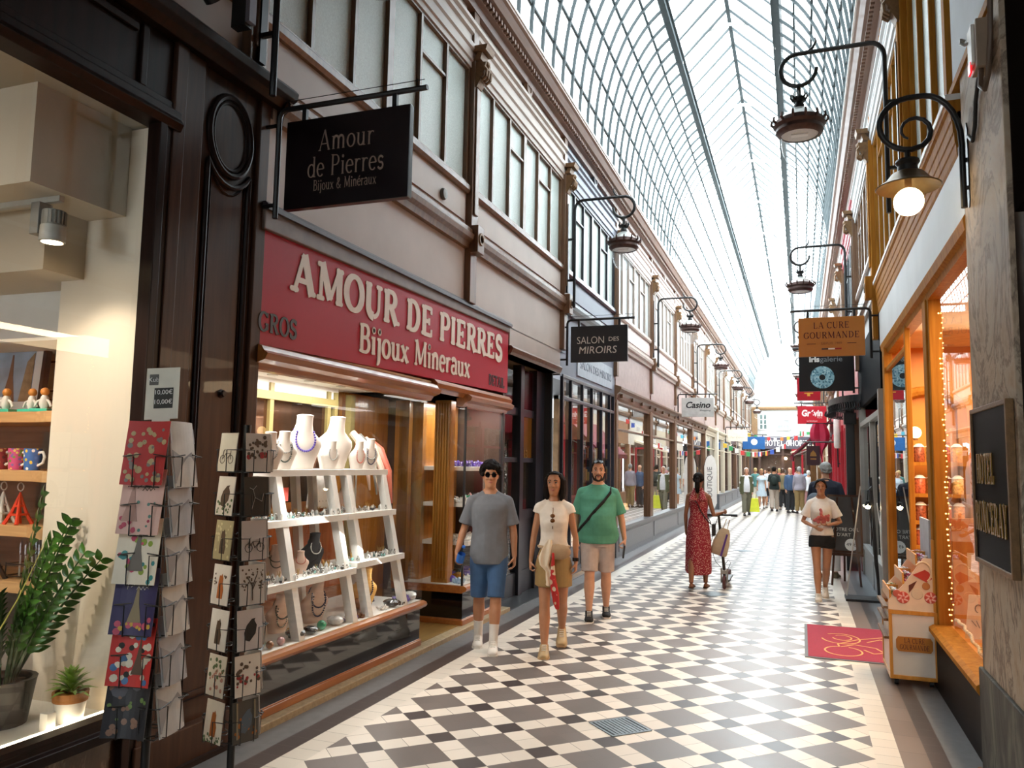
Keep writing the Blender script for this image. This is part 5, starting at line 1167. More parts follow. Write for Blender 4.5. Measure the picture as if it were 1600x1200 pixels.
for i in range(11, 18):
    a, b = PY[i], PY[i + 1]; c = ('c9bda6', '8a6446', 'd2cabc', '6a5a50', 'b8a890', '7d5c42', 'cfc4b4')[i - 11]; fm = M('far_front_%d' % i, c, .5)
    struct('wall_right_far_fascia_%d' % i, MB().box(.97, 1.4, a, b, 2.7, 3.72), fm)
    fr = MB().box(.9, 1.05, a, a + .2, 0, 2.7).box(.9, 1.05, b - .2, b, 0, 2.7).box(.94, 1.05, a, b, 0, .5).box(.94, 1.05, a, b, 2.2, 2.27).box(.94, 1.05, (a + b) / 2 - .05, (a + b) / 2 + .05, .5, 2.7)
    w = struct(window_name(), fr, fm); MB().quad((1.0, a + .2, .5), (1.0, b - .2, .5), (1.0, b - .2, 2.7), (1.0, a + .2, 2.7)).build('pane', m_glassR, w)
    struct('wall_right_far_back_%d' % i, MB().box(1.8, 1.9, a, b, 0, 3.4), m_warmint)
# outer envelope so that no sky leaks in behind the shops
struct('wall_left_outer', MB().box(-6.7, -6.5, Y0, 60, 0, 6.9), m_dark); struct('wall_right_outer', MB().box(4.3, 4.5, Y0, 60, 0, 6.9), m_dark)
struct('ceiling_left_outer', MB().box(-6.7, -3.45, Y0, 60, 3.8, 3.95), m_dark); struct('ceiling_right_outer', MB().box(1.15, 4.5, Y0, 60, 3.8, 3.95), m_dark)
struct('ceiling_left_loft', MB().box(-6.7, -3.35, Y0, 60, 6.8, 6.9), m_dark); struct('ceiling_right_loft', MB().box(1.1, 4.5, Y0, 60, 6.8, 6.9), m_dark)
# ------------------------------------------------------------------ end of the passage: hotel front
m_plw = M('white_plaster_far', 'b4b4b2', .6, var=.03); EY = 58.4
struct('wall_end', MB().box(-3.4, 1.1, EY, EY + .3, 3.1, 12), m_plw)
struct('wall_end_ground', MB().box(-3.4, 1.1, EY + .6, EY + .9, 0, 3.2), M('brown_lobby_wall', '5a4030', .5, var=.2))
struct(trim_name(), MB().prism([(EY, 5.72), (EY - .1, 5.74), (EY - .16, 5.85), (EY - .16, 5.95), (EY, 5.98)], -3.3, .97, 'x'), M('tan_ledge', '8a6c4c', .5))
def end_window(x0, x1, z0, z1, fm, pm):
    fr = MB().box(x0, x1, EY - .05, EY - .01, z0 - .05, z0).box(x0, x1, EY - .05, EY - .01, z1, z1 + .05)
    for x in (x0, (x0 + x1) / 2, x1): fr.box(x - .04, x + .04, EY - .05, EY - .01, z0, z1)
    for k in (1, 2): z = z0 + (z1 - z0) * k / 3; fr.box(x0, x1, EY - .045, EY - .01, z - .02, z + .02)
    w = struct(window_name(), fr, fm)
    MB().box(x0, x1, EY - .02, EY - .005, z0, z1).build('pane', pm, w)
m_endp = M('far_window_pane', 'a9adac', .1, var=.2, scale=3); m_endd = M('far_window_dark', '6a7a78', .1, var=.35, scale=6)
end_window(-1.55, -.72, 4.36, 5.36, m_white, m_endp); end_window(-2.72, -2.2, 4.4, 5.4, m_white, m_endd)
end_window(-1.5, -.83, 6.95, 8.05, m_white, m_endp)
for x0, x1 in ((-1.62, -1.24), (-1.09, -.71)):
    sh_ = MB().box(x0, x1, EY - .07, EY - .03, 7.05, 8.05)
    for k in range(10): sh_.box(x0 + .04, x1 - .04, EY - .085, EY - .06, 7.1 + .09 * k, 7.15 + .09 * k)
    struct(trim_name(), sh_, M('blue_grey_shutter', '8593a0', .5))
ck = thing('wall_clock', 'round white clock on the white end wall above the hotel sign', 'clock', (-1.18, EY, 6.72))
MB().lathe([(0, 0), (.45, 0), (.45, .03), (0, .03)], (-1.18, EY, 6.72), 28, RX(PI / 2)).build('dial', m_white, ck)
MB().tube([(-1.18 + .47 * math.cos(a), EY - .02, 6.72 + .47 * math.sin(a)) for a in [2 * PI * j / 32 for j in range(32)]], .04, 8, close=True).build('rim', m_white, ck, True)
MB().bar((-1.18, EY - .06, 6.72), (-1.42, EY - .06, 6.84), .03).bar((-1.18, EY - .06, 6.72), (-1.02, EY - .06, 6.58), .04).build('hands', m_black, ck)
mb = MB()
for k in range(12): a = 2 * PI * k / 12; mb.obox((-1.18 + .36 * math.cos(a), EY - .05, 6.72 + .36 * math.sin(a)), (.03, .01, .03))
mb.build('hour_marks', m_black, ck)
hb = thing('hotel_sign', 'dark fascia lettered HÔTEL CHOPIN in white at the end of the passage', 'sign', (-.95, EY - .05, 3.1))
MB().box(-2.75, .9, EY - .08, EY, 3.02, 3.86).build('board', M('grey_purple_board', '55505c', .5), hb)
serif_text('HÔTEL CHOPIN', .40, m_white, face((-.93, EY - .085, 3.22), (0, -1, 0)), hb, T=.17, t=.10, slab=.06, half=.1, width=3.0, xs=.8)
mb = MB()
for x in (-3.25, -2.75, -1.2, .35, .9): mb.box(x - .08, x + .08, EY - .05, EY + .3, 0, 3.05)
mb.box(-3.3, .97, EY - .03, EY + .2, 2.6, 2.7).box(-3.3, .97, EY - .03, EY + .2, 0, .4)
w = struct('door_4', mb, M('brown_hotel_front', '4a352c', .4))
MB().quad((-2.7, EY + .1, .4), (.9, EY + .1, .4), (.9, EY + .1, 2.6), (-2.7, EY + .1, 2.6)).build('pane', m_glass, w)
struct(trim_name(), MB().box(-3.25, -2.85, EY - .1, EY, 2.4, 5.9), MATS['tan_ledge'])
struct('ceiling_lobby', MB().box(-3.6, 1.3, EY + .02, EY + 1.0, 3.1, 3.3), m_dark)
struct('wall_lobby_left', MB().box(-3.7, -3.3, EY, EY + 1.0, 0, 3.2), m_dark)
struct('wall_lobby_right', MB().box(.97, 1.4, EY, EY + 1.0, 0, 3.2), m_dark)
lamp('hotel_lobby_light', (-1.1, EY + .45, 2.5), 18, WARM, 'AREA', .3, (0, 0, 0), sy=2.5)
for x in (-1.0, -.55): tag(MB().ball((x, EY - .15, 2.35), .1, 10).build('wall_light', M('lit_globe_far', 'fff0d0', .5, emit=6)), 'small lit globe over the hotel door, %s of the pair' % ('nearer the sign start' if x < -.8 else 'nearer the cafe'), 'light')
# ------------------------------------------------------------------ lantern brackets
def copper(): return M('tarnished_copper', '4a3530', .4, metal=.5, var=.3, scale=20)
def scroll_pts(side, y, cx, cz, r0, a0, a1, shrink=.6, n=22):
    out = []
    for k in range(n + 1):
        t = k / n; a = a0 + (a1 - a0) * t; r = r0 * (1 - shrink * t); out.append((cx + (1 if side < 0 else -1) * r * math.cos(a), y, cz + r * math.sin(a)))
    return out
def lantern_bracket(side, y, label):
    f = lambda d: fx(side, d); t = thing('bracket_lantern', label, 'lamp', (f(0), y, 4.0), group='lanterns on iron brackets')
    pts = [(f(.19), y, 4.02), (f(.19), y, 5.48)] + [(f(.31 - .12 * math.cos(a)), y, 5.50 + .14 * math.sin(a)) for a in [PI / 2 * k / 5 for k in range(6)]] + [(f(.85), y, 5.64)]
    pts += [(f(.93 + .16 * math.cos(a)), y, 5.48 + .16 * math.sin(a)) for a in [math.radians(100 - 280 * k / 14 * 1.0) for k in range(15)]]
    b = MB().tube(pts, [.022] * 9 + [.022] * (len(pts) - 14) + [.022 - .001 * k for k in range(5)], 8)
    b.tube([(f(.85), y, 5.64), (f(.80), y, 5.68), (f(.77), y, 5.74), (f(.78), y, 5.78)], [.016, .014, .01, .004], 6)
    b.build('scrolled_arm', m_black, t, True)
    MB().box(min(f(0), f(.2)), max(f(0), f(.2)), y - .014, y + .014, 4.42, 4.45).box(min(f(0), f(.2)), max(f(0), f(.2)), y - .014, y + .014, 5.04, 5.07).box(min(f(.075), f(.10)), max(f(.075), f(.10)), y - .03, y + .03, 4.25, 5.6).build('wall_fixing', m_black, t)
    cx = f(.93); mb = MB().tube([(cx, y, 5.32), (cx, y, 5.22)], .02, 8)
    mb.lathe([(0, 5.10), (.045, 5.10), (.05, 5.13), (.035, 5.16), (.055, 5.2), (.05, 5.21), (0, 5.19)], (cx, y, 0), 12)
    for k in range(8): a = 2 * PI * k / 8; mb.tube([(cx + .05 * math.cos(a), y + .05 * math.sin(a), 5.17), (cx + .075 * math.cos(a), y + .075 * math.sin(a), 5.21), (cx + .065 * math.cos(a), y + .065 * math.sin(a), 5.25)], [.012, .01, .004], 5)
    mb.build('crown', m_black, t, True)
    MB().lathe([(.05, 5.10), (.09, 5.08), (.15, 5.03), (.19, 4.985), (.0, 4.985)], (cx, y, 0), 20).build('dome', M('pale_dome', 'aeb0ac', .35, metal=.4), t, True)
    mb = MB().lathe([(.19, 4.99), (.225, 4.97), (.235, 4.93), (.21, 4.905), (.215, 4.87), (.195, 4.84), (.17, 4.83), (.17, 4.96)], (cx, y, 0), 24)
    for k in range(14): a = 2 * PI * k / 14; mb.tube([(cx + .225 * math.cos(a), y + .225 * math.sin(a), 4.94), (cx + .252 * math.cos(a), y + .252 * math.sin(a), 4.965), (cx + .247 * math.cos(a), y + .247 * math.sin(a), 5.0), (cx + .232 * math.cos(a), y + .232 * math.sin(a), 4.995)], [.014, .014, .01, .004], 5)
    mb.build('band', copper(), t, True)
    MB().lathe([(0, 4.845), (.165, 4.845), (.165, 4.855), (0, 4.855)], (cx, y, 0), 20).obox((cx, y, 4.838), (.15, .06, .012)).build('reflector', m_white, t)
    MB().lathe([(.165, 4.84), (.165, 4.75), (.15, 4.66), (.11, 4.58), (.05, 4.545), (0, 4.54)], (cx, y, 0), 20).build('glass_bell', m_glassT, t, True)
    return t
ordn = 'first second third fourth fifth sixth seventh eighth'.split()
for k, y in enumerate((4.0, 11.13, 18.5, 26.0, 33.4, 40.8, 48.2)):
    lantern_bracket(-1, y, 'iron bracket lantern with glass bell, ' + ('above the dark oval pilaster' if k == 0 else '%s past the red fascia' % ordn[k - 1]))
for k, y in enumerate((7.65, 14.72, 22.3, 29.7, 37.1, 44.5, 51.9)):
    lantern_bracket(1, y, 'iron bracket lantern with glass bell, %s beyond the marble pillar' % ordn[k])
# globe lamp at the marble pillar
gl3 = thing('globe_bracket_lamp', 'lit white globe under a dark metal shade on a scrolled bracket at the marble pillar', 'lamp', (.97, 5.2, 3.2)); y = 5.2
pts = [(.935, y, 3.28), (.935, y, 3.66)] + [(.735 + .20 * math.cos(a), y, 3.68 + .32 * math.sin(a)) for a in [PI / 2 * k / 7 for k in range(1, 8)]]
pts += [(.665 + .175 * math.cos(a) * (1 if a < 9 else 1), y, 3.835 + .165 * math.sin(a)) for a in [math.radians(95 + 175 * k / 12) for k in range(13)]]
pts += [(.675 + .115 * (1 - .55 * k / 12) * math.cos(math.radians(270 + 330 * k / 12)), y, 3.785 + .115 * (1 - .55 * k / 12) * math.sin(math.radians(270 + 330 * k / 12))) for k in range(1, 13)]
MB().tube(pts, [.018] * (len(pts) - 12) + [.017 - .0009 * k for k in range(12)], 10).build('scrolled_arm', m_black, gl3, True)
mb = MB().box(.93, .97, y - .012, y + .012, 3.39, 3.41).box(.93, .97, y - .012, y + .012, 3.56, 3.58)
mb.prism([(y - .03, 3.32), (y - .01, 3.28), (y + .01, 3.28), (y + .03, 3.34), (y + .03, 3.62), (y + .015, 3.68), (y + .03, 3.74), (y, 3.80), (y - .03, 3.74), (y - .015, 3.68), (y - .03, 3.62)], .958, .972, 'x'); mb.build('wall_plate', m_black, gl3)
cx = .64; mb = MB().tube([(cx, y, 3.67), (cx, y, 3.60)], .016, 8).lathe([(0, 3.60), (.065, 3.605), (.07, 3.59), (.055, 3.57), (.06, 3.53), (0, 3.53)], (cx, y, 0), 18); mb.build('cap', m_black, gl3, True)
MB().lathe([(.06, 3.535), (.09, 3.52), (.13, 3.47), (.185, 3.435), (.18, 3.43), (.125, 3.46), (.08, 3.51), (.05, 3.52)], (cx, y, 0), 26).build('lamp_shade', M('aged_brass_shade', '6a5638', .35, metal=.6, var=.2), gl3, True)
MB().lathe([(0, 3.50), (.02, 3.50), (.02, 3.43), (0, 3.43)], (cx, y, 0), 10).build('socket', m_gold, gl3)
MB().ball((cx, y, 3.345), .085, 22).build('globe', M('lit_globe', 'fff4dc', .4, emit=11, ecol='ffe6b4'), gl3, True)
# ------------------------------------------------------------------ hanging signs
def hang_sign(side, y, label, mt, d0, d1, z0, z1, edge=None, thick=.05):
    f = lambda d: fx(side, d); t = thing('hanging_sign', label, 'sign', (f(0), y, z0))
    za = z1 + .10; b = MB().tube([(f(.10), y, z0 - .04), (f(.10), y, za - .05), (f(.115), y, za - .015), (f(.15), y, za), (f(d1 + .10), y, za)], .018, 8)
    for z in (z0 + .05, z1): b.tube([(f(0), y, z), (f(.10), y, z)], .014, 6)
    for d in (d0 + .12, d1 - .12): b.box(min(f(d - .014), f(d + .014)), max(f(d - .014), f(d + .014)), y - .012, y + .012, z1, za)
    b.build('bracket', m_black, t, True)
    w = MB().tube([(f(.14), y, za + .055), (f(d1 + .08), y, za + .055)], .003, 4)
    for d in (.17, d1 + .03): w.tube([(f(d), y, za), (f(d), y, za + .065)], .005, 5)
    w.build('bird_wire', m_black, t)
    MB().box(min(f(d0), f(d1)), max(f(d0), f(d1)), y - thick / 2, y + thick / 2, z0, z1).build('board', mt, t, bevel=.004)
    return t, lambda u, v: face((f((d0 + d1) / 2) + u, y - thick / 2 - .001, z0 + v), (0, -1, 0))
m_boardd = M('aubergine_board', '150b0e', .25, var=.05)
m_taupe = M('taupe_letter', '8d7668', .5); m_palel = M('pale_letter', 'd5d0c4', .5)
t, F = hang_sign(-1, 4.2, 'dark aubergine hanging sign lettered Amour de Pierres above the red fascia', m_boardd, .18, 1.08, 3.33, 3.92)
for k, (s, z, w) in enumerate((('Amour', .365, .41), ('de Pierres', .195, .56))): serif_text(s, .135, m_taupe, F(0, z), t, T=.11, t=.045, slab=.03, half=.09, gap=.03, width=w, ext=.002)
serif_text('Bijoux & Minéraux', .07, m_taupe, F(0, .105), t, T=.11, t=.05, slab=.03, half=.09, gap=.03, width=.46, ext=.002)
t, F = hang_sign(-1, 11.1, 'black hanging sign lettered SALON DES MIROIRS in pale capitals', M('charcoal_board', '26272a', .3), .16, 1.0, 3.20, 3.73)
tex_text('SALON', .15, m_palel, F(-.12, .27), t, width=.40, ext=.002, bold=-.001); tex_text('DES', .085, m_palel, F(.22, .30), t, width=.15, ext=.002); tex_text('MIROIRS', .15, m_palel, F(-.02, .125), t, width=.56, ext=.002, shear=.12)
t, F = hang_sign(-1, 22.3, 'pale grey hanging sign lettered Casino in black', M('pale_grey_board', 'b9b8b4', .4), .2, 1.07, 3.08, 3.61)
tex_text('Casino', .24, m_black, F(0, .25), t, width=.66, ext=.002, shear=.25, bold=.006); tex_text('Shopping', .06, m_black, F(.2, .16), t, width=.3, ext=.002, shear=.2)
t, F = hang_sign(-1, 37.1, 'cream hanging sign with faint grey lettering beyond the pale grey one', M('cream_board', 'e4dccb', .4), .2, 1.05, 2.87, 3.4)
tex_text('Pain d\'épices', .12, M('faint_letter', 'b0a48f', .5), F(0, .14), t, width=.6, ext=.002); 
t, F = hang_sign(-1, 44.5, 'bright blue hanging sign with a round white emblem, furthest of the row', M('bright_blue_board', '1f5c9a', .4), .35, 1.5, 2.68, 3.35)
MB().lathe([(0, 0), (.17, 0), (.17, .01), (0, .01)], (fx(-1, .95), 44.47, 3.07), 18, RX(PI / 2)).build('emblem', m_white, t)
t, F = hang_sign(1, 11.05, 'ochre hanging sign lettered LA CURE GOURMANDE in dark red', M('ochre_board', 'b06f26', .45, var=.04, scale=2), .17, .975, 3.185, 3.70)
m_dkred = M('dark_red_letter', '4a0f12', .5)
serif_text('LA CURE', .085, m_dkred, F(0, .365), t, T=.14, t=.055, slab=.035, half=.11, width=.44, ext=.002); serif_text('GOURMANDE', .085, m_dkred, F(0, .235), t, T=.14, t=.055, slab=.035, half=.11, width=.68, ext=.002)
tex_text('DEPUIS 1989', .045, M('brown_letter', '80501c', .5), F(0, .155), t, width=.25, ext=.002)
for u, c in ((-.08, '1d2430'), (0, 'd8cfc0'), (.08, '9a2018')): MB().obox(F(u, .095).translation, (.08, .004, .018)).build('flag_stripe', M('stripe_' + c, c, .5), t)
for u in (-.245, .245): MB().bar(F(u - .055, .165).translation, F(u + .055, .165).translation, .003, .006).build('flourish', m_dkred, t)
t, F = hang_sign(1, 14.72, 'black hanging sign with a pale blue iris and the words irisgalerie', M('black_board', '0e0f12', .3), .10, .98, 3.06, 3.72)
tex_text('iris', .13, m_white, F(-.185, .515), t, width=.17, ext=.002, bold=.006); tex_text('galerie', .13, M('grey_thin_letter', '8a8f94', .5), F(.09, .515), t, width=.36, ext=.002)
c = F(-.06, .24).translation; MB().lathe([(.05, 0), (.19, 0), (.195, .004), (.05, .004)], c, 30, RX(PI / 2)).build('iris', spots('iris_pattern', '8fb8c4', ['5f8fa0', 'b8d4d8', '4a7484', '9cc4cc'], 30, .5, .4), t)
MB().lathe([(0, 0), (.052, 0), (.05, .006), (0, .006)], c, 18, RX(PI / 2)).build('pupil', m_black, t)
m_rsign = M('crimson_board', 'b01428', .4, var=.04)
t, F = hang_sign(1, 18.5, 'crimson hanging sign with a gold crest, above the larger crimson sign', m_rsign, .55, 1.03, 3.20, 3.70)
m_goldflat = M('gold_paint', 'd8a43c', .45)
mb = MB(); c = F(0, .27).translation
for k in range(9):
    a = PI * (k / 8); mb.obox((c.x + .12 * math.cos(a) * .9, c.y - .002, c.z + .02 + .13 * math.sin(a)), (.05, .004, .05), RY(a))
mb.obox((c.x, c.y - .002, c.z - .05), (.26, .004, .03)).obox((c.x, c.y - .002, c.z), (.22, .004, .03)).obox((c.x, c.y - .002, c.z - .11), (.18, .004, .025)).obox((c.x, c.y - .002, c.z - .15), (.06, .004, .05)); mb.build('crest', m_goldflat, t)
t, F = hang_sign(1, 26.0, 'crimson hanging sign with white hand-drawn lettering Grévin', m_rsign, .22, 1.05, 3.08, 3.62)
tex_text('Grévin', .26, m_white, F(0, .24), t, width=.60, ext=.002, bold=.012, shear=.1); tex_text('Paris', .05, m_white, F(.22, .17), t, width=.14, ext=.002); tex_text('La boutique', .06, m_white, F(0, .07), t, width=.3, ext=.002)
# ------------------------------------------------------------------ black iron canopy, awning and hangings on the right
mq = thing('iron_canopy', 'black half-round iron canopy with a fringe of hooks past the grey shop window', 'canopy', (.97, 16.0, 2.7))
ring = [(.97 - .47 * math.sin(a), 16.0 - 1.5 * math.cos(a)) for a in [PI * k / 24 for k in range(25)]]
MB().prism(ring, 2.86, 2.98, 'z').build('roof_plate', m_black, mq)
for (x, y_) in [(.97 - .47 * math.sin(a), 16.0 - 1.5 * math.cos(a)) for a in [PI * k / 40 for k in range(41)]]:
    MB().tube([(x, y_, 2.87), (x + .01, y_, 2.78), (x - .03, y_, 2.72), (x - .07, y_, 2.73), (x - .06, y_, 2.78)], [.013, .013, .011, .008, .004], 5).build('hook', m_black, mq, True)
MB().box(.74, .88, 14.95, 15.15, 0, 2.86).box(.70, .92, 14.9, 15.2, 0, .4).box(.71, .91, 14.92, 15.18, 2.5, 2.7).build('support_post', m_black, mq, bevel=.01)
aw = thing('folding_awning', 'dark maroon folding awning sloping out over the red shop front', 'awning', (.97, 26.5, 2.1)); m_mar = M('maroon_canvas', '6a0f24', .7, var=.12)
MB().prism([(.90, 3.22), (.90, 3.28), (-.26, 2.16), (-.30, 2.10), (-.24, 2.10)], 26.5, 30.6).build('canvas', m_mar, aw); MB().bar((.9, 26.55, 2.6), (-.2, 26.55, 2.12), .03).bar((.9, 30.5, 2.6), (-.2, 30.5, 2.12), .03).build('arm', m_lgrey, aw)
MB().box(-.32, -.24, 26.5, 30.6, 1.96, 2.12).build('valance', m_mar, aw)
mc = thing('hanging_cloth', 'crimson cloth gathered and hanging below the awning', 'cloth', (.5, 23.5, 1.9)); rs = []
for i in range(12):
    z = 2.95 - .09 * i; w_ = .10 + .16 * math.sin(PI * min(1, (i + 1) / 9)) - (.1 * max(0, i - 7) / 4); rs.append([(.48 + .02 * i * .2 + (w_ * math.cos(a)), 23.5 + (.06 + .03 * math.sin(5 * a)) * math.sin(a) * 1.5, z) for a in [2 * PI * k / 20 for k in range(20)]])
MB().rings(rs).build('drape', M('crimson_cloth', '9a1236', .7, var=.2, scale=4), mc, True); MB().bar((.15, 23.5, 2.96), (.95, 23.5, 2.96), .03).build('rail', m_black, mc)
t, F = hang_sign(1, 21.6, 'dark maroon hanging banner with a gold emblem under the awning', M('dark_maroon_banner', '2a0710', .6), .52, .84, 1.80, 2.29)
c = F(0, .28).translation; MB().prism([(c.x - .08, c.z - .05), (c.x - .06, c.z + .03), (c.x, c.z + .10), (c.x + .06, c.z + .03), (c.x + .08, c.z - .05)], c.y - .004, c.y - .001).obox((c.x, c.y - .002, c.z - .12), (.14, .004, .03)).build('emblem', M('dull_gold', '8a6428', .5), t)
wl_ = thing('white_lantern', 'tall white paper lantern fixed to the red shop front', 'lantern', (.82, 20.0, 2.2))
MB().lathe([(0, 2.2), (.06, 2.2), (.075, 2.25), (.075, 2.85), (.06, 2.9), (0, 2.9)], (.80, 20, 0), 12).build('shade', M('white_paper', 'dcd6d0', .6), wl_, True); MB().box(.79, .92, 19.98, 20.02, 2.9, 2.94).build('hook', m_black, wl_)
# pennants strung across
m_str = M('string_white', 'd0d0d0', .6)
def bunting(y, pts, cols_, lab):
    def at(t):
        for i in range(len(pts) - 1):
            if pts[i][0] <= t <= pts[i + 1][0]: u = (t - pts[i][0]) / (pts[i + 1][0] - pts[i][0]); return pts[i][1] + (pts[i + 1][1] - pts[i][1]) * u
        return pts[-1][1]
    xs = [pts[0][0] + (pts[-1][0] - pts[0][0]) * k / 30 for k in range(31)]
    tag(MB().tube([(x, y, at(x)) for x in xs], .008, 4).build('bunting_cord', m_str), 'thin white cord of the %s bunting strung across the passage' % lab, 'cord')
    n = len(cols_)
    for k, c in enumerate(cols_):
        x = pts[0][0] + (pts[-1][0] - pts[0][0]) * (k + .5) / n; z = at(x) + .006; cc = c if isinstance(c, tuple) else (c,)
        t = thing('pennant', '%s pennant, %s along the %s bunting' % (PN[c] if c in PN else PN[cc[0]] + ' striped', 'one two three four five six seven eight nine ten eleven twelve thirteen fourteen fifteen sixteen seventeen'.split()[k], lab), 'flag', (x, y, z), group='pennants of the %s bunting' % lab)
        for j, q in enumerate(cc): w_ = .16 / len(cc); MB().box(x - .08 + j * w_, x - .08 + (j + 1) * w_, y - .004, y + .004, z - .20, z).build('cloth', M('pennant_' + q, q, .7), t)
PN = {'e0b83c': 'yellow', '3c9a5a': 'green', 'c83c3c': 'red', 'e6e2dc': 'white', '3c5ab0': 'blue', '2c2c30': 'black', '7a4c9a': 'violet', 'd87c3c': 'orange', '5ab0c8': 'light blue'}
bunting(36.0, [(-3.25, 2.80), (-2.74, 2.55), (-2.28, 2.39), (-1.83, 2.37), (-1.49, 2.40), (-1.09, 2.51), (-.7, 2.71), (-.3, 3.01), (.9, 3.9)], ['e0b83c', '3c9a5a', 'e6e2dc', 'c83c3c', '3c9a5a', ('e6e2dc', 'c83c3c'), ('3c5ab0', 'e6e2dc', 'c83c3c'), ('2c2c30', 'e0b83c', 'c83c3c'), '3c5ab0', 'e6e2dc', ('e6e2dc', 'c83c3c'), 'e6e2dc', 'c83c3c', ('3c9a5a', 'e6e2dc', 'c83c3c'), 'e6e2dc', '3c5ab0', 'c83c3c'], 'nearer')
bunting(46.0, [(-3.2, 3.75), (-2.2, 3.45), (-1.3, 3.35), (-.4, 3.45), (.9, 3.9)], ['5ab0c8', 'e0b83c', '3c9a5a', '7a4c9a', 'c83c3c', 'e6e2dc', 'd87c3c', 'e0b83c', '5ab0c8', 'c83c3c', '3c9a5a', 'e6e2dc'], 'further')
# red framed cafe stand with a cream roof, timber screen
cs = thing('cafe_stand', 'red framed cafe stand with a cream canvas roof far along the passage', 'stand', (.3, 40, 0))
mb = MB()
for x, y_ in ((-.35, 38.6), (.05, 38.6), (-.35, 42), (.9, 38.6)): mb.box(x - .04, x + .04, y_ - .04, y_ + .04, 0, 2.55)
mb.box(-.4, .95, 38.56, 38.64, 2.5, 2.58); mb.build('frame', m_redp, cs); MB().prism([(.95, 2.95), (-.45, 2.45), (-.45, 2.38), (.95, 2.85)], 38.5, 42.2).build('roof_canvas', M('cream_canvas', 'e0d4bc', .7), cs)
ts = thing('timber_screen', 'pale timber screen standing behind the grey-haired man', 'screen', (.5, 30, 0)); MB().box(.30, .50, 30.0, 30.06, .02, 1.82).box(.56, .80, 30.0, 30.06, .02, 1.75).build('boards', wood('pale_timber', 'b08a58', 'd0ac78', .5, axis=2), ts); MB().box(.3, .8, 29.95, 30.11, 0, .04).build('foot', m_black, ts)
# drains
def drain(y, lab):
    t = thing('drain_grate', lab, 'drain', (-1.16, y, 0), PI / 4, 'floor drains')
    MB().box(-.15, .15, -.15, .15, .0005, .002).build('pit', M('grate_pit', '17191b', .6), t, world=False)
    mb = MB().box(-.15, -.135, -.15, .15, .0, .006).box(.135, .15, -.15, .15, 0, .006).box(-.15, .15, -.15, -.135, 0, .006).box(-.15, .15, .135, .15, 0, .006)
    for k in range(9): x = -.112 + .028 * k; mb.box(x - .009, x + .009, -.135, .135, .003, .006)
    mb.build('bars', M('galvanised_grate', '7c868c', .4, metal=.5), t, world=False)
for y, l in ((5.38, 'square steel floor drain nearest the camera in the tile floor'), (11.28, 'square steel floor drain by the scooter wheel'), (17.3, 'square steel floor drain beyond the woman in red')): drain(y, l)
# electrical box with a red light, camera arm, cables and spotlights near the frame corners
eb = thing('junction_box', 'beige electrical box with a red light high on the plaster by the dark pier', 'box', (.9, 4.5, 3.8))
MB().box(.885, .95, 4.46, 4.60, 3.80, 4.06).build('casing', M('beige_casing', '8a7664', .5), eb, bevel=.006); MB().box(.87, .886, 4.50, 4.60, 3.84, 4.05).build('front_cover', m_white, eb, bevel=.004)
MB().box(.866, .876, 4.53, 4.58, 3.80, 3.86).build('red_light', M('red_lens', 'd01c24', .3, emit=1.5), eb); MB().tube([(.89, 4.55, 3.98), (.86, 4.60, 3.99), (.845, 4.62, 4.01), (.85, 4.64, 4.04), (.87, 4.64, 4.03)], .009, 6).build('hook_arm', m_grey, eb, True)
MB().tube([(.91, 4.50, 3.80), (.90, 4.48, 3.70), (.91, 4.44, 3.66), (.92, 4.40, 3.72), (.925, 4.34, 3.9), (.925, 4.3, 4.2)], .014, 8).build('conduit', M('brown_conduit', '5a4638', .5), eb, True)
tag(MB().tube([(.95, 5.1, 3.68), (.95, 4.98, 3.60), (.95, 4.9, 3.66), (.95, 4.86, 3.78), (.945, 4.7, 3.9), (.94, 4.5, 4.05)], .011, 8).build('lamp_cable', m_black, smooth=True), 'black cable running from the globe lamp bracket up the pillar', 'cable')
sb = thing('light_box', 'tall pale-edged black display box above the dark shop cornice', 'display', (-3.1, 3.75, 4.3))
MB().box(-3.12, -3.02, 3.60, 3.66, 4.26, 5.6).build('casing', m_black, sb); MB().box(-3.02, -2.99, 3.60, 3.66, 4.28, 5.6).build('edge_panel', M('lilac_edge', '6a6672', .5), sb); MB().box(-3.3, -3.1, 3.62, 3.64, 4.9, 4.94).build('fixing', m_black, sb)
for k, (y_, z, l) in enumerate(((3.45, 4.42, 'lower'), (3.38, 4.72, 'upper'))):
    t = thing('projector_light', '%s of two black projector lights above the dark shop cornice' % l, 'light', (-3.2, y_, z)); MB().lathe([(0, -.07), (.05, -.07), (.06, .05), (0, .06)], (-3.17, y_, z), 14, RX(.9)).build('head', m_black, t, True); MB().box(-3.3, -3.16, y_ - .01, y_ + .01, z - .01, z + .01).build('arm', m_black, t)
rl = tag(MB().lathe([(0, 0), (.055, 0), (.06, .03), (.05, .05), (0, .055)], (-3.30, 6.9, 4.36), 16, RY(PI / 2)).build('round_vent', M('grey_vent', '6a665e', .5, metal=.3), smooth=True), 'small round grey vent cap on the cream panel above the red fascia', 'vent')
lv = MB(); leaf(lv, (.93, 5.45, .004), (1, .4, 0), (0, 0, 1), .06, .035, .1)
tag(lv.build('fallen_leaf', M('dry_leaf', 'b5793f', .7)), 'small dry orange leaf lying on the floor by the pillar base', 'leaf')
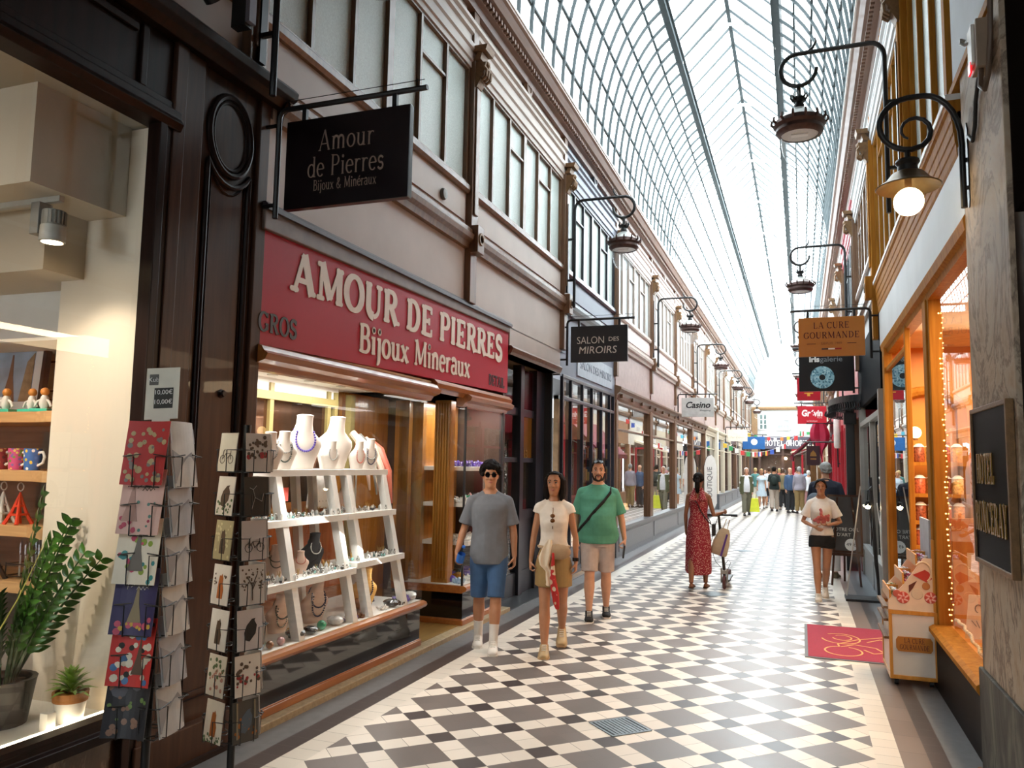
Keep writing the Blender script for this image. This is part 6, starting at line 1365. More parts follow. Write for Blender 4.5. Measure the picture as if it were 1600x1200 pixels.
# ------------------------------------------------------------------ postcard racks
m_wire = M('black_wire', '121212', .4)
def card_obj(loc_, rz, tilt, w, h, mt, label, parts=None, grp=None, bend=0, n=3):
    """a card (or a small stack of one card) leaning in its pocket; local frame: x right, y depth, z up, front at -y"""
    t = thing('greeting_card', label, 'card', loc_, 0, grp); t.rotation_euler = (math.radians(tilt), 0, rz)
    mb = MB(); nx = 8; rows = []
    for i in range(nx + 1):
        u = -1 + 2 * i / nx; x = u * w / 2; y = bend * (u * u)
        rows.append([(x, y, 0), (x, y + .004, 0), (x, y + .004, h), (x, y, h)])
    mb.rings(rows); mb.build('paper', mt, t, world=False)
    for nm, m_, fn in parts or []:
        q = MB(); fn(q); q.v = [(p[0], p[1] + bend * (2 * p[0] / w) ** 2 - .0016, p[2]) for p in q.v]; q.build(nm, m_, t, world=False)
    return t
def pol(*pts): return lambda q: q.prism(list(pts), -.0008, .0008)
def blobs(w, h, n, r, seed, z0=0, z1=1):
    def f(q):
        rn = random.Random(seed)
        for k in range(n): q.lathe([(0, 0), (r * rn.uniform(.6, 1.2), 0), (0, .001)], (rn.uniform(-w * .42, w * .42), 0, h * (z0 + (z1 - z0) * rn.uniform(.06, .94))), 8, RX(PI / 2))
    return f
def lines(segs, w=.002):
    def f(q):
        for s in segs:
            for a, b in zip(s[:-1], s[1:]): q.bar((a[0], 0, a[1]), (b[0], 0, b[1]), w)
    return f
TW = ((-.03, .03), (-.012, .1), (-.003, .17), (0, .2), (.003, .17), (.012, .1), (.03, .03))
def wire_rack(label, c, rz, tiers, z0, pitch, pw, off, hdr=False, foot=True, name='postcard_rack', hh=.06):
    t = thing(name, label, 'rack', (c[0], c[1], 0)); x, y = c
    MB().tube([(x, y, .03), (x, y, z0 + tiers * pitch + .02)], .019, 10).build('post', m_black, t, True)
    b = MB()
    for k in range(3):
        a = 2 * PI * k / 3 + rz; b.tube([(x, y, .09), (x + .2 * math.cos(a), y + .2 * math.sin(a), .02), (x + .26 * math.cos(a), y + .26 * math.sin(a), .012)], .012, 6)
    b.build('foot', m_black, t, True)
    for i in range(tiers):
        z = z0 + i * pitch; m = MB()
        m.tube([(x + off * .9 * math.cos(a), y + off * .9 * math.sin(a), z) for a in [2 * PI * k / 16 for k in range(16)]], .003, 5, close=True)
        for f in range(4):
            R_ = RZ(rz + f * PI / 2)
            def W(px, py, pz): v = R_ @ Vector((px, py, 0)); return (x + v.x, y + v.y, z + pz)
            yf = -off - .03
            m.tube([W(-pw * .62, -off * .3, hh + .05), W(-pw * .62, yf + .02, hh + .04), W(-pw * .30, yf, hh + .04), W(-pw * .30, yf, 0), W(-pw * .30, -off + .02, -.004), W(0, -off * .5, -.004)], .0028, 5)
            m.tube([W(pw * .62, -off * .3, hh + .05), W(pw * .62, yf + .02, hh + .04), W(pw * .22, yf, hh + .04), W(pw * .22, yf, 0), W(pw * .22, -off + .02, -.004), W(0, -off * .5, -.004)], .0028, 5)
            m.tube([W(-pw * .5, -off + .005, -.004), W(pw * .5, -off + .005, -.004)], .0028, 5)
        m.build('wire_tier', m_wire, t)
    return t
def paper(n_, c, v=.05): return M('paper_' + n_, c, .5, var=v, scale=12)
# small card rack (nearer the showcase): seven tiers, two faces seen
R2 = (-2.715, 3.42); A2 = -.30
wire_rack('black revolving rack of small illustrated cards standing before the mahogany pilaster', R2, A2, 7, .335, .221, .15, .105, hh=.07)
tn = 'lowest second third fourth fifth sixth top'.split()
ink = M('sepia_ink', '5a4636', .7); foxc = M('fox_orange', 'b0642c', .7); berry = M('berry_red', 'a02c2c', .7); leafc = M('print_green', '5f6f48', .7); dk = M('print_black', '26221f', .7); blsh = M('print_blush', 'c08a78', .7)
W2, H2 = .145, .195
def animal(q):  # upright animal silhouette
    q.prism([(-.02, .03), (.024, .03), (.028, .075), (.016, .105), (.018, .13), (.006, .15), (.0, .14), (-.012, .142), (-.016, .12), (-.02, .08)], -.0008, .0008)
def bird(q): q.prism([(-.03, .05), (-.005, .04), (.03, .075), (.038, .115), (.024, .14), (.03, .15), (.01, .148), (-.02, .12), (-.034, .085)], -.0008, .0008)
def bikes(q):
    for cx_ in (-.035, .035): q.tube([(cx_ + .021 * math.cos(a), 0, .06 + .021 * math.sin(a)) for a in [2 * PI * k / 14 for k in range(14)]], .0016, 4, close=True)
    lines([[(-.035, .06), (-.01, .09), (.03, .09), (.035, .06)], [(-.01, .09), (0, .06), (.03, .09)], [(-.035, .06), (-.03, .105), (-.02, .11)], [(.03, .09), (.03, .105)]])(q)
def tree(q):
    lines([[(0, .02), (0, .09), (-.03, .14)], [(0, .09), (.03, .15)], [(0, .07), (.02, .11)]], .003)(q); blobs(W2, H2, 46, .005, 5, .35, .95)(q)
faceF = [  # faces towards the camera: tier -> (paper, parts, description)
 ('f2e6d4', [('fox_print', foxc, animal), ('grass_print', leafc, blobs(W2, H2, 16, .008, 1, 0, .2))], 'showing a fox in a coat', 'd8cfbf'),
 ('eadfce', [('flowers_print', blsh, blobs(W2, H2, 22, .009, 2, .1, .7)), ('leaves_print', leafc, blobs(W2, H2, 16, .01, 3, .4, .95))], 'with a pink and green floral figure', ''),
 ('ece6df', [('hare_print', ink, animal)], 'showing a small standing hare', ''),
 ('ebe4dc', [('mouse_print', foxc, animal), ('whisker_print', ink, blobs(W2, H2, 12, .006, 4, .4, .8))], 'showing a ginger cat', ''),
 ('b7ab86', [('rabbit_print', ink, animal), ('reeds_print', paper('reed', 'd9cfa6'), blobs(W2, H2, 20, .008, 6))], 'with an olive border and a rabbit', ''),
 ('e6ddd0', [('cat_print', ink, bird), ('meadow_print', leafc, blobs(W2, H2, 26, .008, 7, 0, .5))], 'with a cat in a meadow', ''),
 ('ded6c4', [('cyclist_print', ink, bikes)], 'with an ink-drawn cyclist', '')]
faceS = [
 ('4f4a44', [('bird_print', paper('bluebird', '55606a'), bird), ('fox_print', foxc, blobs(W2, H2, 12, .01, 8, .1, .6)), ('trunks_print', paper('trunk', '8a7a60'), lines([[(-.05, .02), (-.05, .19)], [(.05, .02), (.05, .19)]], .008))], 'with fox and blue bird', ''),
 ('ddd2c4', [('wreath_print', ink, blobs(W2, H2, 26, .009, 9, .25, .9)), ('berries_print', berry, blobs(W2, H2, 10, .009, 10, .2, .55))], 'with a wreath and red berries', ''),
 ('c8bdb8', [('owl_print', dk, bird)], 'with a dark speckled owl', ''),
 ('c9c0b8', [('tree_print', ink, tree)], 'with a leafy tree print', ''),
 ('beb2ac', [('bicycle_print', dk, bikes)], 'with a black bicycle', ''),
 ('1a1817', [('dancer_print', paper('chalk', 'a8a09a'), lines([[(-.03, .03), (-.01, .09), (-.02, .13), (.0, .15)], [(-.01, .09), (.03, .07), (.04, .11)], [(-.02, .13), (-.04, .14)]], .002))], 'black with a chalk figure', ''),
 ('c4b8ae', [('poppy_print', berry, blobs(W2, H2, 3, .02, 12, .3, .5)), ('branches_print', ink, blobs(W2, H2, 26, .010, 13, .25, .95))], 'with a red poppy bouquet', '')]
def put(rack, rz, off, z, f, tilt, w, h, mt, label, parts, bend=0, dx=0, extra=0):
    a = rz + f * PI / 2; v = RZ(a) @ Vector((dx, -off - .012, 0)); card_obj((rack[0] + v.x, rack[1] + v.y, z), a, tilt, w, h, mt, label, parts, None, bend)
    for e in range(extra):
        v = RZ(a) @ Vector((dx + .004 * (e + 1), -off - .012 + .008 * (e + 1), 0)); t = thing('greeting_card', 'plain card edge directly behind the card ' + label.split(' card ', 1)[-1] if 0 else 'spare copy number %s tucked behind the %s' % ('one two three'.split()[e], label), 'card', (rack[0] + v.x, rack[1] + v.y, z), a); t.rotation_euler = (math.radians(tilt), 0, a)
        MB().box(-w / 2, w / 2, .0, .003, 0, h).build('paper', paper('spare', 'dfd8cc'), t, world=False)
for i in range(7):
    z = .337 + i * .221
    c, prt, d, _ = faceF[i]; put(R2, A2, .105, z, 0, -5, W2, H2, paper('f%d' % i, c), 'small card %s, %s tier of the revolving rack' % (d, tn[i]), prt)
    c, prt, d, _ = faceS[i]; put(R2, A2 + PI / 2, .105, z, 0, -5, W2, H2, paper('s%d' % i, c), 'small card %s, %s tier of the revolving rack' % (d, tn[i]), prt)
    put(R2, A2 + PI, .105, z, 0, -5, W2, H2, paper('q%d' % i, 'cfc8c4'), 'pale card seen edge-on at the showcase face, %s tier of the revolving rack' % tn[i], [])
# large card rack by the window: seven tiers
R1 = (-2.725, 2.86); A1 = .20
wire_rack('black wire rack of large cards with a paper header, by the souvenir window', R1, A1, 6, .53, .214, .20, .10, hh=.09, name='card_stand')
hd = thing('rack_header', 'cream price header with a small dark chalk label on top of the card stand', 'label', (R1[0], R1[1] - .02, 1.86))
m4 = Matrix.Translation((R1[0] + .0, R1[1] - .03, 1.90)) @ RZ(.36).to_4x4() @ RX(math.radians(-8)).to_4x4() @ RY(-.06).to_4x4()
MB().box(-.075, .075, 0, .004, 0, .24).xf(m4).build('card', paper('header', 'd8d2c2'), hd); MB().box(-.035, .05, -.002, .0005, .05, .145).xf(m4).build('chalk_label', M('chalk_label', '35332f', .7), hd)
MB().box(-.06, -.02, -.002, .0005, .16, .21).xf(m4).build('logo_block', M('logo_grey', '5f5c58', .7), hd); MB().box(-.04, .04, 0, .004, -.06, 0).xf(m4).build('tab', paper('header', ''), hd)
tex_text('10,00€', .03, m_white, m4 @ Matrix.Translation((.006, -.003, .115)) @ RX(PI / 2).to_4x4(), hd, ext=.0005); tex_text('10,00€', .03, m_white, m4 @ Matrix.Translation((.006, -.003, .07)) @ RX(PI / 2).to_4x4(), hd, ext=.0005)
tex_text('Kub', .03, m_white, m4 @ Matrix.Translation((-.04, -.003, .175)) @ RX(PI / 2).to_4x4(), hd, ext=.0005)
W1, H1 = .20, .285
script = [[(-.05, .19), (-.045, .24), (-.02, .25), (-.01, .22), (-.035, .20)], [(-.01, .19), (0, .205), (.012, .19), (.02, .205), (.03, .19), (.04, .205), (.05, .195)]]
towerp = lambda s=1.0, x=0, z=.02: (lambda q: q.prism([(x + a * s, z + b * s) for a, b in TW], -.0008, .0008))
big = [
 ('2a2a30', [('bokeh_lights_print', paper('bokeh', '8a6a58'), blobs(W1, H1, 16, .012, 31)), ('glow_lights_print', paper('glow', '6f8a4a'), blobs(W1, H1, 7, .010, 32, .1, .6)), ('mist_print', paper('mist_print', '5a5a62'), blobs(W1, H1, 5, .03, 33, .3, .9))], 'dark with blurred night lights', .03),
 ('c42a26', [('stickers_print', paper('stick', 'd8cdb8'), blobs(W1, H1, 20, .016, 34)), ('blue_marks_print', paper('bm', '3f6a9a'), blobs(W1, H1, 8, .016, 35)), ('dark_marks_print', dk, blobs(W1, H1, 10, .012, 36)), ('tower_print', ink, towerp(1.0, .03))], 'red with playful city drawings', .02),
 ('35305a', [('tower_print', paper('ptower', '8a7a5c'), towerp(1.1, 0)), ('script_print', m_white, lines(script)), ('flowers_print', paper('pf', 'c05068'), blobs(W1, H1, 9, .014, 37, .02, .25)), ('gold_flowers_print', paper('gf', 'c8a03c'), blobs(W1, H1, 6, .012, 38, .02, .22))], 'indigo with a tower and handwritten Paris', .02),
 ('e6dcc8', [('tower_print', paper('gtower', '6a625a'), towerp(1.25, -.01)), ('confetti_print', paper('cf', 'c84a6a'), blobs(W1, H1, 8, .016, 39)), ('teal_confetti_print', paper('tcf', '3f8a8a'), blobs(W1, H1, 10, .014, 40, 0, .5)), ('green_confetti_print', paper('gcf', '8aa03c'), blobs(W1, H1, 7, .014, 41, .1, .9))], 'cream with a tower and bright confetti', .02),
 ('d8b2a6', [('tower_print', paper('rtower', 'b0887c'), towerp(1.2, -.05)), ('script_print', ink, lines(script, .0022)), ('posies_print', paper('ro', 'b04058'), blobs(W1, H1, 9, .010, 42, .02, .3)), ('leaves_print', paper('tl', '5f8a80'), blobs(W1, H1, 7, .009, 43, .02, .6))], 'blush pink with handwritten Paris', .015),
 ('b02828', [('monuments_print', paper('mon', 'b09a70'), blobs(W1, H1, 26, .014, 44)), ('grey_monuments_print', paper('gmon', '7a706a'), blobs(W1, H1, 18, .012, 45))], 'red with small golden monuments', .01)]
z1n = 'lowest second third fourth fifth top'.split()
for i in range(6):
    z = .535 + i * .214; c, prt, d, bd = big[i]
    put(R1, A1, .11, z, 0, -9, W1, H1, paper('b%d' % i, c), 'large card %s, %s row of the card stand' % (d, z1n[i]), prt, -bd, dx=-.02)
    st_ = paper('cello%d' % (i % 3), ('b8b6b4', 'a8a8ac', 'c4bfb8')[i % 3], .12)
    put(R1, A1 + PI / 2, .11, z - .01, 0, -9, W1 * .95, H1 * (.95 + .1 * (i % 2)), st_, 'large monochrome building print in a clear sleeve, %s row of the card stand' % z1n[i],
        [('roofline_print', paper('pr%d' % i, '8f8d8e'), pol((-.09, .02), (.09, .02), (.09, .12), (.05, .16), (-.02, .13), (-.09, .17))), ('sky_print', paper('skyb', '93a6ba') if i in (1, 4) else paper('skyg', 'b4b2b2'), pol((-.095, .2), (.095, .2), (.095, .27), (-.095, .27)))], .012, dx=.02)
# ------------------------------------------------------------------ sweet cart, mat, easels by the entrance
m_cartw = M('cream_cart_panel', 'd8cfc4', .4, var=.03); m_cartf = wood('cart_ochre_frame', 'b87a2c', 'cf9440', .35, axis=2)
ct = thing('sweet_cart', 'white and ochre wheeled sweet cart with stepped bins, lettered LA CURE GOURMANDE', 'cart', (.85, 7.65, 0))
CX0, CX1, CY0, CY1 = .645, 1.0, 7.25, 7.87
BX = -.02; BY = -.11
MB().box(CX0 + .01, CX1 - .01, CY0 + .01, CY1 - .01, .07, .57).build('cabinet', m_cartw, ct)
fr = MB()
for x in (CX0, CX1 - .025):
    for y in (CY0, CY1 - .025): fr.box(x, x + .025, y, y + .025, .055, .60)
for z in (.055, .565):
    fr.box(CX0, CX1, CY0, CY0 + .02, z, z + .03).box(CX0, CX1, CY1 - .02, CY1, z, z + .03).box(CX0, CX0 + .02, CY0, CY1, z, z + .03).box(CX1 - .02, CX1, CY0, CY1, z, z + .03)
fr.box(CX1 - .03, CX1, CY0, CY0 + .02, .6, 1.17); fr.build('frame', m_cartf, ct, bevel=.003)
def side_poly(): return [(CX0, .60), (CX1 - .02, .60), (CX1 - .02, 1.02), (.91, 1.02), (.76, .80), (CX0, .67)]
for y in (CY0, CY1 - .012):
    sp_ = MB().prism(side_poly(), y, y + .012).build('side_panel', M('candy_photo_ground', 'd9c6ae', .4, var=.1, scale=6), ct)
    if y == CY0:
        for k, (u, v, r, c1) in enumerate(((.755, .70, .048, 'c04a3c'), (.955, .71, .046, 'c04a3c'), (.86, .735, .044, 'cdbfa6'), (.71, .73, .03, 'b85a48'), (.925, .80, .03, 'a8703c'))):
            MB().lathe([(0, 0), (r, 0), (r * .9, .006), (0, .008)], (u, y - .001, v), 18, RX(PI / 2)).build('printed_sweet', M('printed_' + c1, c1, .4), sp_, True)
            if c1 == 'c04a3c':
                s_ = MB()
                for j in range(6): a = j * PI / 3; s_.bar((u + .012 * math.cos(a), y - .010, v + .012 * math.sin(a)), (u + r * .9 * math.cos(a + .5), y - .009, v + r * .9 * math.sin(a + .5)), .012, .003, (0, 1, 0))
                s_.build('printed_stripe', M('printed_pink', 'e0b0a8', .4), sp_)
        MB().prism([(.80, .80), (.86, .84), (.83, .78), (.80, .74)], y - .006, y - .001).build('printed_cone', M('printed_brown', '5a2c1c', .4), sp_)
        MB().prism([(.83, .885), (.92, .93), (.95, .91), (.97, .86), (.93, .83)], y - .006, y - .001).build('printed_bag', M('printed_red_bag', 'a83024', .4), sp_)
        MB().tube([(.905 + .10 * math.cos(a) * .6, y - .004, .91 + .08 * math.sin(a)) for a in [math.radians(-60 + 200 * k / 12) for k in range(13)]], .008, 6).build('printed_rim', M('printed_ivory', 'd8c4a4', .4), sp_)
bins = ((.655, .75, .68, .80), (.755, .85, .82, .94), (.855, .965, .97, 1.06))
for k, (x0, x1, z0, z1) in enumerate(bins):
    MB().box(x0, x1 + .02, CY0 + .015, CY1 - .015, z0 - .015, z0).box(x0, x0 + .012, CY0 + .015, CY1 - .015, z0, z0 + .075).build('bin', m_cartf, ct)
    for y in (7.55,): MB().box(x0, x1, y - .006, y + .006, z0, z0 + .08).build('divider', m_cartf, ct)
MB().box(CX1 - .03, CX1 - .015, CY0 + .1, CY1, 1.0, 1.32).build('back_board', M('bluish_back_card', 'a9adb4', .5), ct)
for z in (.36, .50, .60): MB().box(CX0 - .035, CX0, CY0 + .02, CY1 - .02, z, z + .02).build('price_rail', m_gold, ct)
pl = MB().prism([(.695, .30), (.71, .275), (.945, .275), (.96, .30), (.96, .365), (.945, .39), (.71, .39), (.695, .365)], CY0 - .004, CY0 + .01).build('name_plate', M('ochre_board', '', .4), ct)
serif_text('LA CURE', .04, m_dkred, face((.828, CY0 - .0045, .342), (0, -1, 0)), ct, T=.14, t=.06, slab=.035, half=.11, width=.15, ext=.001)
serif_text('GOURMANDE', .04, m_dkred, face((.828, CY0 - .0045, .292), (0, -1, 0)), ct, T=.14, t=.06, slab=.035, half=.11, width=.215, ext=.001)
for x in (CX0 + .05, CX1 - .05):
    for y in (CY0 + .06, CY1 - .06): MB().lathe([(0, -.015), (.028, -.015), (.028, .015), (0, .015)], (x, y, .029), 12, RY(PI / 2)).box(x - .01, x + .01, y - .01, y + .01, .03, .07).build('castor', m_black, ct)
random.seed(31)
sw_m = [M('wrapper_' + c, c, .25, var=.25, scale=60, coat=.3) for c in ('b8bcc0', '8a9a6a', 'a8486a', 'c8b8d0', 'd8c48a', '7a3a4a', 'c8d0d0')]
def sweet(mt):
    mb = MB().ball((0, 0, .012), .012, 8, (1.3, 1, 1))
    for s in (-1, 1): mb.lathe([(.003, 0), (.011, .012), (.0, .011)], (s * .012, 0, .012), 6, RY(s * PI / 2))
    return mb.build('wrapped_sweet', mt, None, True)
sp0 = [sweet(m_) for m_ in sw_m]; used = [False] * 7
for k, (x0, x1, z0, z1) in enumerate(bins):
    for j in range(46):
        y = CY0 + .04 + (CY1 - CY0 - .08) * ((j * .618) % 1); x = x0 + .028 + (x1 - x0 - .045) * ((j * .377) % 1); lay = j // 16
        front = y < 7.54; q = ((0, 1, 6), (2, 5, 0), (3, 0, 2))[k][j % 3] if front else ((4, 1, 0), (0, 6, 3), (2, 4, 6))[k][j % 3]
        o = sp0[q] if not used[q] else sp0[q].copy()
        if used[q]: COL.objects.link(o)
        used[q] = True; o.location = (x, y, z0 + .002 + lay * .022); o.rotation_euler = (0, 0, j * 1.7)
        w_ = ('lowest', 'middle', 'top')[k]; e_ = 'nearer the pillar' if front else 'nearer the doorway'
        tag(o, 'wrapped sweet heaped in the %s bin of the cart, on the side %s' % (w_, e_), 'sweet', 'wrapped sweets in the %s bin, %s' % (w_, e_))
mt_ = thing('entrance_mat', 'crimson mat with a gold scroll monogram before the sweet shop entrance', 'mat', (.4, 8.8, 0))
m_mat = M('crimson_mat', '8c1f38', .9, var=.1, scale=60, bump=.3); m_matg = M('mat_gold_print', 'c89a5a', .8)
MB().box(.0, .98, 7.97, 9.62, .001, .007).build('rubber_edge', M('grey_rubber', '5f6368', .7), mt_); MB().box(.03, .95, 8.0, 9.59, .007, .010).build('pile', m_mat, mt_)
def flatpath(pts, r): return MB().tube([(x, y, .0105) for x, y in pts], r, 5, flat=.12, ref=(1, 0, 0))
def mono(pts): return [(.12 + .75 * v, 8.15 + 1.25 * u) for u, v in pts]
for k, pts in enumerate((
    [(.15 + .16 * math.cos(a), .30 + .22 * math.sin(a)) for a in [math.radians(20 + 330 * i / 22) for i in range(23)]] + [(.4, .25), (.62, .5), (.8, .85)],
    [(.62 + .20 * math.cos(a), .30 + .24 * math.sin(a)) for a in [math.radians(-40 + 300 * i / 22) for i in range(23)]],
    [(.66 + .10 * math.cos(a), .32 + .12 * math.sin(a)) for a in [math.radians(-40 + 300 * i / 18) for i in range(19)]],
    [(.3, .28), (.42, .45), (.35, .7), (.2, .78), (.14, .65), (.25, .55)],
    [(.55, .62), (.7, .8), (.5, .95), (.3, .85)])):
    mb = MB(); P = mono(pts)
    for a, b in zip(P[:-1], P[1:]): mb.bar((*a, .0105), (*b, .0105), .016, .002)
    mb.build('scroll_print', m_matg, mt_)
# poster easel
ez = thing('poster_easel', 'dark framed poster on a wooden easel standing behind the girl in shorts', 'easel', (.62, 13.0, 0))
E4 = Matrix.Translation((.60, 13.0, .50)) @ RX(math.radians(-8)).to_4x4()
MB().box(-.24, .24, -.02, .02, -.02, .84).xf(E4).build('frame', m_darkwood2, ez); MB().box(-.21, .21, -.024, -.018, .01, .81).xf(E4).build('poster', M('poster_charcoal', '3c3836', .5, var=.25, scale=4), ez)
MB().lathe([(0, 0), (.09, 0), (.09, .003), (0, .003)], (0, 0, 0), 18, RX(PI / 2)).xf(E4 @ Matrix.Translation((.08, -.024, .10))).build('price_disc', m_white, ez)
tex_text('49 €', .07, m_black, E4 @ Matrix.Translation((.08, -.03, .08)) @ RX(PI / 2).to_4x4(), ez, ext=.001); tex_text('VOTRE OEIL', .07, m_palel, E4 @ Matrix.Translation((.0, -.026, .30)) @ RX(PI / 2).to_4x4(), ez, ext=.001); tex_text('D\'ART', .07, m_palel, E4 @ Matrix.Translation((-.02, -.026, .22)) @ RX(PI / 2).to_4x4(), ez, ext=.001)
for p, q in (((.40, 12.95, 0), (.50, 13.04, 1.3)), ((.80, 12.95, 0), (.70, 13.04, 1.3)), ((.6, 13.5, 0), (.6, 13.12, 1.3))): MB().bar(p, q, .03).build('leg', m_darkwood2, ez)
MB().box(.36, .84, 12.93, 12.99, .44, .48).build('ledge', m_darkwood2, ez)
# floor standing clear display with a bright clip lamp
st = thing('display_easel', 'black floor stand with a clear panel beside the sweet shop door', 'stand', (.78, 11.6, 0))
MB().box(.52, .97, 11.5, 11.9, .0, .03).build('base', m_black, st); MB().bar((.93, 11.6, .03), (.86, 11.6, 1.62), .035).build('upright', m_black, st)
MB().prism([(.54, .05), (.92, .05), (.86, 1.45), (.74, 1.45)], 11.68, 11.69).build('clear_panel', glass('acrylic'), st); MB().bar((.54, 11.67, .05), (.74, 11.67, 1.5), .014).build('bright_edge', m_lgrey, st)
cl = thing('clip_lamp', 'bright clip spotlight on a gooseneck by the black stand', 'lamp', (.82, 11.5, 1.25))
MB().tube([(.87, 11.58, 1.45), (.86, 11.5, 1.5), (.82, 11.47, 1.45), (.81, 11.47, 1.32)], .008, 6).build('gooseneck', m_black, cl, True); MB().lathe([(.02, .06), (.045, 0), (.04, 0), (0, .05)], (.81, 11.46, 1.25), 14).build('lamp_shade', m_black, cl, True); MB().ball((.81, 11.45, 1.245), .035, 12).build('bulb', M('clip_bulb', 'fff6e8', .5, emit=60, ecol='ffe2b0'), cl, True)
tag(MB().tube([(.81, 11.5, 1.3), (.86, 11.52, .9), (.88, 11.5, .5), (.92, 11.45, .1), (.98, 11.3, .012)], .007, 6).build('power_cable', m_black, smooth=True), 'black cord trailing from the clip spotlight to the floor', 'cord')
tag(MB().tube([(.90, 11.2, 1.3), (.92, 11.1, 1.0), (.93, 11.15, .6), (.95, 11.0, .3)], .006, 6).build('hanging_cable', m_white, smooth=True), 'white cord hanging by the grey shop frame', 'cord')
# ------------------------------------------------------------------ people
TMP = bpy.data.scenes.new('sculpt_scene')
def melt(mb, vox, smooth=4, fac=.5):
    """one continuous surface from overlapping closed shapes"""
    me = mb.mesh('melt', None); o = bpy.data.objects.new('melt', me); TMP.collection.objects.link(o)
    m = o.modifiers.new('r', 'REMESH'); m.mode = 'VOXEL'; m.voxel_size = vox; m.use_smooth_shade = True
    s = o.modifiers.new('s', 'SMOOTH'); s.factor = fac; s.iterations = smooth
    TMP.view_layers[0].update(); dg = TMP.view_layers[0].depsgraph
    r = bpy.data.meshes.new_from_object(o.evaluated_get(dg)); bpy.data.objects.remove(o); bpy.data.meshes.remove(me)
    for p in r.polygons: p.use_smooth = True
    return r
def put_mesh(me, name, mt, parent):
    me.materials.clear(); me.materials.append(mt); me.name = name; o = bpy.data.objects.new(name, me); COL.objects.link(o); o.parent = parent; return o
def oval(cx, cy, z, rx, ry, n=18, flat=0):
    return [(cx + rx * math.cos(2 * PI * k / n), cy + ry * math.sin(2 * PI * k / n), z) for k in range(n)]
def norm(v): return Vector(v).normalized()
def hand_mb(mb, w, d, palm, thumb_side, k, curl=.5, hold=None):
    """w wrist, d hand direction, palm: direction the palm faces, thumb_side: direction of the thumb"""
    d = norm(d); palm = norm(Vector(palm) - d * Vector(palm).dot(d)); t = norm(Vector(thumb_side) - d * Vector(thumb_side).dot(d) - palm * Vector(thumb_side).dot(palm))
    m = Matrix((t, palm, d)).transposed()
    rs = []
    for z, rx, ry in ((-.01, .026, .020), (.02, .034, .018), (.05, .040, .016), (.08, .041, .014), (.092, .036, .011)):
        rs.append([w + m @ Vector((rx * k * math.cos(2 * PI * j / 12), ry * k * math.sin(2 * PI * j / 12), z * k)) for j in range(12)])
    mb.rings(rs)
    for i, (x, L) in enumerate(((.030, .068), (.010, .077), (-.011, .072), (-.030, .056))):
        p = w + m @ Vector((x * k, 0, .082 * k)); a = .12 + .05 * i; pts = [p]; q = p
        for s_, f in enumerate((.42, .32, .26)):
            a += curl * (.75, 1.0, .8)[s_]; q = q + (d * math.cos(a) + palm * math.sin(a) + t * (x * 1.2)) * (L * k * f); pts.append(q)
        mb.tube(pts, [.0092 * k, .0088 * k, .008 * k, .0062 * k], 8)
    p = w + m @ Vector((.030 * k, .004 * k, .022 * k)); a1 = norm(d * .62 + t * .72 + palm * (.25 + .35 * curl)); a2 = norm(d * .85 + t * .2 + palm * (.3 + .7 * curl))
    mb.tube([p - a1 * .01, p + a1 * .038 * k, p + a1 * .038 * k + a2 * .028 * k, p + a1 * .038 * k + a2 * .05 * k], [.0125 * k, .0115 * k, .0095 * k, .0065 * k], 8)
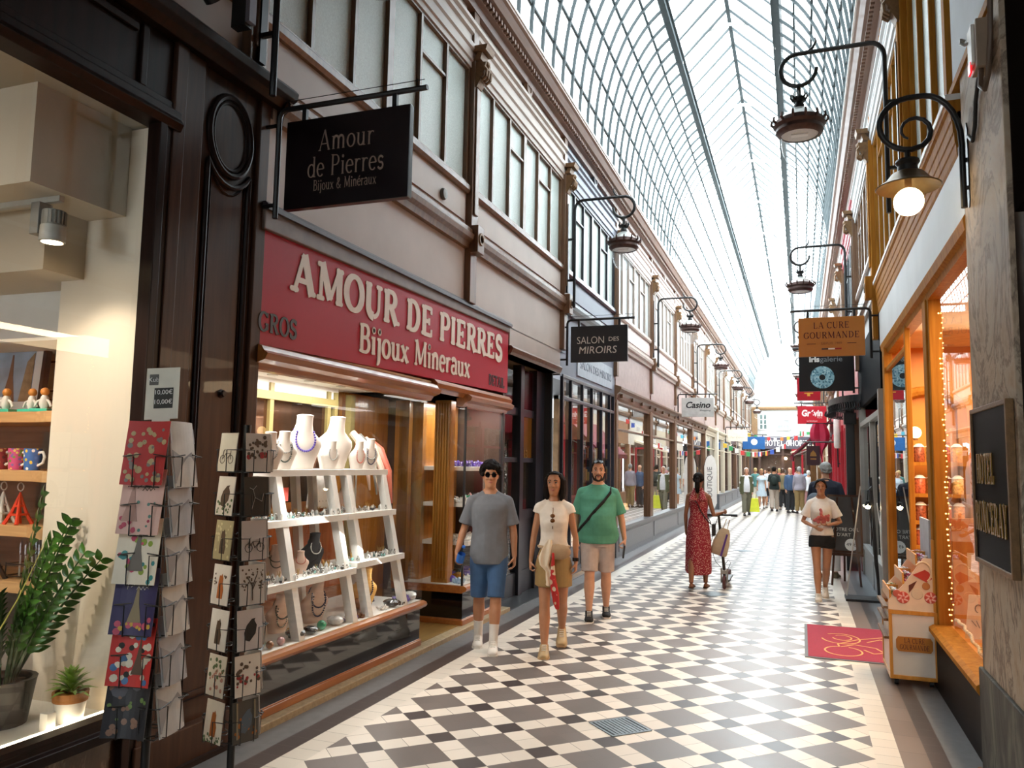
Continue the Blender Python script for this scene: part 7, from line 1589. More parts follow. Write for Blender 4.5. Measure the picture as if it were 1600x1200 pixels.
class Fig:
    def __init__(s, H, sw=.185, hw=.155, belly=0, bust=0, heavy=1.0, legs=None, arms=None, head=(0, 0), lean=0, female=False):
        s.k = k = H / 1.75; s.sw = sw * k; s.hw = hw * k; s.belly = belly * k; s.bust = bust * k; s.hv = heavy; s.head = head; s.fem = female
        legs = legs or {}; J = {}
        for nm, sg in (('R', -1), ('L', 1)):
            a, b, foot, spread = legs.get(nm, (0, .03, 0, .02))
            h = Vector((sg * .088 * k, 0, .90 * k)); kn = h + Vector((sg * spread * .5 * k, -math.sin(a), -math.cos(a))).normalized() * (.43 * k)
            an = kn + Vector((sg * spread * .5 * k, -math.sin(a - b), -math.cos(a - b))).normalized() * (.40 * k); J[nm] = [h, kn, an, foot, a - b]
        low = min(J[n][2].z - .078 * k - (.05 * k * abs(math.sin(J[n][3])) if J[n][3] else 0) for n in J)
        for n in J:
            for i in range(3): J[n][i] = J[n][i] - Vector((0, 0, low))
        s.J = J; s.dz = -low; s.A = {}
        for nm, sg in (('R', -1), ('L', 1)):
            ua, fa, hd, curl = (arms or {}).get(nm, ((.12, .0, -1), (.05, -.15, -1), (0, -.1, -1), .5))
            sh = Vector((sg * (s.sw - .022 * k), .005, 1.388 * k + s.dz)); fx_ = lambda v: norm((v[0] * sg, v[1], v[2]))
            el = sh + fx_(ua) * (.285 * k); wr = el + fx_(fa) * (.245 * k); s.A[nm] = [sh, el, wr, fx_(hd), curl, sg]
    def torso_rows(s, ease=0, z0=None, z1=None):
        k, h, dz = s.k, s.hv, s.dz; sw, hw = s.sw / .185, s.hw / .155; b, u = s.belly, s.bust
        rows = [(.80, .115 * hw, .095, 0), (.86, .150 * hw, .112, .005), (.92, .163 * hw, .120, .012), (1.0, .152 * hw * (.96 if s.fem else 1), .108 + b * .6, .004 - b * .5), (1.08, .136 * (hw * .3 + sw * .7) * (.92 if s.fem else 1), .098 + b, -.002 - b * .8), (1.17, .140 * sw, .100 + b * .8, -.004 - b * .7), (1.26, .152 * sw, .107 + u * .7 + b * .2, -.008 - u * .6), (1.33, .162 * sw, .108 + u * .3, -.006 - u * .2), (1.375, .168 * sw, .096, .002), (1.405, .145 * sw, .084, .006), (1.435, .105 * sw, .072, .010), (1.465, .074, .064, .012), (1.49, .060, .058, .012)]
        out = []
        for z, rx, ry, cy in rows:
            out.append((z * k + dz, (rx * k if z < 1.47 else rx * k) * h + ease, ry * k * h + ease, cy * k))
        return out
    def rows_between(s, z0, z1, ease, e0=None, n=9):
        R = s.torso_rows(); out = []
        for i in range(n + 1):
            z = z0 + (z1 - z0) * i / n
            for a, b in zip(R[:-1], R[1:]):
                if a[0] <= z <= b[0] or b is R[-1] or (a is R[0] and z < a[0]):
                    t = max(0, min(1, (z - a[0]) / (b[0] - a[0]))); e = ease if e0 is None else e0 + (ease - e0) * (i / n)
                    out.append((z, a[1] + (b[1] - a[1]) * t + e, a[2] + (b[2] - a[2]) * t + e, a[3] + (b[3] - a[3]) * t)); break
        return out
    def on(s, ang, z, ease=.03):
        z = z * s.k + s.dz; _, rx, ry, cy = s.rows_between(z, z + .001, ease, None, 1)[0]; a = math.radians(ang)
        return Vector((rx * math.sin(a), cy - ry * math.cos(a), z))
    def body(s, barefoot=False, vox=.006):
        k, dz = s.k, s.dz; mb = MB(); hv = .5 + .5 * s.hv
        mb.rings([oval(0, cy, z, rx, ry, 20) for z, rx, ry, cy in s.torso_rows()])
        mb.tube([(0, .012 * k, 1.44 * k + dz), (0, .010 * k, 1.50 * k + dz), (0, .0, 1.56 * k + dz)], [.066 * k, .055 * k * hv, .053 * k], 14)
        for n in 'RL':
            h, kn, an, foot, sa = s.J[n]; up = h + Vector((0, 0, .03 * k)); th = .082 * hv * (1.0 if not s.fem else .98)
            P = [up, h.lerp(kn, .15), h.lerp(kn, .5), h.lerp(kn, .85), kn, kn.lerp(an, .12), kn.lerp(an, .32), kn.lerp(an, .65), kn.lerp(an, .9), an]
            for i in (5, 6, 7): P[i] = P[i] + Vector((0, .010 * k, 0))
            mb.tube(P, [r * k for r in (th, th, th * .86, .058 * hv, .054 * hv, .054 * hv, .058 * hv, .045, .035, .034)], 14)
            fd = Vector((0, -math.cos(sa * .3 + foot), math.sin(sa * .3 + foot) * -1 if foot else 0)).normalized(); s.J[n].append(fd); upv = Vector((0, 0, 1)) if not foot else fd.cross(Vector((1, 0, 0)) * -1).normalized()
            if upv.z < 0: upv = -upv
            heel = an - upv * (.048 * k) - fd * (.045 * k); s.J[n].append(upv)
            rs = []
            for t, w, hh, zz in ((0, .02, .02, .0), (.02, .030, .034, .0), (.08, .033, .04, .004), (.14, .038, .032, -.004), (.19, .042, .022, -.012), (.225, .036, .015, -.018), (.24, .02, .009, -.02)):
                c = heel + fd * (t * k) + upv * (zz * k); sd = fd.cross(upv).normalized(); rs.append([c + sd * (w * k * math.cos(2 * PI * j / 12)) + upv * (hh * k * math.sin(2 * PI * j / 12)) for j in range(12)])
            mb.rings(rs)
        for n in 'RL':
            sh, el, wr, hd, curl, sg = s.A[n]; ar = .95 if not s.fem else .82
            mb.ball(sh, .050 * k * ar * hv, 12); mb.tube([Vector((sg * .030 * k, .014 * k, 1.495 * k + dz)), Vector((sg * .085 * k, .010 * k, 1.432 * k + dz)), sh + Vector((0, 0, .008 * k))], [.034 * k, .036 * k, .042 * k * ar], 10)
            mb.tube([sh, sh.lerp(el, .3), sh.lerp(el, .7), el, el.lerp(wr, .25), el.lerp(wr, .7), wr], [r * k * ar * hv for r in (.047, .047, .042, .038, .040, .030, .0255)], 12)
            fdir = (wr - el).normalized()
            palm = Vector((-sg * 1.0, .15, 0)); th = Vector((0, -1, -.1))
            if abs(hd.dot(norm(palm))) > .8: palm = Vector((0, 0, 1)) if hd.z < .3 else Vector((-sg, 0, 0)); th = Vector((0, -.4, 1))
            s.A[n] += [palm, th]; hand_mb(mb, wr, hd, palm, th, k * (.98 if not s.fem else .9), curl)
        hm = s.head_m = Matrix.Translation((0, -.012 * k, 1.635 * k + dz)) @ RZ(s.head[0]).to_4x4() @ RX(s.head[1]).to_4x4()
        hb = MB(); w = .95 if s.fem else 1.0
        prof = [(-.115, .020, .024, -.058), (-.108, .034 * w, .036, -.052), (-.085, .050 * w, .056, -.034), (-.05, .061 * w, .074, -.016), (-.01, .069, .085, -.004), (.03, .073, .091, .002), (.065, .070, .089, .006), (.092, .055, .070, .008), (.108, .034, .044, .008), (.115, .012, .016, .008)]
        hb.rings([oval(0, cy, z, rx, ry, 20) for z, rx, ry, cy in prof])
        hb.tube([(0, -.084, .022), (0, -.094, .0), (0, -.108, -.020), (0, -.092, -.030)], [.009, .011, .0145, .010], 10)
        for sg in (-1, 1):
            hb.ball((sg * .012, -.093, -.024), .009, 8); hb.ball((sg * .072, .012, -.005), .022, 10, (.35, .75, 1.25)); hb.tube([(sg * .012, -.088, .030), (sg * .03, -.087, .034), (sg * .05, -.074, .028)], .008, 8)
            hb.ball((sg * .036, -.066, -.022), .020, 10)
        hb.tube([(-.022, -.080, -.052), (0, -.088, -.050), (.022, -.080, -.052)], [.005, .0085, .005], 8); hb.tube([(-.020, -.079, -.062), (0, -.086, -.062), (.020, -.079, -.062)], [.005, .0085, .005], 8)
        hb.ball((0, -.074, -.094), .020, 10)
        S = Matrix.Diagonal((k, k, k, 1)); hb.xf(hm @ S); mb.add(hb.v, hb.f)
        return melt(mb, vox, 3, .5)
    def headpart(s, mb): return mb.xf(s.head_m @ Matrix.Diagonal((s.k, s.k, s.k, 1)))
    def face(s, root, skin_dark, lip, eye=True, brow='2a201a'):
        E = MB()
        for sg in (-1, 1): E.ball((sg * .031, -.0795, .012), .0125, 10, (1, .5, .62))
        s.headpart(E).build('eye_white', M('eye_white', 'd8d2cc', .3), root, True, world=False)
        E = MB()
        for sg in (-1, 1): E.ball((sg * .031, -.0850, .012), .0068, 8, (1, .4, 1)); E.tube([(sg * .019, -.0845, .018), (sg * .031, -.0865, .0215), (sg * .044, -.0795, .017)], .0018, 5)
        s.headpart(E).build('iris', M('dark_iris', '22160f', .2), root, True, world=False)
        E = MB()
        for sg in (-1, 1): E.tube([(sg * .014, -.094, .034), (sg * .030, -.0945, .041), (sg * .050, -.081, .035)], [.0035, .0042, .002], 6)
        s.headpart(E).build('eyebrow', M('brow_' + brow, brow, .8), root, True, world=False)
        E = MB().tube([(-.024, -.0815, -.056), (-.010, -.0925, -.0535), (0, -.0935, -.055), (.010, -.0925, -.0535), (.024, -.0815, -.056)], [.002, .005, .0045, .005, .002], 8)
        E.tube([(-.018, -.0815, -.061), (0, -.0925, -.063), (.018, -.0815, -.061)], [.002, .006, .002], 8); s.headpart(E).build('lips', M('lip_' + lip, lip, .5), root, True, world=False)
    def shirt(s, hem, sleeve, ease=.016, hem_e=.046, top=1.462, vox=.008, collar=False, sleeve_e=.020, wrinkle=.006, neckr=None, seed=0):
        k = s.k; mb = MB(); z0, z1 = hem * k + s.dz, top * k + s.dz
        rs = []
        for i, (z, rx, ry, cy) in enumerate(s.rows_between(z0, z1, ease, hem_e, 14)):
            ring = []
            for j in range(28):
                a = 2 * PI * j / 28; w = wrinkle * noise.noise(Vector((math.cos(a) * 2.2 + seed, math.sin(a) * 2.2, z * 7))) * (1.3 if i < 8 else .6)
                ring.append(((rx + w) * math.cos(a), cy + (ry + w) * math.sin(a), z))
            rs.append(ring)
        mb.rings(rs)
        if sleeve is not None:
            for n in 'RL':
                sh, el, wr = s.A[n][:3]; hv = .5 + .5 * s.hv
                mb.ball(sh, (.050 * k * hv + ease * .7), 12); sg = s.A[n][5]; mb.tube([Vector((sg * .045 * k, .012 * k, 1.468 * k + s.dz)), Vector((sg * .09 * k, .010 * k, 1.428 * k + s.dz)), sh + Vector((0, 0, .006 * k))], [.030 * k + ease * .6, .036 * k + ease * .8, .044 * k + ease * .8], 10)
                if sleeve <= 1: P = [sh, sh.lerp(el, sleeve * .5), sh.lerp(el, sleeve)]; R = [.049 * k * hv + ease * .7, .050 * k * hv + sleeve_e * .8, .050 * k * hv + sleeve_e * 1.25]
                else: f = sleeve - 1; P = [sh, sh.lerp(el, .5), el, el.lerp(wr, f * .5), el.lerp(wr, f)]; R = [.049 * k * hv + ease * .7, .05 * k * hv + sleeve_e * .7, .042 * k * hv + sleeve_e * .7, .040 * k * hv + sleeve_e * .6, .032 * k * hv + sleeve_e * .5]
                mb.tube(P, R, 14)
        if collar: mb.tube([(.0625 * k * math.cos(a), (.010 + .062 * math.sin(a)) * k, (1.482 + .012 * math.sin(a)) * k + s.dz) for a in [2 * PI * j / 18 for j in range(18)]], .012 * k, 8, close=True)
        return melt(mb, vox, 4, .5)
    def trousers(s, top, frac, ease=.016, e1=.03, vox=.008, seed=0):
        k = s.k; mb = MB(); hv = .5 + .5 * s.hv; z1 = top * k + s.dz; z0 = .79 * k + s.dz; mb.ball((0, .005, .80 * k + s.dz), .1 * k, 12, (1.15, 1.0, .6))
        mb.rings([oval(0, cy, z, rx, ry, 24) for z, rx, ry, cy in s.rows_between(z0, z1, max(.014, ease * .8), .016, 6)])
        for n in 'RL':
            h, kn, an = s.J[n][:3]; P = [h + Vector((0, 0, .02 * k))]; R = [.084 * k * hv + ease * .6]
            base = [(0.2, .084), (.5, .075), (.85, .062), (1.0, .058), (1.35, .060), (1.7, .050), (1.97, .042)]
            for f, r in base:
                if f > frac: break
                P.append(h.lerp(kn, f) if f <= 1 else kn.lerp(an, f - 1)); R.append(r * k * hv + ease + (e1 - ease) * f / frac)
            P.append(h.lerp(kn, frac) if frac <= 1 else kn.lerp(an, frac - 1)); R.append(R[-1])
            mb.tube(P, R, 16)
        for p in range(len(mb.v)):
            v = Vector(mb.v[p]); w = .005 * noise.noise(Vector((v.x * 14 + seed, v.y * 14, v.z * 9))); mb.v[p] = (v.x + w, v.y + w, v.z)
        return melt(mb, vox, 4, .5)
    def shoe(s, n, root, upper, sole, sock=None, sneaker=True, bulk=.008):
        k = s.k; h, kn, an, foot, sa, fd, up = s.J[n][:7]; sd = fd.cross(up).normalized(); heel = an - up * (.050 * k) - fd * (.052 * k)
        def ring(t, w, hh, zz): c = heel + fd * (t * k) + up * (zz * k); return [c + sd * ((w * k + bulk) * math.cos(2 * PI * j / 14)) + up * ((hh * k + bulk * .8) * max(-.75, math.sin(2 * PI * j / 14))) for j in range(14)]
        mb = MB().rings([ring(*r) for r in ((-.004, .018, .026, .012), (.01, .030, .042, .012), (.05, .034, .060, .016), (.09, .035, .056, .012), (.13, .038, .040, .004), (.18, .043, .030, -.004), (.225, .038, .022, -.009), (.25, .022, .012, -.012))])
        if sneaker: mb.tube([an - up * .02 * k, an + up * .022 * k], [.044 * k, .042 * k], 12)
        o = put_mesh(melt(mb, .007, 2, .5), 'shoe', upper, root)
        z = -.032
        m2 = MB(); out = [(0.0, .028), (-.012, .0), (.0, -.028)]
        rows = [(-.012, .016), (.01, .034), (.06, .037), (.12, .040), (.18, .046), (.23, .040), (.258, .02)]
        rs = []
        for t, w in rows:
            c = heel + fd * (t * k) - up * (.030 * k); rs.append([c + sd * (w * k + bulk) + up * .011 * k, c - sd * (w * k + bulk) + up * .011 * k, c - sd * (w * k + bulk) - up * .009 * k, c + sd * (w * k + bulk) - up * .009 * k])
        m2.rings(rs).build('sole', sole, o, True, world=False)
        if sneaker:
            l = MB()
            for i in range(4): c = heel + fd * ((.105 + .022 * i) * k) + up * ((.060 - .011 * i) * k + bulk); l.bar(c - sd * .022 * k, c + sd * .022 * k, .006 * k)
            l.build('laces', M('lace_white', 'e0dcd4', .7), o, world=False)
        if sock:
            q = MB().tube([an - up * .01 * k, an.lerp(kn, .12), an.lerp(kn, sock[1])], [.042 * k, .041 * k, .047 * k], 12); q.build('sock', sock[0], root, True, world=False)
def skin(n_, c): return M('skin_' + n_, c, .5, var=.06, scale=20, sss=.06)
sk_tan = skin('tan', 'b5805f'); sk_light = skin('light', 'c6967a'); sk_olive = skin('olive', 'ad7a5a'); sk_brown = skin('brown', '8d5f45')
def person(label, loc_, rz, fig, skin_m, vox=.006, group=None):
    t = thing('person', label, 'person', loc_, rz, group); put_mesh(fig.body(vox=vox), 'body', skin_m, t); return t
def curls(f, root, mt, n, r, zlo, zback, seed=0, front=.9):
    rn = random.Random(seed); mb = MB().ball((0, .012, .045), .083, 16, (1, 1.12, .95))
    for i in range(n):
        a = rn.uniform(0, 2 * PI); e = rn.uniform(zlo, PI / 2); y = math.sin(a)
        if y < -.55 and e < front * .5: continue
        mb.ball((.092 * math.cos(a) * math.cos(e), .012 + .106 * y * math.cos(e), .045 + .098 * math.sin(e)), r * rn.uniform(.6, 1.15), 8)
    return put_mesh(melt(f.headpart(mb), .005, 1, .3), 'hair', mt, root)
def cap_hair(f, root, mt, back=-.05, front=.078, thick=.010, vox=.005, extra=None, side=-.01):
    mb = MB(); rs = []
    for z, rx, ry, cy in ((.0, .078, .095, .006), (.035, .081, .099, .006), (.07, .077, .096, .009), (.098, .062, .077, .010), (.116, .038, .048, .010), (.125, .01, .014, .010)):
        rs.append([(rx * math.cos(a), cy + ry * math.sin(a), z) for a in [2 * PI * j / 24 for j in range(24)]])
    # keep the front open below the hair line
    for ring in rs:
        for j, p in enumerate(ring):
            if p[1] < -.02 and p[2] < front: ring[j] = (p[0] * .9, max(p[1], -.02) , max(p[2], .03))
    mb.rings(rs)
    mb.tube([(-.062, .052, .02), (0, .088, .0), (.062, .052, .02)], [.028, .030, .028], 10); mb.tube([(-.055, .055, back), (0, .078, back), (.055, .055, back)], [.018, .022, .018], 10)
    mb.tube([(0, .085, .02), (0, .078, back)], [.03, .025], 10)
    mb.tube([(-.05, -.062, front + .012), (0, -.083, front + .022), (.05, -.062, front + .012)], [.009, .010, .009], 10)
    for sg in (-1, 1): mb.tube([(sg * .058, -.045, front), (sg * .073, -.02, .03), (sg * .074, -.012, side)], [.012, .010, .006], 8); mb.tube([(sg * .07, .03, .03), (sg * .066, .045, back)], [.018, .014], 8)
    if extra: extra(mb)
    return put_mesh(melt(f.headpart(mb), vox, 3, .5), 'hair', mt, root)
m_hairb = M('black_brown_hair', '150f0c', .75, spec=.15, var=.3, scale=60, stretch=(1, 1, .1)); m_hairg = M('grey_hair', '8f8f8d', .6, var=.25, scale=60); m_hairw = M('white_hair', 'd8d6d2', .6, var=.1); m_hairbr = M('brown_hair', '4a3222', .5, var=.25, scale=50); m_blond = M('blond_hair', 'b49a66', .5, var=.2)
def cloth(n_, c, bump=.15, **kw): return M('cloth_' + n_, c, .85, var=.07, scale=18, bump=bump, bscale=22, **kw)
m_soled = M('sole_dark', '26221e', .7); m_solew = M('sole_white', 'd6d0c6', .6)
# --- curly haired young man in grey, with a water bottle
f = Fig(1.72, sw=.19, hw=.15, legs={'R': (-.10, .14, 0, .02), 'L': (.22, .06, 0, -.07)}, arms={'R': ((.30, .10, -1), (.28, -.32, -1), (.0, -.3, -1), .75), 'L': ((.22, .02, -1), (.06, -.16, -1), (0, -.12, -1), .55)}, head=(.05, .02))
p = person('person with curly dark hair in a grey T-shirt, denim shorts and white trainers', (-2.80, 7.12, 0), .34, f, sk_tan)
put_mesh(f.shirt(.80, .80, seed=1, wrinkle=.011), 't_shirt', cloth('heather_grey', '6f7278', .25), p)
put_mesh(f.trousers(.93, .98, .012, .022, seed=1), 'denim_shorts', cloth('denim', '3f5f86', .2), p)
curls(f, p, m_hairb, 210, .023, -.35, -.05, 3, .62); f.face(p, '', 'a8685a')
s_ = MB()
for sg in (-1, 1): s_.lathe([(0, 0), (.020, 0), (.024, .004), (.0, .006)], (sg * .031, -.090, .012), 14, RX(PI / 2)); s_.bar((sg * .05, -.088, .02), (sg * .078, -.01, .015), .004)
s_.bar((-.012, -.094, .018), (.012, -.094, .018), .004); f.headpart(s_).build('sunglasses', M('sunglass_black', '0c0c0e', .15), p, True, world=False)
for n in 'RL': f.shoe(n, p, M('white_trainer', 'd9d2c8', .6), m_solew, (M('white_sock', 'dcd6ce', .8), .42))
def to_world(root, v): return Matrix.Translation(root.location) @ Matrix.Rotation(root.rotation_euler.z, 4, 'Z') @ Vector(v)
w = f.A['R'][2] + f.A['R'][3] * .07 + Vector((.035, -.055, .0)); wb = to_world(p, w)
bt = thing('water_bottle', 'clear plastic water bottle with a blue label held by the grey-shirted walker', 'bottle', tuple(wb)); bt.rotation_euler = (.25, .38, 0); bt['_o'] = (0, 0, 0)
MB().lathe([(0, -.12), (.032, -.12), (.036, -.105), (.036, .08), (.03, .11), (.014, .135), (.014, .15), (0, .15)], (0, 0, 0), 16).build('body', glass('bottle_plastic', (.86, .91, .95), .05, 1.3), bt, True)
MB().lathe([(.037, .0), (.037, .085), (.0365, .085), (.0365, 0)], (0, 0, 0), 18).build('label', M('blue_label', '2a6ac0', .4), bt, True); MB().lathe([(0, .15), (.016, .15), (.016, .168), (0, .168)], (0, 0, 0), 12).build('cap', M('blue_cap', '2f6fd0', .4), bt, True)
# --- woman in a white top and khaki skirt
f = Fig(1.655, sw=.168, hw=.162, bust=.035, heavy=.93, female=True, legs={'R': (.20, .06, 0, -.03), 'L': (-.22, .42, .55, -.02)}, arms={'R': ((.20, .06, -1), (.10, -.18, -1), (0, -.15, -1), .9), 'L': ((.24, -.02, -1), (.02, -.10, -1), (.0, -.15, -1), .6)}, head=(-.18, .03))
p = person('person with straight dark hair in a white sleeveless top, khaki skirt and waist scarf', (-2.19, 7.22, 0), .26, f, sk_olive)
put_mesh(f.shirt(1.0, .16, .014, .024, seed=5, sleeve_e=.012, wrinkle=.009), 'sleeveless_top', cloth('ivory', 'ddd3c6', .2), p)
k = f.k; mb = MB(); rs = []
for i in range(9):
    z = (1.03 - .39 * i / 8) * k + f.dz; t = i / 8; rx = (.128 + .055 * min(1, t * 2.2)) * k * 1.0; ry = (.108 + .035 * min(1, t * 1.6)) * k
    rs.append([((rx + .006 * math.sin(5 * a) * t) * math.cos(a), .004 + (ry + .012 * t) * math.sin(a) - .02 * t, z) for a in [2 * PI * j / 28 for j in range(28)]])
mb.rings(rs); put_mesh(melt(mb, .009, 3, .5), 'skirt', cloth('khaki', '8f7448', .15), p)
def long_hair(mb):
    for sg in (-1, 1):
        for q in (0, 1, 2): mb.tube([(sg * .045, .0 + .03 * q, .095), (sg * .080, -.012 + .036 * q, .03), (sg * .082, -.010 + .036 * q, -.06), (sg * .074, -.016 + .036 * q, -.135), (sg * .068, -.012 + .034 * q, -.168)], [.022, .026, .027, .024, .012], 10)
    for x in (-.04, 0, .04): mb.tube([(x, .09, .05), (x * 1.1, .10, -.05), (x, .085, -.165)], [.03, .032, .02], 10)
cap_hair(f, p, m_hairb, front=.086, extra=long_hair); f.face(p, '', 'a05a50')
gd = M('pale_gold_trainer', 'b39a72', .45, metal=.15)
for n in 'RL': f.shoe(n, p, gd, M('sole_tan', 'c2a27a', .6), bulk=.012)
kz = f.dz
bg_ = MB().ball((.055, -.165, .985 * k + kz), .1, 16, (1.1, .42, .72)); put_mesh(melt(bg_, .008, 3, .5), 'waist_bag', cloth('beige_nylon', 'a58a6c', .2), p)
MB().tube([(.145 * math.cos(a), .004 + .128 * math.sin(a), 1.02 * k + kz) for a in [2 * PI * j / 24 for j in range(24)]], .012, 6, close=True).build('belt', cloth('belt_beige', 'b39878'), p, True, world=False)
sc_ = MB(); 
sc_.rings([[(-.03 + cx_ + w_ * math.cos(a), y_ + .02 * math.sin(a) + .014 * math.sin(4 * a + 9 * z), z * k + kz) for a in [2 * PI * j / 14 for j in range(14)]] for z, cx_, w_, y_ in ((1.10, .0, .02, -.15), (1.02, -.02, .05, -.175), (.93, -.045, .062, -.185), (.86, -.05, .045, -.185), (.80, -.01, .03, -.18), (.66, .0, .034, -.18))])
put_mesh(melt(sc_, .008, 3, .5), 'scarf_cream', cloth('scarf_cream', 'd9c8b0', .2), p)
sc_ = MB().rings([[(.0 + cx_ + w_ * math.cos(a), y_ + .014 * math.sin(a) + .012 * math.sin(4 * a + 14 * z), z * k + kz) for a in [2 * PI * j / 14 for j in range(14)]] for z, cx_, w_, y_ in ((.98, .0, .012, -.195), (.86, -.0, .018, -.2), (.74, .0, .03, -.195), (.62, .02, .038, -.19), (.52, .03, .034, -.18), (.44, .045, .018, -.175))])
put_mesh(melt(sc_, .008, 3, .5), 'scarf_red', spots('printed_red_scarf', 'b02a28', ['d8c8b0', 'c8a890', 'b02a28'], 16, .42, .85), p)
sg_ = MB()
for dz_ in (0, -.045): sg_.ball(f.on(-4, 1.325 + dz_, .022), .022, 12, (1, .4, .9))
sg_.tube([f.on(-4, 1.40, .02), f.on(-4, 1.30, .026), f.on(-4, 1.20, .026)], .004, 6); sg_.build('hanging_sunglasses', M('amber_lens', '6a4420', .15, metal=.3), p, True, world=False)
a_ = f.A['L']; wd = (a_[2] - a_[1]).normalized(); c_ = a_[2] - wd * .03; MB().tube([c_ - wd * .016, c_ + wd * .016], .031, 14).build('wristwatch', M('watch_black', '141416', .3), p, True, world=False)
# --- man in a green polo
f = Fig(1.77, sw=.20, hw=.168, belly=.045, heavy=1.10, legs={'R': (.17, .05, 0, .02), 'L': (-.13, .12, 0, .03)}, arms={'R': ((.26, .06, -1), (.05, -.12, -1), (0, -.1, -1), .5), 'L': ((.30, .06, -1), (.16, -.14, -1), (0, -.15, -1), 1.0)}, head=(.0, .03))
p = person('person with a dark beard in a green polo shirt, pale shorts and black trainers', (-2.20, 8.98, 0), .26, f, sk_light)
put_mesh(f.shirt(.83, .86, .016, .045, collar=True, seed=9, wrinkle=.009), 'polo_shirt', cloth('jade_green', '4f937c', .2), p)
put_mesh(f.trousers(.95, .90, .014, .03, seed=3), 'shorts', cloth('pale_stone', 'b3a6a0', .15), p)
cap_hair(f, p, M('short_black_hair', '120f0e', .6, spec=.2), back=-.02, front=.080); f.face(p, '', '9a5a50', brow='15100e')
bd = MB()
for sg in (-1, 1): bd.tube([(sg * .069, -.012, -.02), (sg * .064, -.035, -.06), (sg * .045, -.066, -.092), (0, -.082, -.106)], [.006, .011, .014, .016], 8); bd.tube([(sg * .034, -.082, -.058), (sg * .02, -.094, -.041), (0, -.098, -.040)], [.005, .006, .006], 8); bd.tube([(sg * .034, -.080, -.058), (sg * .030, -.080, -.085)], .008, 8)
put_mesh(melt(f.headpart(bd), .004, 2, .4), 'beard', M('beard_black', '1a1412', .8), p)
sg_ = MB()
for sg in (-1, 1): sg_.lathe([(0, 0), (.024, 0), (.02, .006), (0, .006)], (sg * .03, -.068, .104), 12, RX(PI / 4))
f.headpart(sg_).build('sunglasses', M('sunglass_black', ''), p, True, world=False)
k, kz = f.k, f.dz
P = [f.on(*q) for q in ((75, 1.445, .035), (40, 1.40, .035), (15, 1.30, .036), (-10, 1.20, .036), (-35, 1.10, .038), (-62, 1.0, .042), (-90, .93, .05), (-130, .98, .05), (-180, 1.15, .045), (140, 1.33, .045), (110, 1.42, .04))]
mb = MB()
for a, b in zip(P, P[1:] + P[:1]): mb.tube([a, b], .018, 8, flat=.5)
mb.build('shoulder_strap', cloth('black_webbing', '131314'), p, True, world=False)
for n in 'RL': f.shoe(n, p, M('black_knit_shoe', '151517', .8), m_solew)
a_ = f.A['L']; w = to_world(p, a_[2] + a_[3] * .09 + Vector((-.01, -.02, -.02))); t = tag(MB().box(-.010, .010, -.05, .05, -.09, .06).build('phone_wallet', M('black_case', '17171a', .3), bevel=.003), 'dark phone case in the hand of the man in green', 'phone'); t.location = w; t.rotation_euler = (.2, .1, .3)
# --- woman in a red dotted dress, seen from behind, wheeling a scooter
f = Fig(1.63, sw=.172, hw=.165, bust=.03, heavy=.97, female=True, legs={'R': (.16, .10, 0, .0), 'L': (-.16, .20, 0, .0)}, arms={'R': ((.28, -.05, -1), (.55, -.85, .15), (.35, -.95, .05), .9), 'L': ((.16, -.02, -1), (.05, -.35, -1), (0, -.3, -1), .6)})
p = person('person seen from behind in a long red dotted halter dress, wheeling a scooter', (-1.40, 11.75, 0), PI - .02, f, sk_brown)
k, kz = f.k, f.dz; m_dress = spots('red_dotted_dress', '8c1e2c', ['d8a8a0', 'e0b8a8'], 64, .30, .85)
mb = MB(); rs = [oval(0, cy, z, rx, ry, 26) for z, rx, ry, cy in f.rows_between(1.0 * k + kz, 1.36 * k + kz, .014, .018, 7)]
mb.rings(rs); rs = []
for i in range(14):
    t = i / 13; z = (1.04 - .78 * t) * k + kz; rx = (.150 + .035 * min(1, t * 2.5) + .012 * t) * k; ry = (.118 + .03 * min(1, t * 2)) * k + .02 * t
    rs.append([((rx + .012 * t * math.sin(7 * a + t)) * math.cos(a), (ry + .012 * t * math.sin(6 * a)) * math.sin(a) + .005, z - .05 * t * (1 if math.sin(a) * 1 > .2 else 0) * (.5 + .5 * math.sin(a)))for a in [2 * PI * j / 36 for j in range(36)]])
mb.rings(rs[::-1]); mb.tube([(-.075 * k, .09 * k, 1.32 * k + kz), (-.055 * k, .05 * k, 1.44 * k + kz), (-.05 * k, .035 * k, 1.50 * k + kz)], [.06, .045, .02], 10); mb.tube([(.075 * k, .09 * k, 1.32 * k + kz), (.055 * k, .05 * k, 1.44 * k + kz), (.05 * k, .035 * k, 1.50 * k + kz)], [.06, .045, .02], 10)
mb.tube([(.06 * k * math.cos(a), (.012 + .060 * math.sin(a)) * k, 1.505 * k + kz) for a in [2 * PI * j / 16 for j in range(16)]], .018, 8, close=True)
put_mesh(melt(mb, .009, 3, .5), 'dress', m_dress, p)
def pony(mb): mb.ball((0, .105, .03), .034, 10); mb.tube([(0, .105, .02), (.0, .135, -.03), (.0, .14, -.10), (.0, .125, -.17), (.0, .115, -.20)], [.028, .040, .042, .028, .008], 12)
cap_hair(f, p, m_hairb, back=-.01, extra=pony); f.face(p, '', '8a4a40')
MB().tube([(.0 - .03, .118, .115), (0, .135, .02)], .01, 6); he = MB().tube([(.032 * math.cos(a), .118, .012 + .02 * math.sin(a)) for a in [2 * PI * j / 12 for j in range(12)]], .008, 6, close=True); f.headpart(he).build('hair_tie', M('hair_tie', '3a2a22', .7), p, True, world=False)
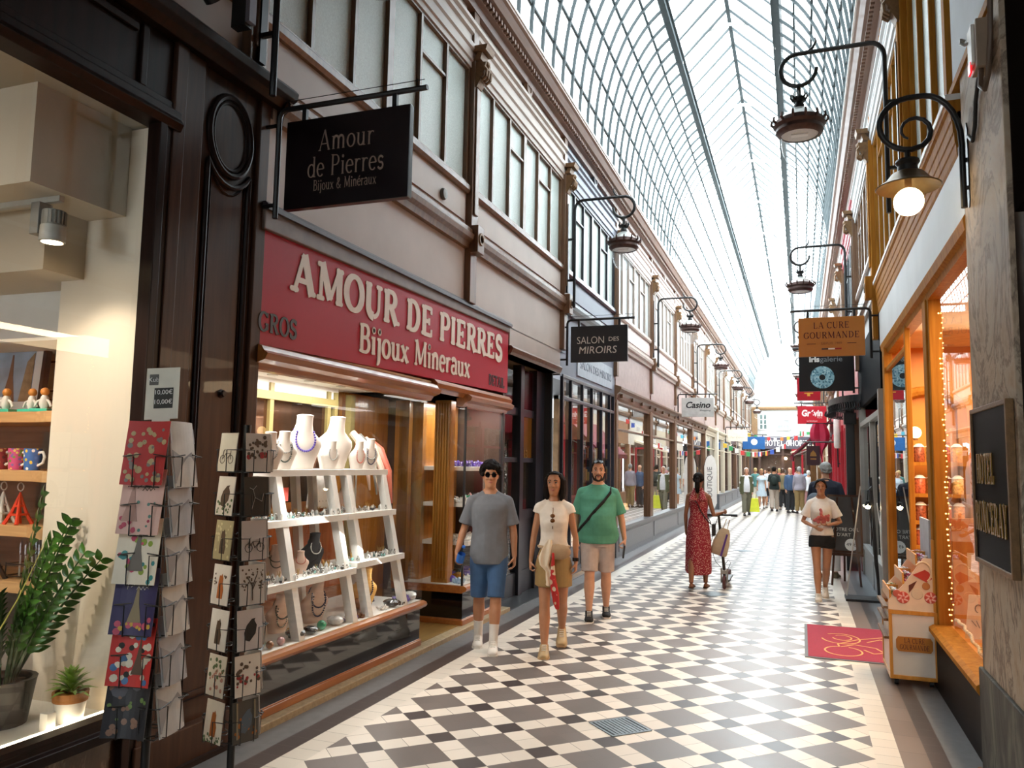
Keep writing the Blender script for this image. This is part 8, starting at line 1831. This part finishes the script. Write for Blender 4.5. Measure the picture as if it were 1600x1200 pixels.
for n in 'RL':
    h, kn, an, ft, sa, fd, up = f.J[n][:7]; sd = fd.cross(up).normalized(); heel = an - up * (.068 * k) - fd * .05
    MB().rings([[heel + fd * t + sd * w_ + up * .006, heel + fd * t - sd * w_ + up * .006, heel + fd * t - sd * w_ - up * .008, heel + fd * t + sd * w_ - up * .008] for t, w_ in ((-.005, .02), (.02, .034), (.1, .034), (.18, .044), (.23, .03), (.245, .012))]).build('sandal', M('brown_sandal', '4a3222', .7), p, world=False)
P = [f.on(*q) for q in ((60, 1.43, .022), (140, 1.40, .03), (178, 1.30, .032), (-160, 1.17, .034), (-130, 1.06, .036), (-100, .97, .045), (-70, 1.0, .04), (-20, 1.2, .036), (25, 1.36, .03))]
mb = MB()
for a, b in zip(P, P[1:] + P[:1]): mb.tube([a, b], .007, 6)
mb.build('bag_strap', M('bag_black', '17171a', .6), p, True, world=False); MB().box(-.235, -.19, -.06, .07, .80 * k + kz, .98 * k + kz).build('shoulder_bag', M('bag_black', ''), p, world=False, bevel=.01)
sx_, sy_ = -1.05, 12.12
sr = thing('kick_scooter', 'black kick scooter wheeled along by the woman in the red dress', 'scooter', (sx_, sy_, 0))
def wheel(x, y, r, w, nm):
    o = MB().tube([(x, y + r * math.cos(a), r + .004 + r * math.sin(a) * 1.0) for a in [2 * PI * j / 24 for j in range(24)]], w, 8, close=True); o.v = [(q[0], y + (q[1] - y) * (1 - w / r), .004 + r + (q[2] - r - .004) * (1 - w / r)) for q in o.v]
    b = o.build(nm, M('red_brown_tyre', '4a1f1c', .6), sr, True); MB().lathe([(0, -.02), (r * .62, -.016), (r * .62, .016), (0, .02)], (x, y, r + .004), 16, RY(PI / 2)).build('hub', m_grey, b, True)
wheel(sx_, sy_ - .36, .10, .022, 'wheel'); wheel(sx_, sy_ + .46, .10, .022, 'wheel')
MB().box(sx_ - .065, sx_ + .065, sy_ - .26, sy_ + .34, .10, .13).build('deck', m_black, sr, bevel=.01)
MB().tube([(sx_, sy_ - .36, .11), (sx_, sy_ - .33, .24), (sx_ - .035, sy_ - .30, .60), (sx_ - .08, sy_ - .25, 1.02)], [.02, .022, .02, .018], 8).build('stem', m_black, sr, True)
MB().box(sx_ - .05, sx_ - .03, sy_ - .38, sy_ - .33, .10, .30).box(sx_ + .03, sx_ + .05, sy_ - .38, sy_ - .33, .10, .30).box(sx_ - .05, sx_ + .05, sy_ - .38, sy_ - .33, .22, .27).build('fork', m_grey, sr, bevel=.005)
MB().tube([(sx_ - .30, sy_ - .24, 1.03), (sx_ + .14, sy_ - .24, 1.04)], .014, 8).build('handlebar', m_black, sr, True)
for q in (-.29, .09): MB().tube([(sx_ + q, sy_ - .24, 1.035), (sx_ + q + .09, sy_ - .24, 1.035)], .019, 8).build('grip', m_black, sr, True)
MB().tube([(sx_ - .1, sy_ - .25, .98), (sx_ - .2, sy_ - .3, .6), (sx_ - .12, sy_ - .34, .38), (sx_ - .02, sy_ - .34, .28)], .004, 5).tube([(sx_ - .03, sy_ - .33, .3), (sx_ + .06, sy_ - .36, .42), (sx_ + .09, sy_ - .36, .38), (sx_ + .04, sy_ - .35, .26)], .004, 5).build('brake_cable', m_black, sr, True)
MB().box(sx_ - .08, sx_ - .055, sy_ + .38, sy_ + .50, .02, .22).build('kickstand', m_grey, sr)
tb = thing('tote_bag', 'cream tote bag with a violet stripe hanging on the scooter stem', 'bag', (sx_ - .05, sy_ - .33, .5))
T4 = Matrix.Translation((sx_ - .035, sy_ - .345, .66)) @ RY(.28).to_4x4()
mb = MB().rings([[(w_ * math.cos(a), d_ * math.sin(a), z) for a in [2 * PI * j / 16 for j in range(16)]] for z, w_, d_ in ((-.19, .10, .015), (-.17, .12, .03), (0, .115, .028), (.14, .085, .022), (.2, .05, .012))]).xf(T4); mb.build('bag_body', cloth('canvas', 'b8a890', .2), tb, True)
MB().prism([(.03, -.19), (.06, -.19), (.06, .13), (.035, .13)], -.033, -.029).xf(T4).build('violet_stripe', M('violet_stripe', '5a3a8a', .7), tb); MB().tube([T4 @ Vector((-.03, 0, .19)), T4 @ Vector((-.02, 0, .33)), T4 @ Vector((.02, .03, .33)), T4 @ Vector((.03, 0, .19))], .006, 6).build('handle', cloth('canvas', ''), tb, True)
# --- girl in a white printed T-shirt and black shorts
f = Fig(1.58, sw=.17, hw=.158, bust=.025, heavy=.95, female=True, legs={'R': (.14, .04, 0, -.08), 'L': (-.12, .45, .55, -.16)}, arms={'R': ((.42, .0, -1), (-.62, -.62, -.25), (-.8, -.45, -.45), .35), 'L': ((.42, .0, -1), (-.62, -.60, -.12), (-.85, -.35, .05), .6)}, head=(.02, .04))
p = person('person with tied-back dark hair in a white T-shirt with a red print and black shorts', (.24, 11.5, 0), -.04, f, sk_olive)
put_mesh(f.shirt(.93, .72, .015, .026, seed=15, wrinkle=.010), 't_shirt', cloth('white_cotton', 'd9d2ca', .15), p)
k, kz = f.k, f.dz; mb = MB(); rn = random.Random(2)
for i in range(34):
    an = rn.uniform(-48, 48); z = 1.165 + rn.uniform(-.05, .035) + .03 * (abs(an) > 25); q = f.on(an, z, .020); mb.ball(q, .026, 10, (1, .45, .9))
for i in range(9): mb.ball(f.on(rn.uniform(-6, 6), 1.18 + .016 * i, .020), .022, 10, (1, .45, 1))
put_mesh(melt(mb, .006, 6, .5), 'red_print', M('washed_red_print', 'b8605e', .85, var=.35, scale=30), p)
put_mesh(f.trousers(1.0, .34, .016, .022), 'shorts', cloth('black_cotton', '0f0f12', .1), p)
cap_hair(f, p, m_hairb, back=-.03, front=.078, thick=.012, extra=lambda mb: [mb.ball((0, .10, .02), .035, 10)] + [mb.tube([(sg * .02, -.075, .098), (sg * .06, -.055, .07), (sg * .078, -.01, .01), (sg * .07, .05, -.02)], .014, 8) for sg in (-1, 1)]); f.face(p, '', 'a05a52')
for n in 'RL': f.shoe(n, p, M('cream_trainer', 'cfc2b2', .6), m_solew)
# --- grey haired man behind her, seen from behind
f = Fig(1.82, sw=.205, hw=.165, belly=.02, heavy=1.05, legs={'R': (.1, .05, 0, .03), 'L': (-.1, .1, 0, .03)}, arms={'R': ((.26, .0, -1), (.12, -.16, -1), (0, -.1, -1), .6), 'L': ((.2, -.1, -1), (-.1, -.5, -.6), (-.2, -.6, -.4), .6)}, head=(.55, .02))
p = person('person with short grey hair in a dark navy jumper and white trousers, back turned', (.36, 13.7, 0), PI - .25, f, sk_light, .008)
put_mesh(f.shirt(.86, 1.9, .018, .046, seed=20, collar=True), 'jumper', cloth('midnight_navy', '1a2030', .2), p)
put_mesh(f.trousers(.97, 1.9, .018, .03), 'trousers', cloth('white_linen', 'd8d4d0', .15), p)
cap_hair(f, p, m_hairg, back=-.035); f.face(p, '', 'a06a60', brow='6a6a68')
for n in 'RL': f.shoe(n, p, M('olive_brown_shoe', '5a4c34', .6), m_solew)
k, kz = f.k, f.dz; mb = MB().ball((.14, .14, 1.12 * k + kz), .15, 14, (.9, .7, 1.15)); put_mesh(melt(mb, .012, 3, .5), 'grey_backpack', cloth('steel_grey', '5a626c', .2), p)
MB().tube([(-.075, -.1, 1.36 * k + kz), (-.09, .0, 1.475 * k + kz), (-.06, .1, 1.40 * k + kz), (.05, .16, 1.2 * k + kz)], .012, 6, flat=.5).build('backpack_strap', M('strap_pale', '8a929c', .6), p, True, world=False)
# --- far figures
def far(label, loc_, rz, H, hair, top, bottom, skin_m=sk_light, sleeve=.8, legf=1.92, hem=.86, fem=False, walk=.2, group=None, coat=None, dress=None, bald=False, arms=None, hairx=None, back=None, vox=.013):
    f = Fig(H, sw=.155 if fem else .178, hw=.145, belly=.0 if fem else .02, bust=.025 if fem else 0, female=fem, heavy=1.0, legs={'R': (walk, .08, 0, .02), 'L': (-walk * .9, .25 * (walk > .05), 0, .02)}, arms=arms or {'R': ((.14, .08, -1), (.04, -.25, -1), (0, -.2, -1), .5), 'L': ((.12, -.1, -1), (.04, -.2, -1), (0, -.2, -1), .5)})
    p = person(label, loc_, rz, f, skin_m, vox, group); k, kz = f.k, f.dz
    if dress:
        mb = MB().rings([oval(0, cy, z, rx, ry, 20) for z, rx, ry, cy in f.rows_between(1.0 * k + kz, 1.46 * k + kz, .016, .02, 7)])
        mb.rings([oval(0, 0, (1.05 - .5 * t) * k + kz, (.15 + .09 * t) * k, (.12 + .08 * t) * k, 20) for t in (0, .3, .6, 1)][::-1])
        for n in 'RL': sh, el = f.A[n][:2]; mb.tube([sh, sh.lerp(el, .5)], [.066 * k, .07 * k], 10)
        put_mesh(melt(mb, .013, 3, .5), 'dress', dress, p)
    else:
        put_mesh(f.shirt(hem, sleeve, .018, .046, vox=.012), 'top', top, p); put_mesh(f.trousers(.96, legf, .018, .034, vox=.012), 'trousers' if legf > 1.3 else 'shorts', bottom, p)
    if coat: put_mesh(f.shirt(.70, 1.9, .034, .055, top=1.45, vox=.013, sleeve_e=.03), 'jacket', coat, p)
    if hair: cap_hair(f, p, hair, vox=.01, front=.078, extra=hairx)
    f.face(p, '', 'a06a60')
    for n in 'RL': f.shoe(n, p, M('far_shoe_dark', '2c2826', .7) if legf > 1.3 and not fem else M('far_shoe_pale', 'cfc8c0', .7), m_soled, sneaker=False)
    return f, p
f, p = far('person with white hair in an olive jacket, white shirt and grey trousers, walking nearer', (-1.86, 29.8, 0), .15, 1.70, m_hairw, cloth('far_white', 'd4d6da'), cloth('olive_grey', '6f6c5c'), coat=None)
k, kz = f.k, f.dz; mb = MB()
for sg in (-1, 1):
    mb.rings([[(sg * (.125 + .015 * t) * 1.0 + .085 * math.cos(a), .01 + .15 * math.sin(a) * (1 - .1 * t), (1.44 - .66 * t) * k + kz) for a in [2 * PI * j / 14 for j in range(14)]] for t in (0, .3, .6, 1)][::-1])
    n = 'R' if sg < 0 else 'L'; sh, el, wr = f.A[n][:3]; mb.tube([sh, el, wr], [.075, .062, .05], 12)
mb.rings([[(.19 * math.cos(a), .07 + .09 * math.sin(a), (1.45 - .66 * t) * k + kz) for a in [2 * PI * j / 14 for j in range(14)]] for t in (0, .5, 1)][::-1])
put_mesh(melt(mb, .013, 3, .5), 'jacket', cloth('olive_jacket', '55573c', .2), p)
yb = thing('carrier_bag', 'bright yellow carrier bag carried by the white-haired walker', 'bag', (-1.62, 29.85, .1)); MB().prism([(-1.76, .14), (-1.42, .14), (-1.47, .62), (-1.70, .62)], 29.78, 29.92).build('bag_body', M('yellow_bag', 'd8e03c', .5), yb, bevel=.01); MB().tube([(-1.64, 29.85, .62), (-1.63, 29.85, .74), (-1.54, 29.85, .74), (-1.53, 29.85, .62)], .008, 5).build('handle', M('yellow_bag', ''), yb)
f, p = far('person from behind in a dark green T-shirt with a backpack and beige trousers', (-1.02, 33.2, 0), PI + .05, 1.76, m_hairb, cloth('dark_green', '16211f'), cloth('far_beige', 'a4968a'), sk_tan)
mb = MB().ball((0, .17, 1.2 * f.k + f.dz), .15, 12, (.9, .6, 1.25)); mb.build('backpack', cloth('black_green', '10201c'), p, True, world=False)
far('person from behind in a khaki vest and black trousers beside the backpack wearer', (-.72, 34.6, 0), PI - .2, 1.70, m_hairbr, cloth('far_khaki', '6f6448'), cloth('far_black', '1a1a1c'), sk_light, .5, fem=True)
far('bald person in a blue shirt and dark trousers talking with the grey-shirted neighbour', (-.42, 32.7, 0), .5, 1.72, None, cloth('far_blue', '39506e'), cloth('far_charcoal', '2b2d32'), sk_light, 1.9, walk=.02)
far('person from behind in a lilac-grey shirt and khaki trousers', (-.08, 32.4, 0), PI + .15, 1.76, m_hairg, cloth('lilac_grey', '8d8894'), cloth('far_khaki_trousers', '86704a'), sk_light, 1.9, walk=.03)
far('person with white hair in a white blouse beside the khaki trousers', (.26, 34.0, 0), PI, 1.62, m_hairw, cloth('far_white', ''), cloth('far_rose', 'a87a7a'), sk_light, .9, fem=True, walk=.05)
far('person in a short pale blue dress walking up the passage', (-1.58, 35.0, 0), .1, 1.66, m_blond, None, None, sk_tan, fem=True, dress=cloth('pale_blue', 'b8c8d4'), legf=.5)
far('person from behind in a white shirt and black shorts carrying a jacket', (-1.30, 35.8, 0), PI - .1, 1.74, m_hairbr, cloth('far_white', ''), cloth('far_black', ''), sk_tan, .9, legf=.9)
random.seed(12)
crowd = [('a teal top', '4a7a78', 'd0c8bc'), ('a white shirt and jeans', 'd8d6d2', '3d5270'), ('a grey T-shirt', '7a7a7c', '2a2a2e'), ('a pink top', 'c08a92', '4a4a52'), ('a navy top', '26304a', '8a7a62'), ('a red top', '9a2c30', '2c2c30'), ('a cream shirt', 'd8ccb4', '54483c'), ('a sky-blue shirt', '86a4c0', '3a3a40'), ('a black top', '1c1c20', '8a8a8c')]
pos = [(-2.0, 38.5), (-1.45, 39.5), (-.75, 38.2), (-.2, 40.5), (-1.75, 43), (-1.1, 44.5), (-.55, 46), (.1, 45), (-1.4, 49)]
for (d, c1, c2), (x, y) in zip(crowd, pos):
    far('distant person in %s %s' % (d, 'coming up the passage' if int(y) % 2 else 'walking away'), (x, y, 0), 0 if int(y) % 2 else PI, random.uniform(1.6, 1.8), random.choice((m_hairb, m_hairbr, m_blond, m_hairg)), cloth('crowd' + c1, c1), cloth('crowdb' + c2, c2), random.choice((sk_tan, sk_light, sk_olive)), .85, fem=int(y * 2) % 3 == 0, vox=.016)
bpy.data.scenes.remove(TMP)
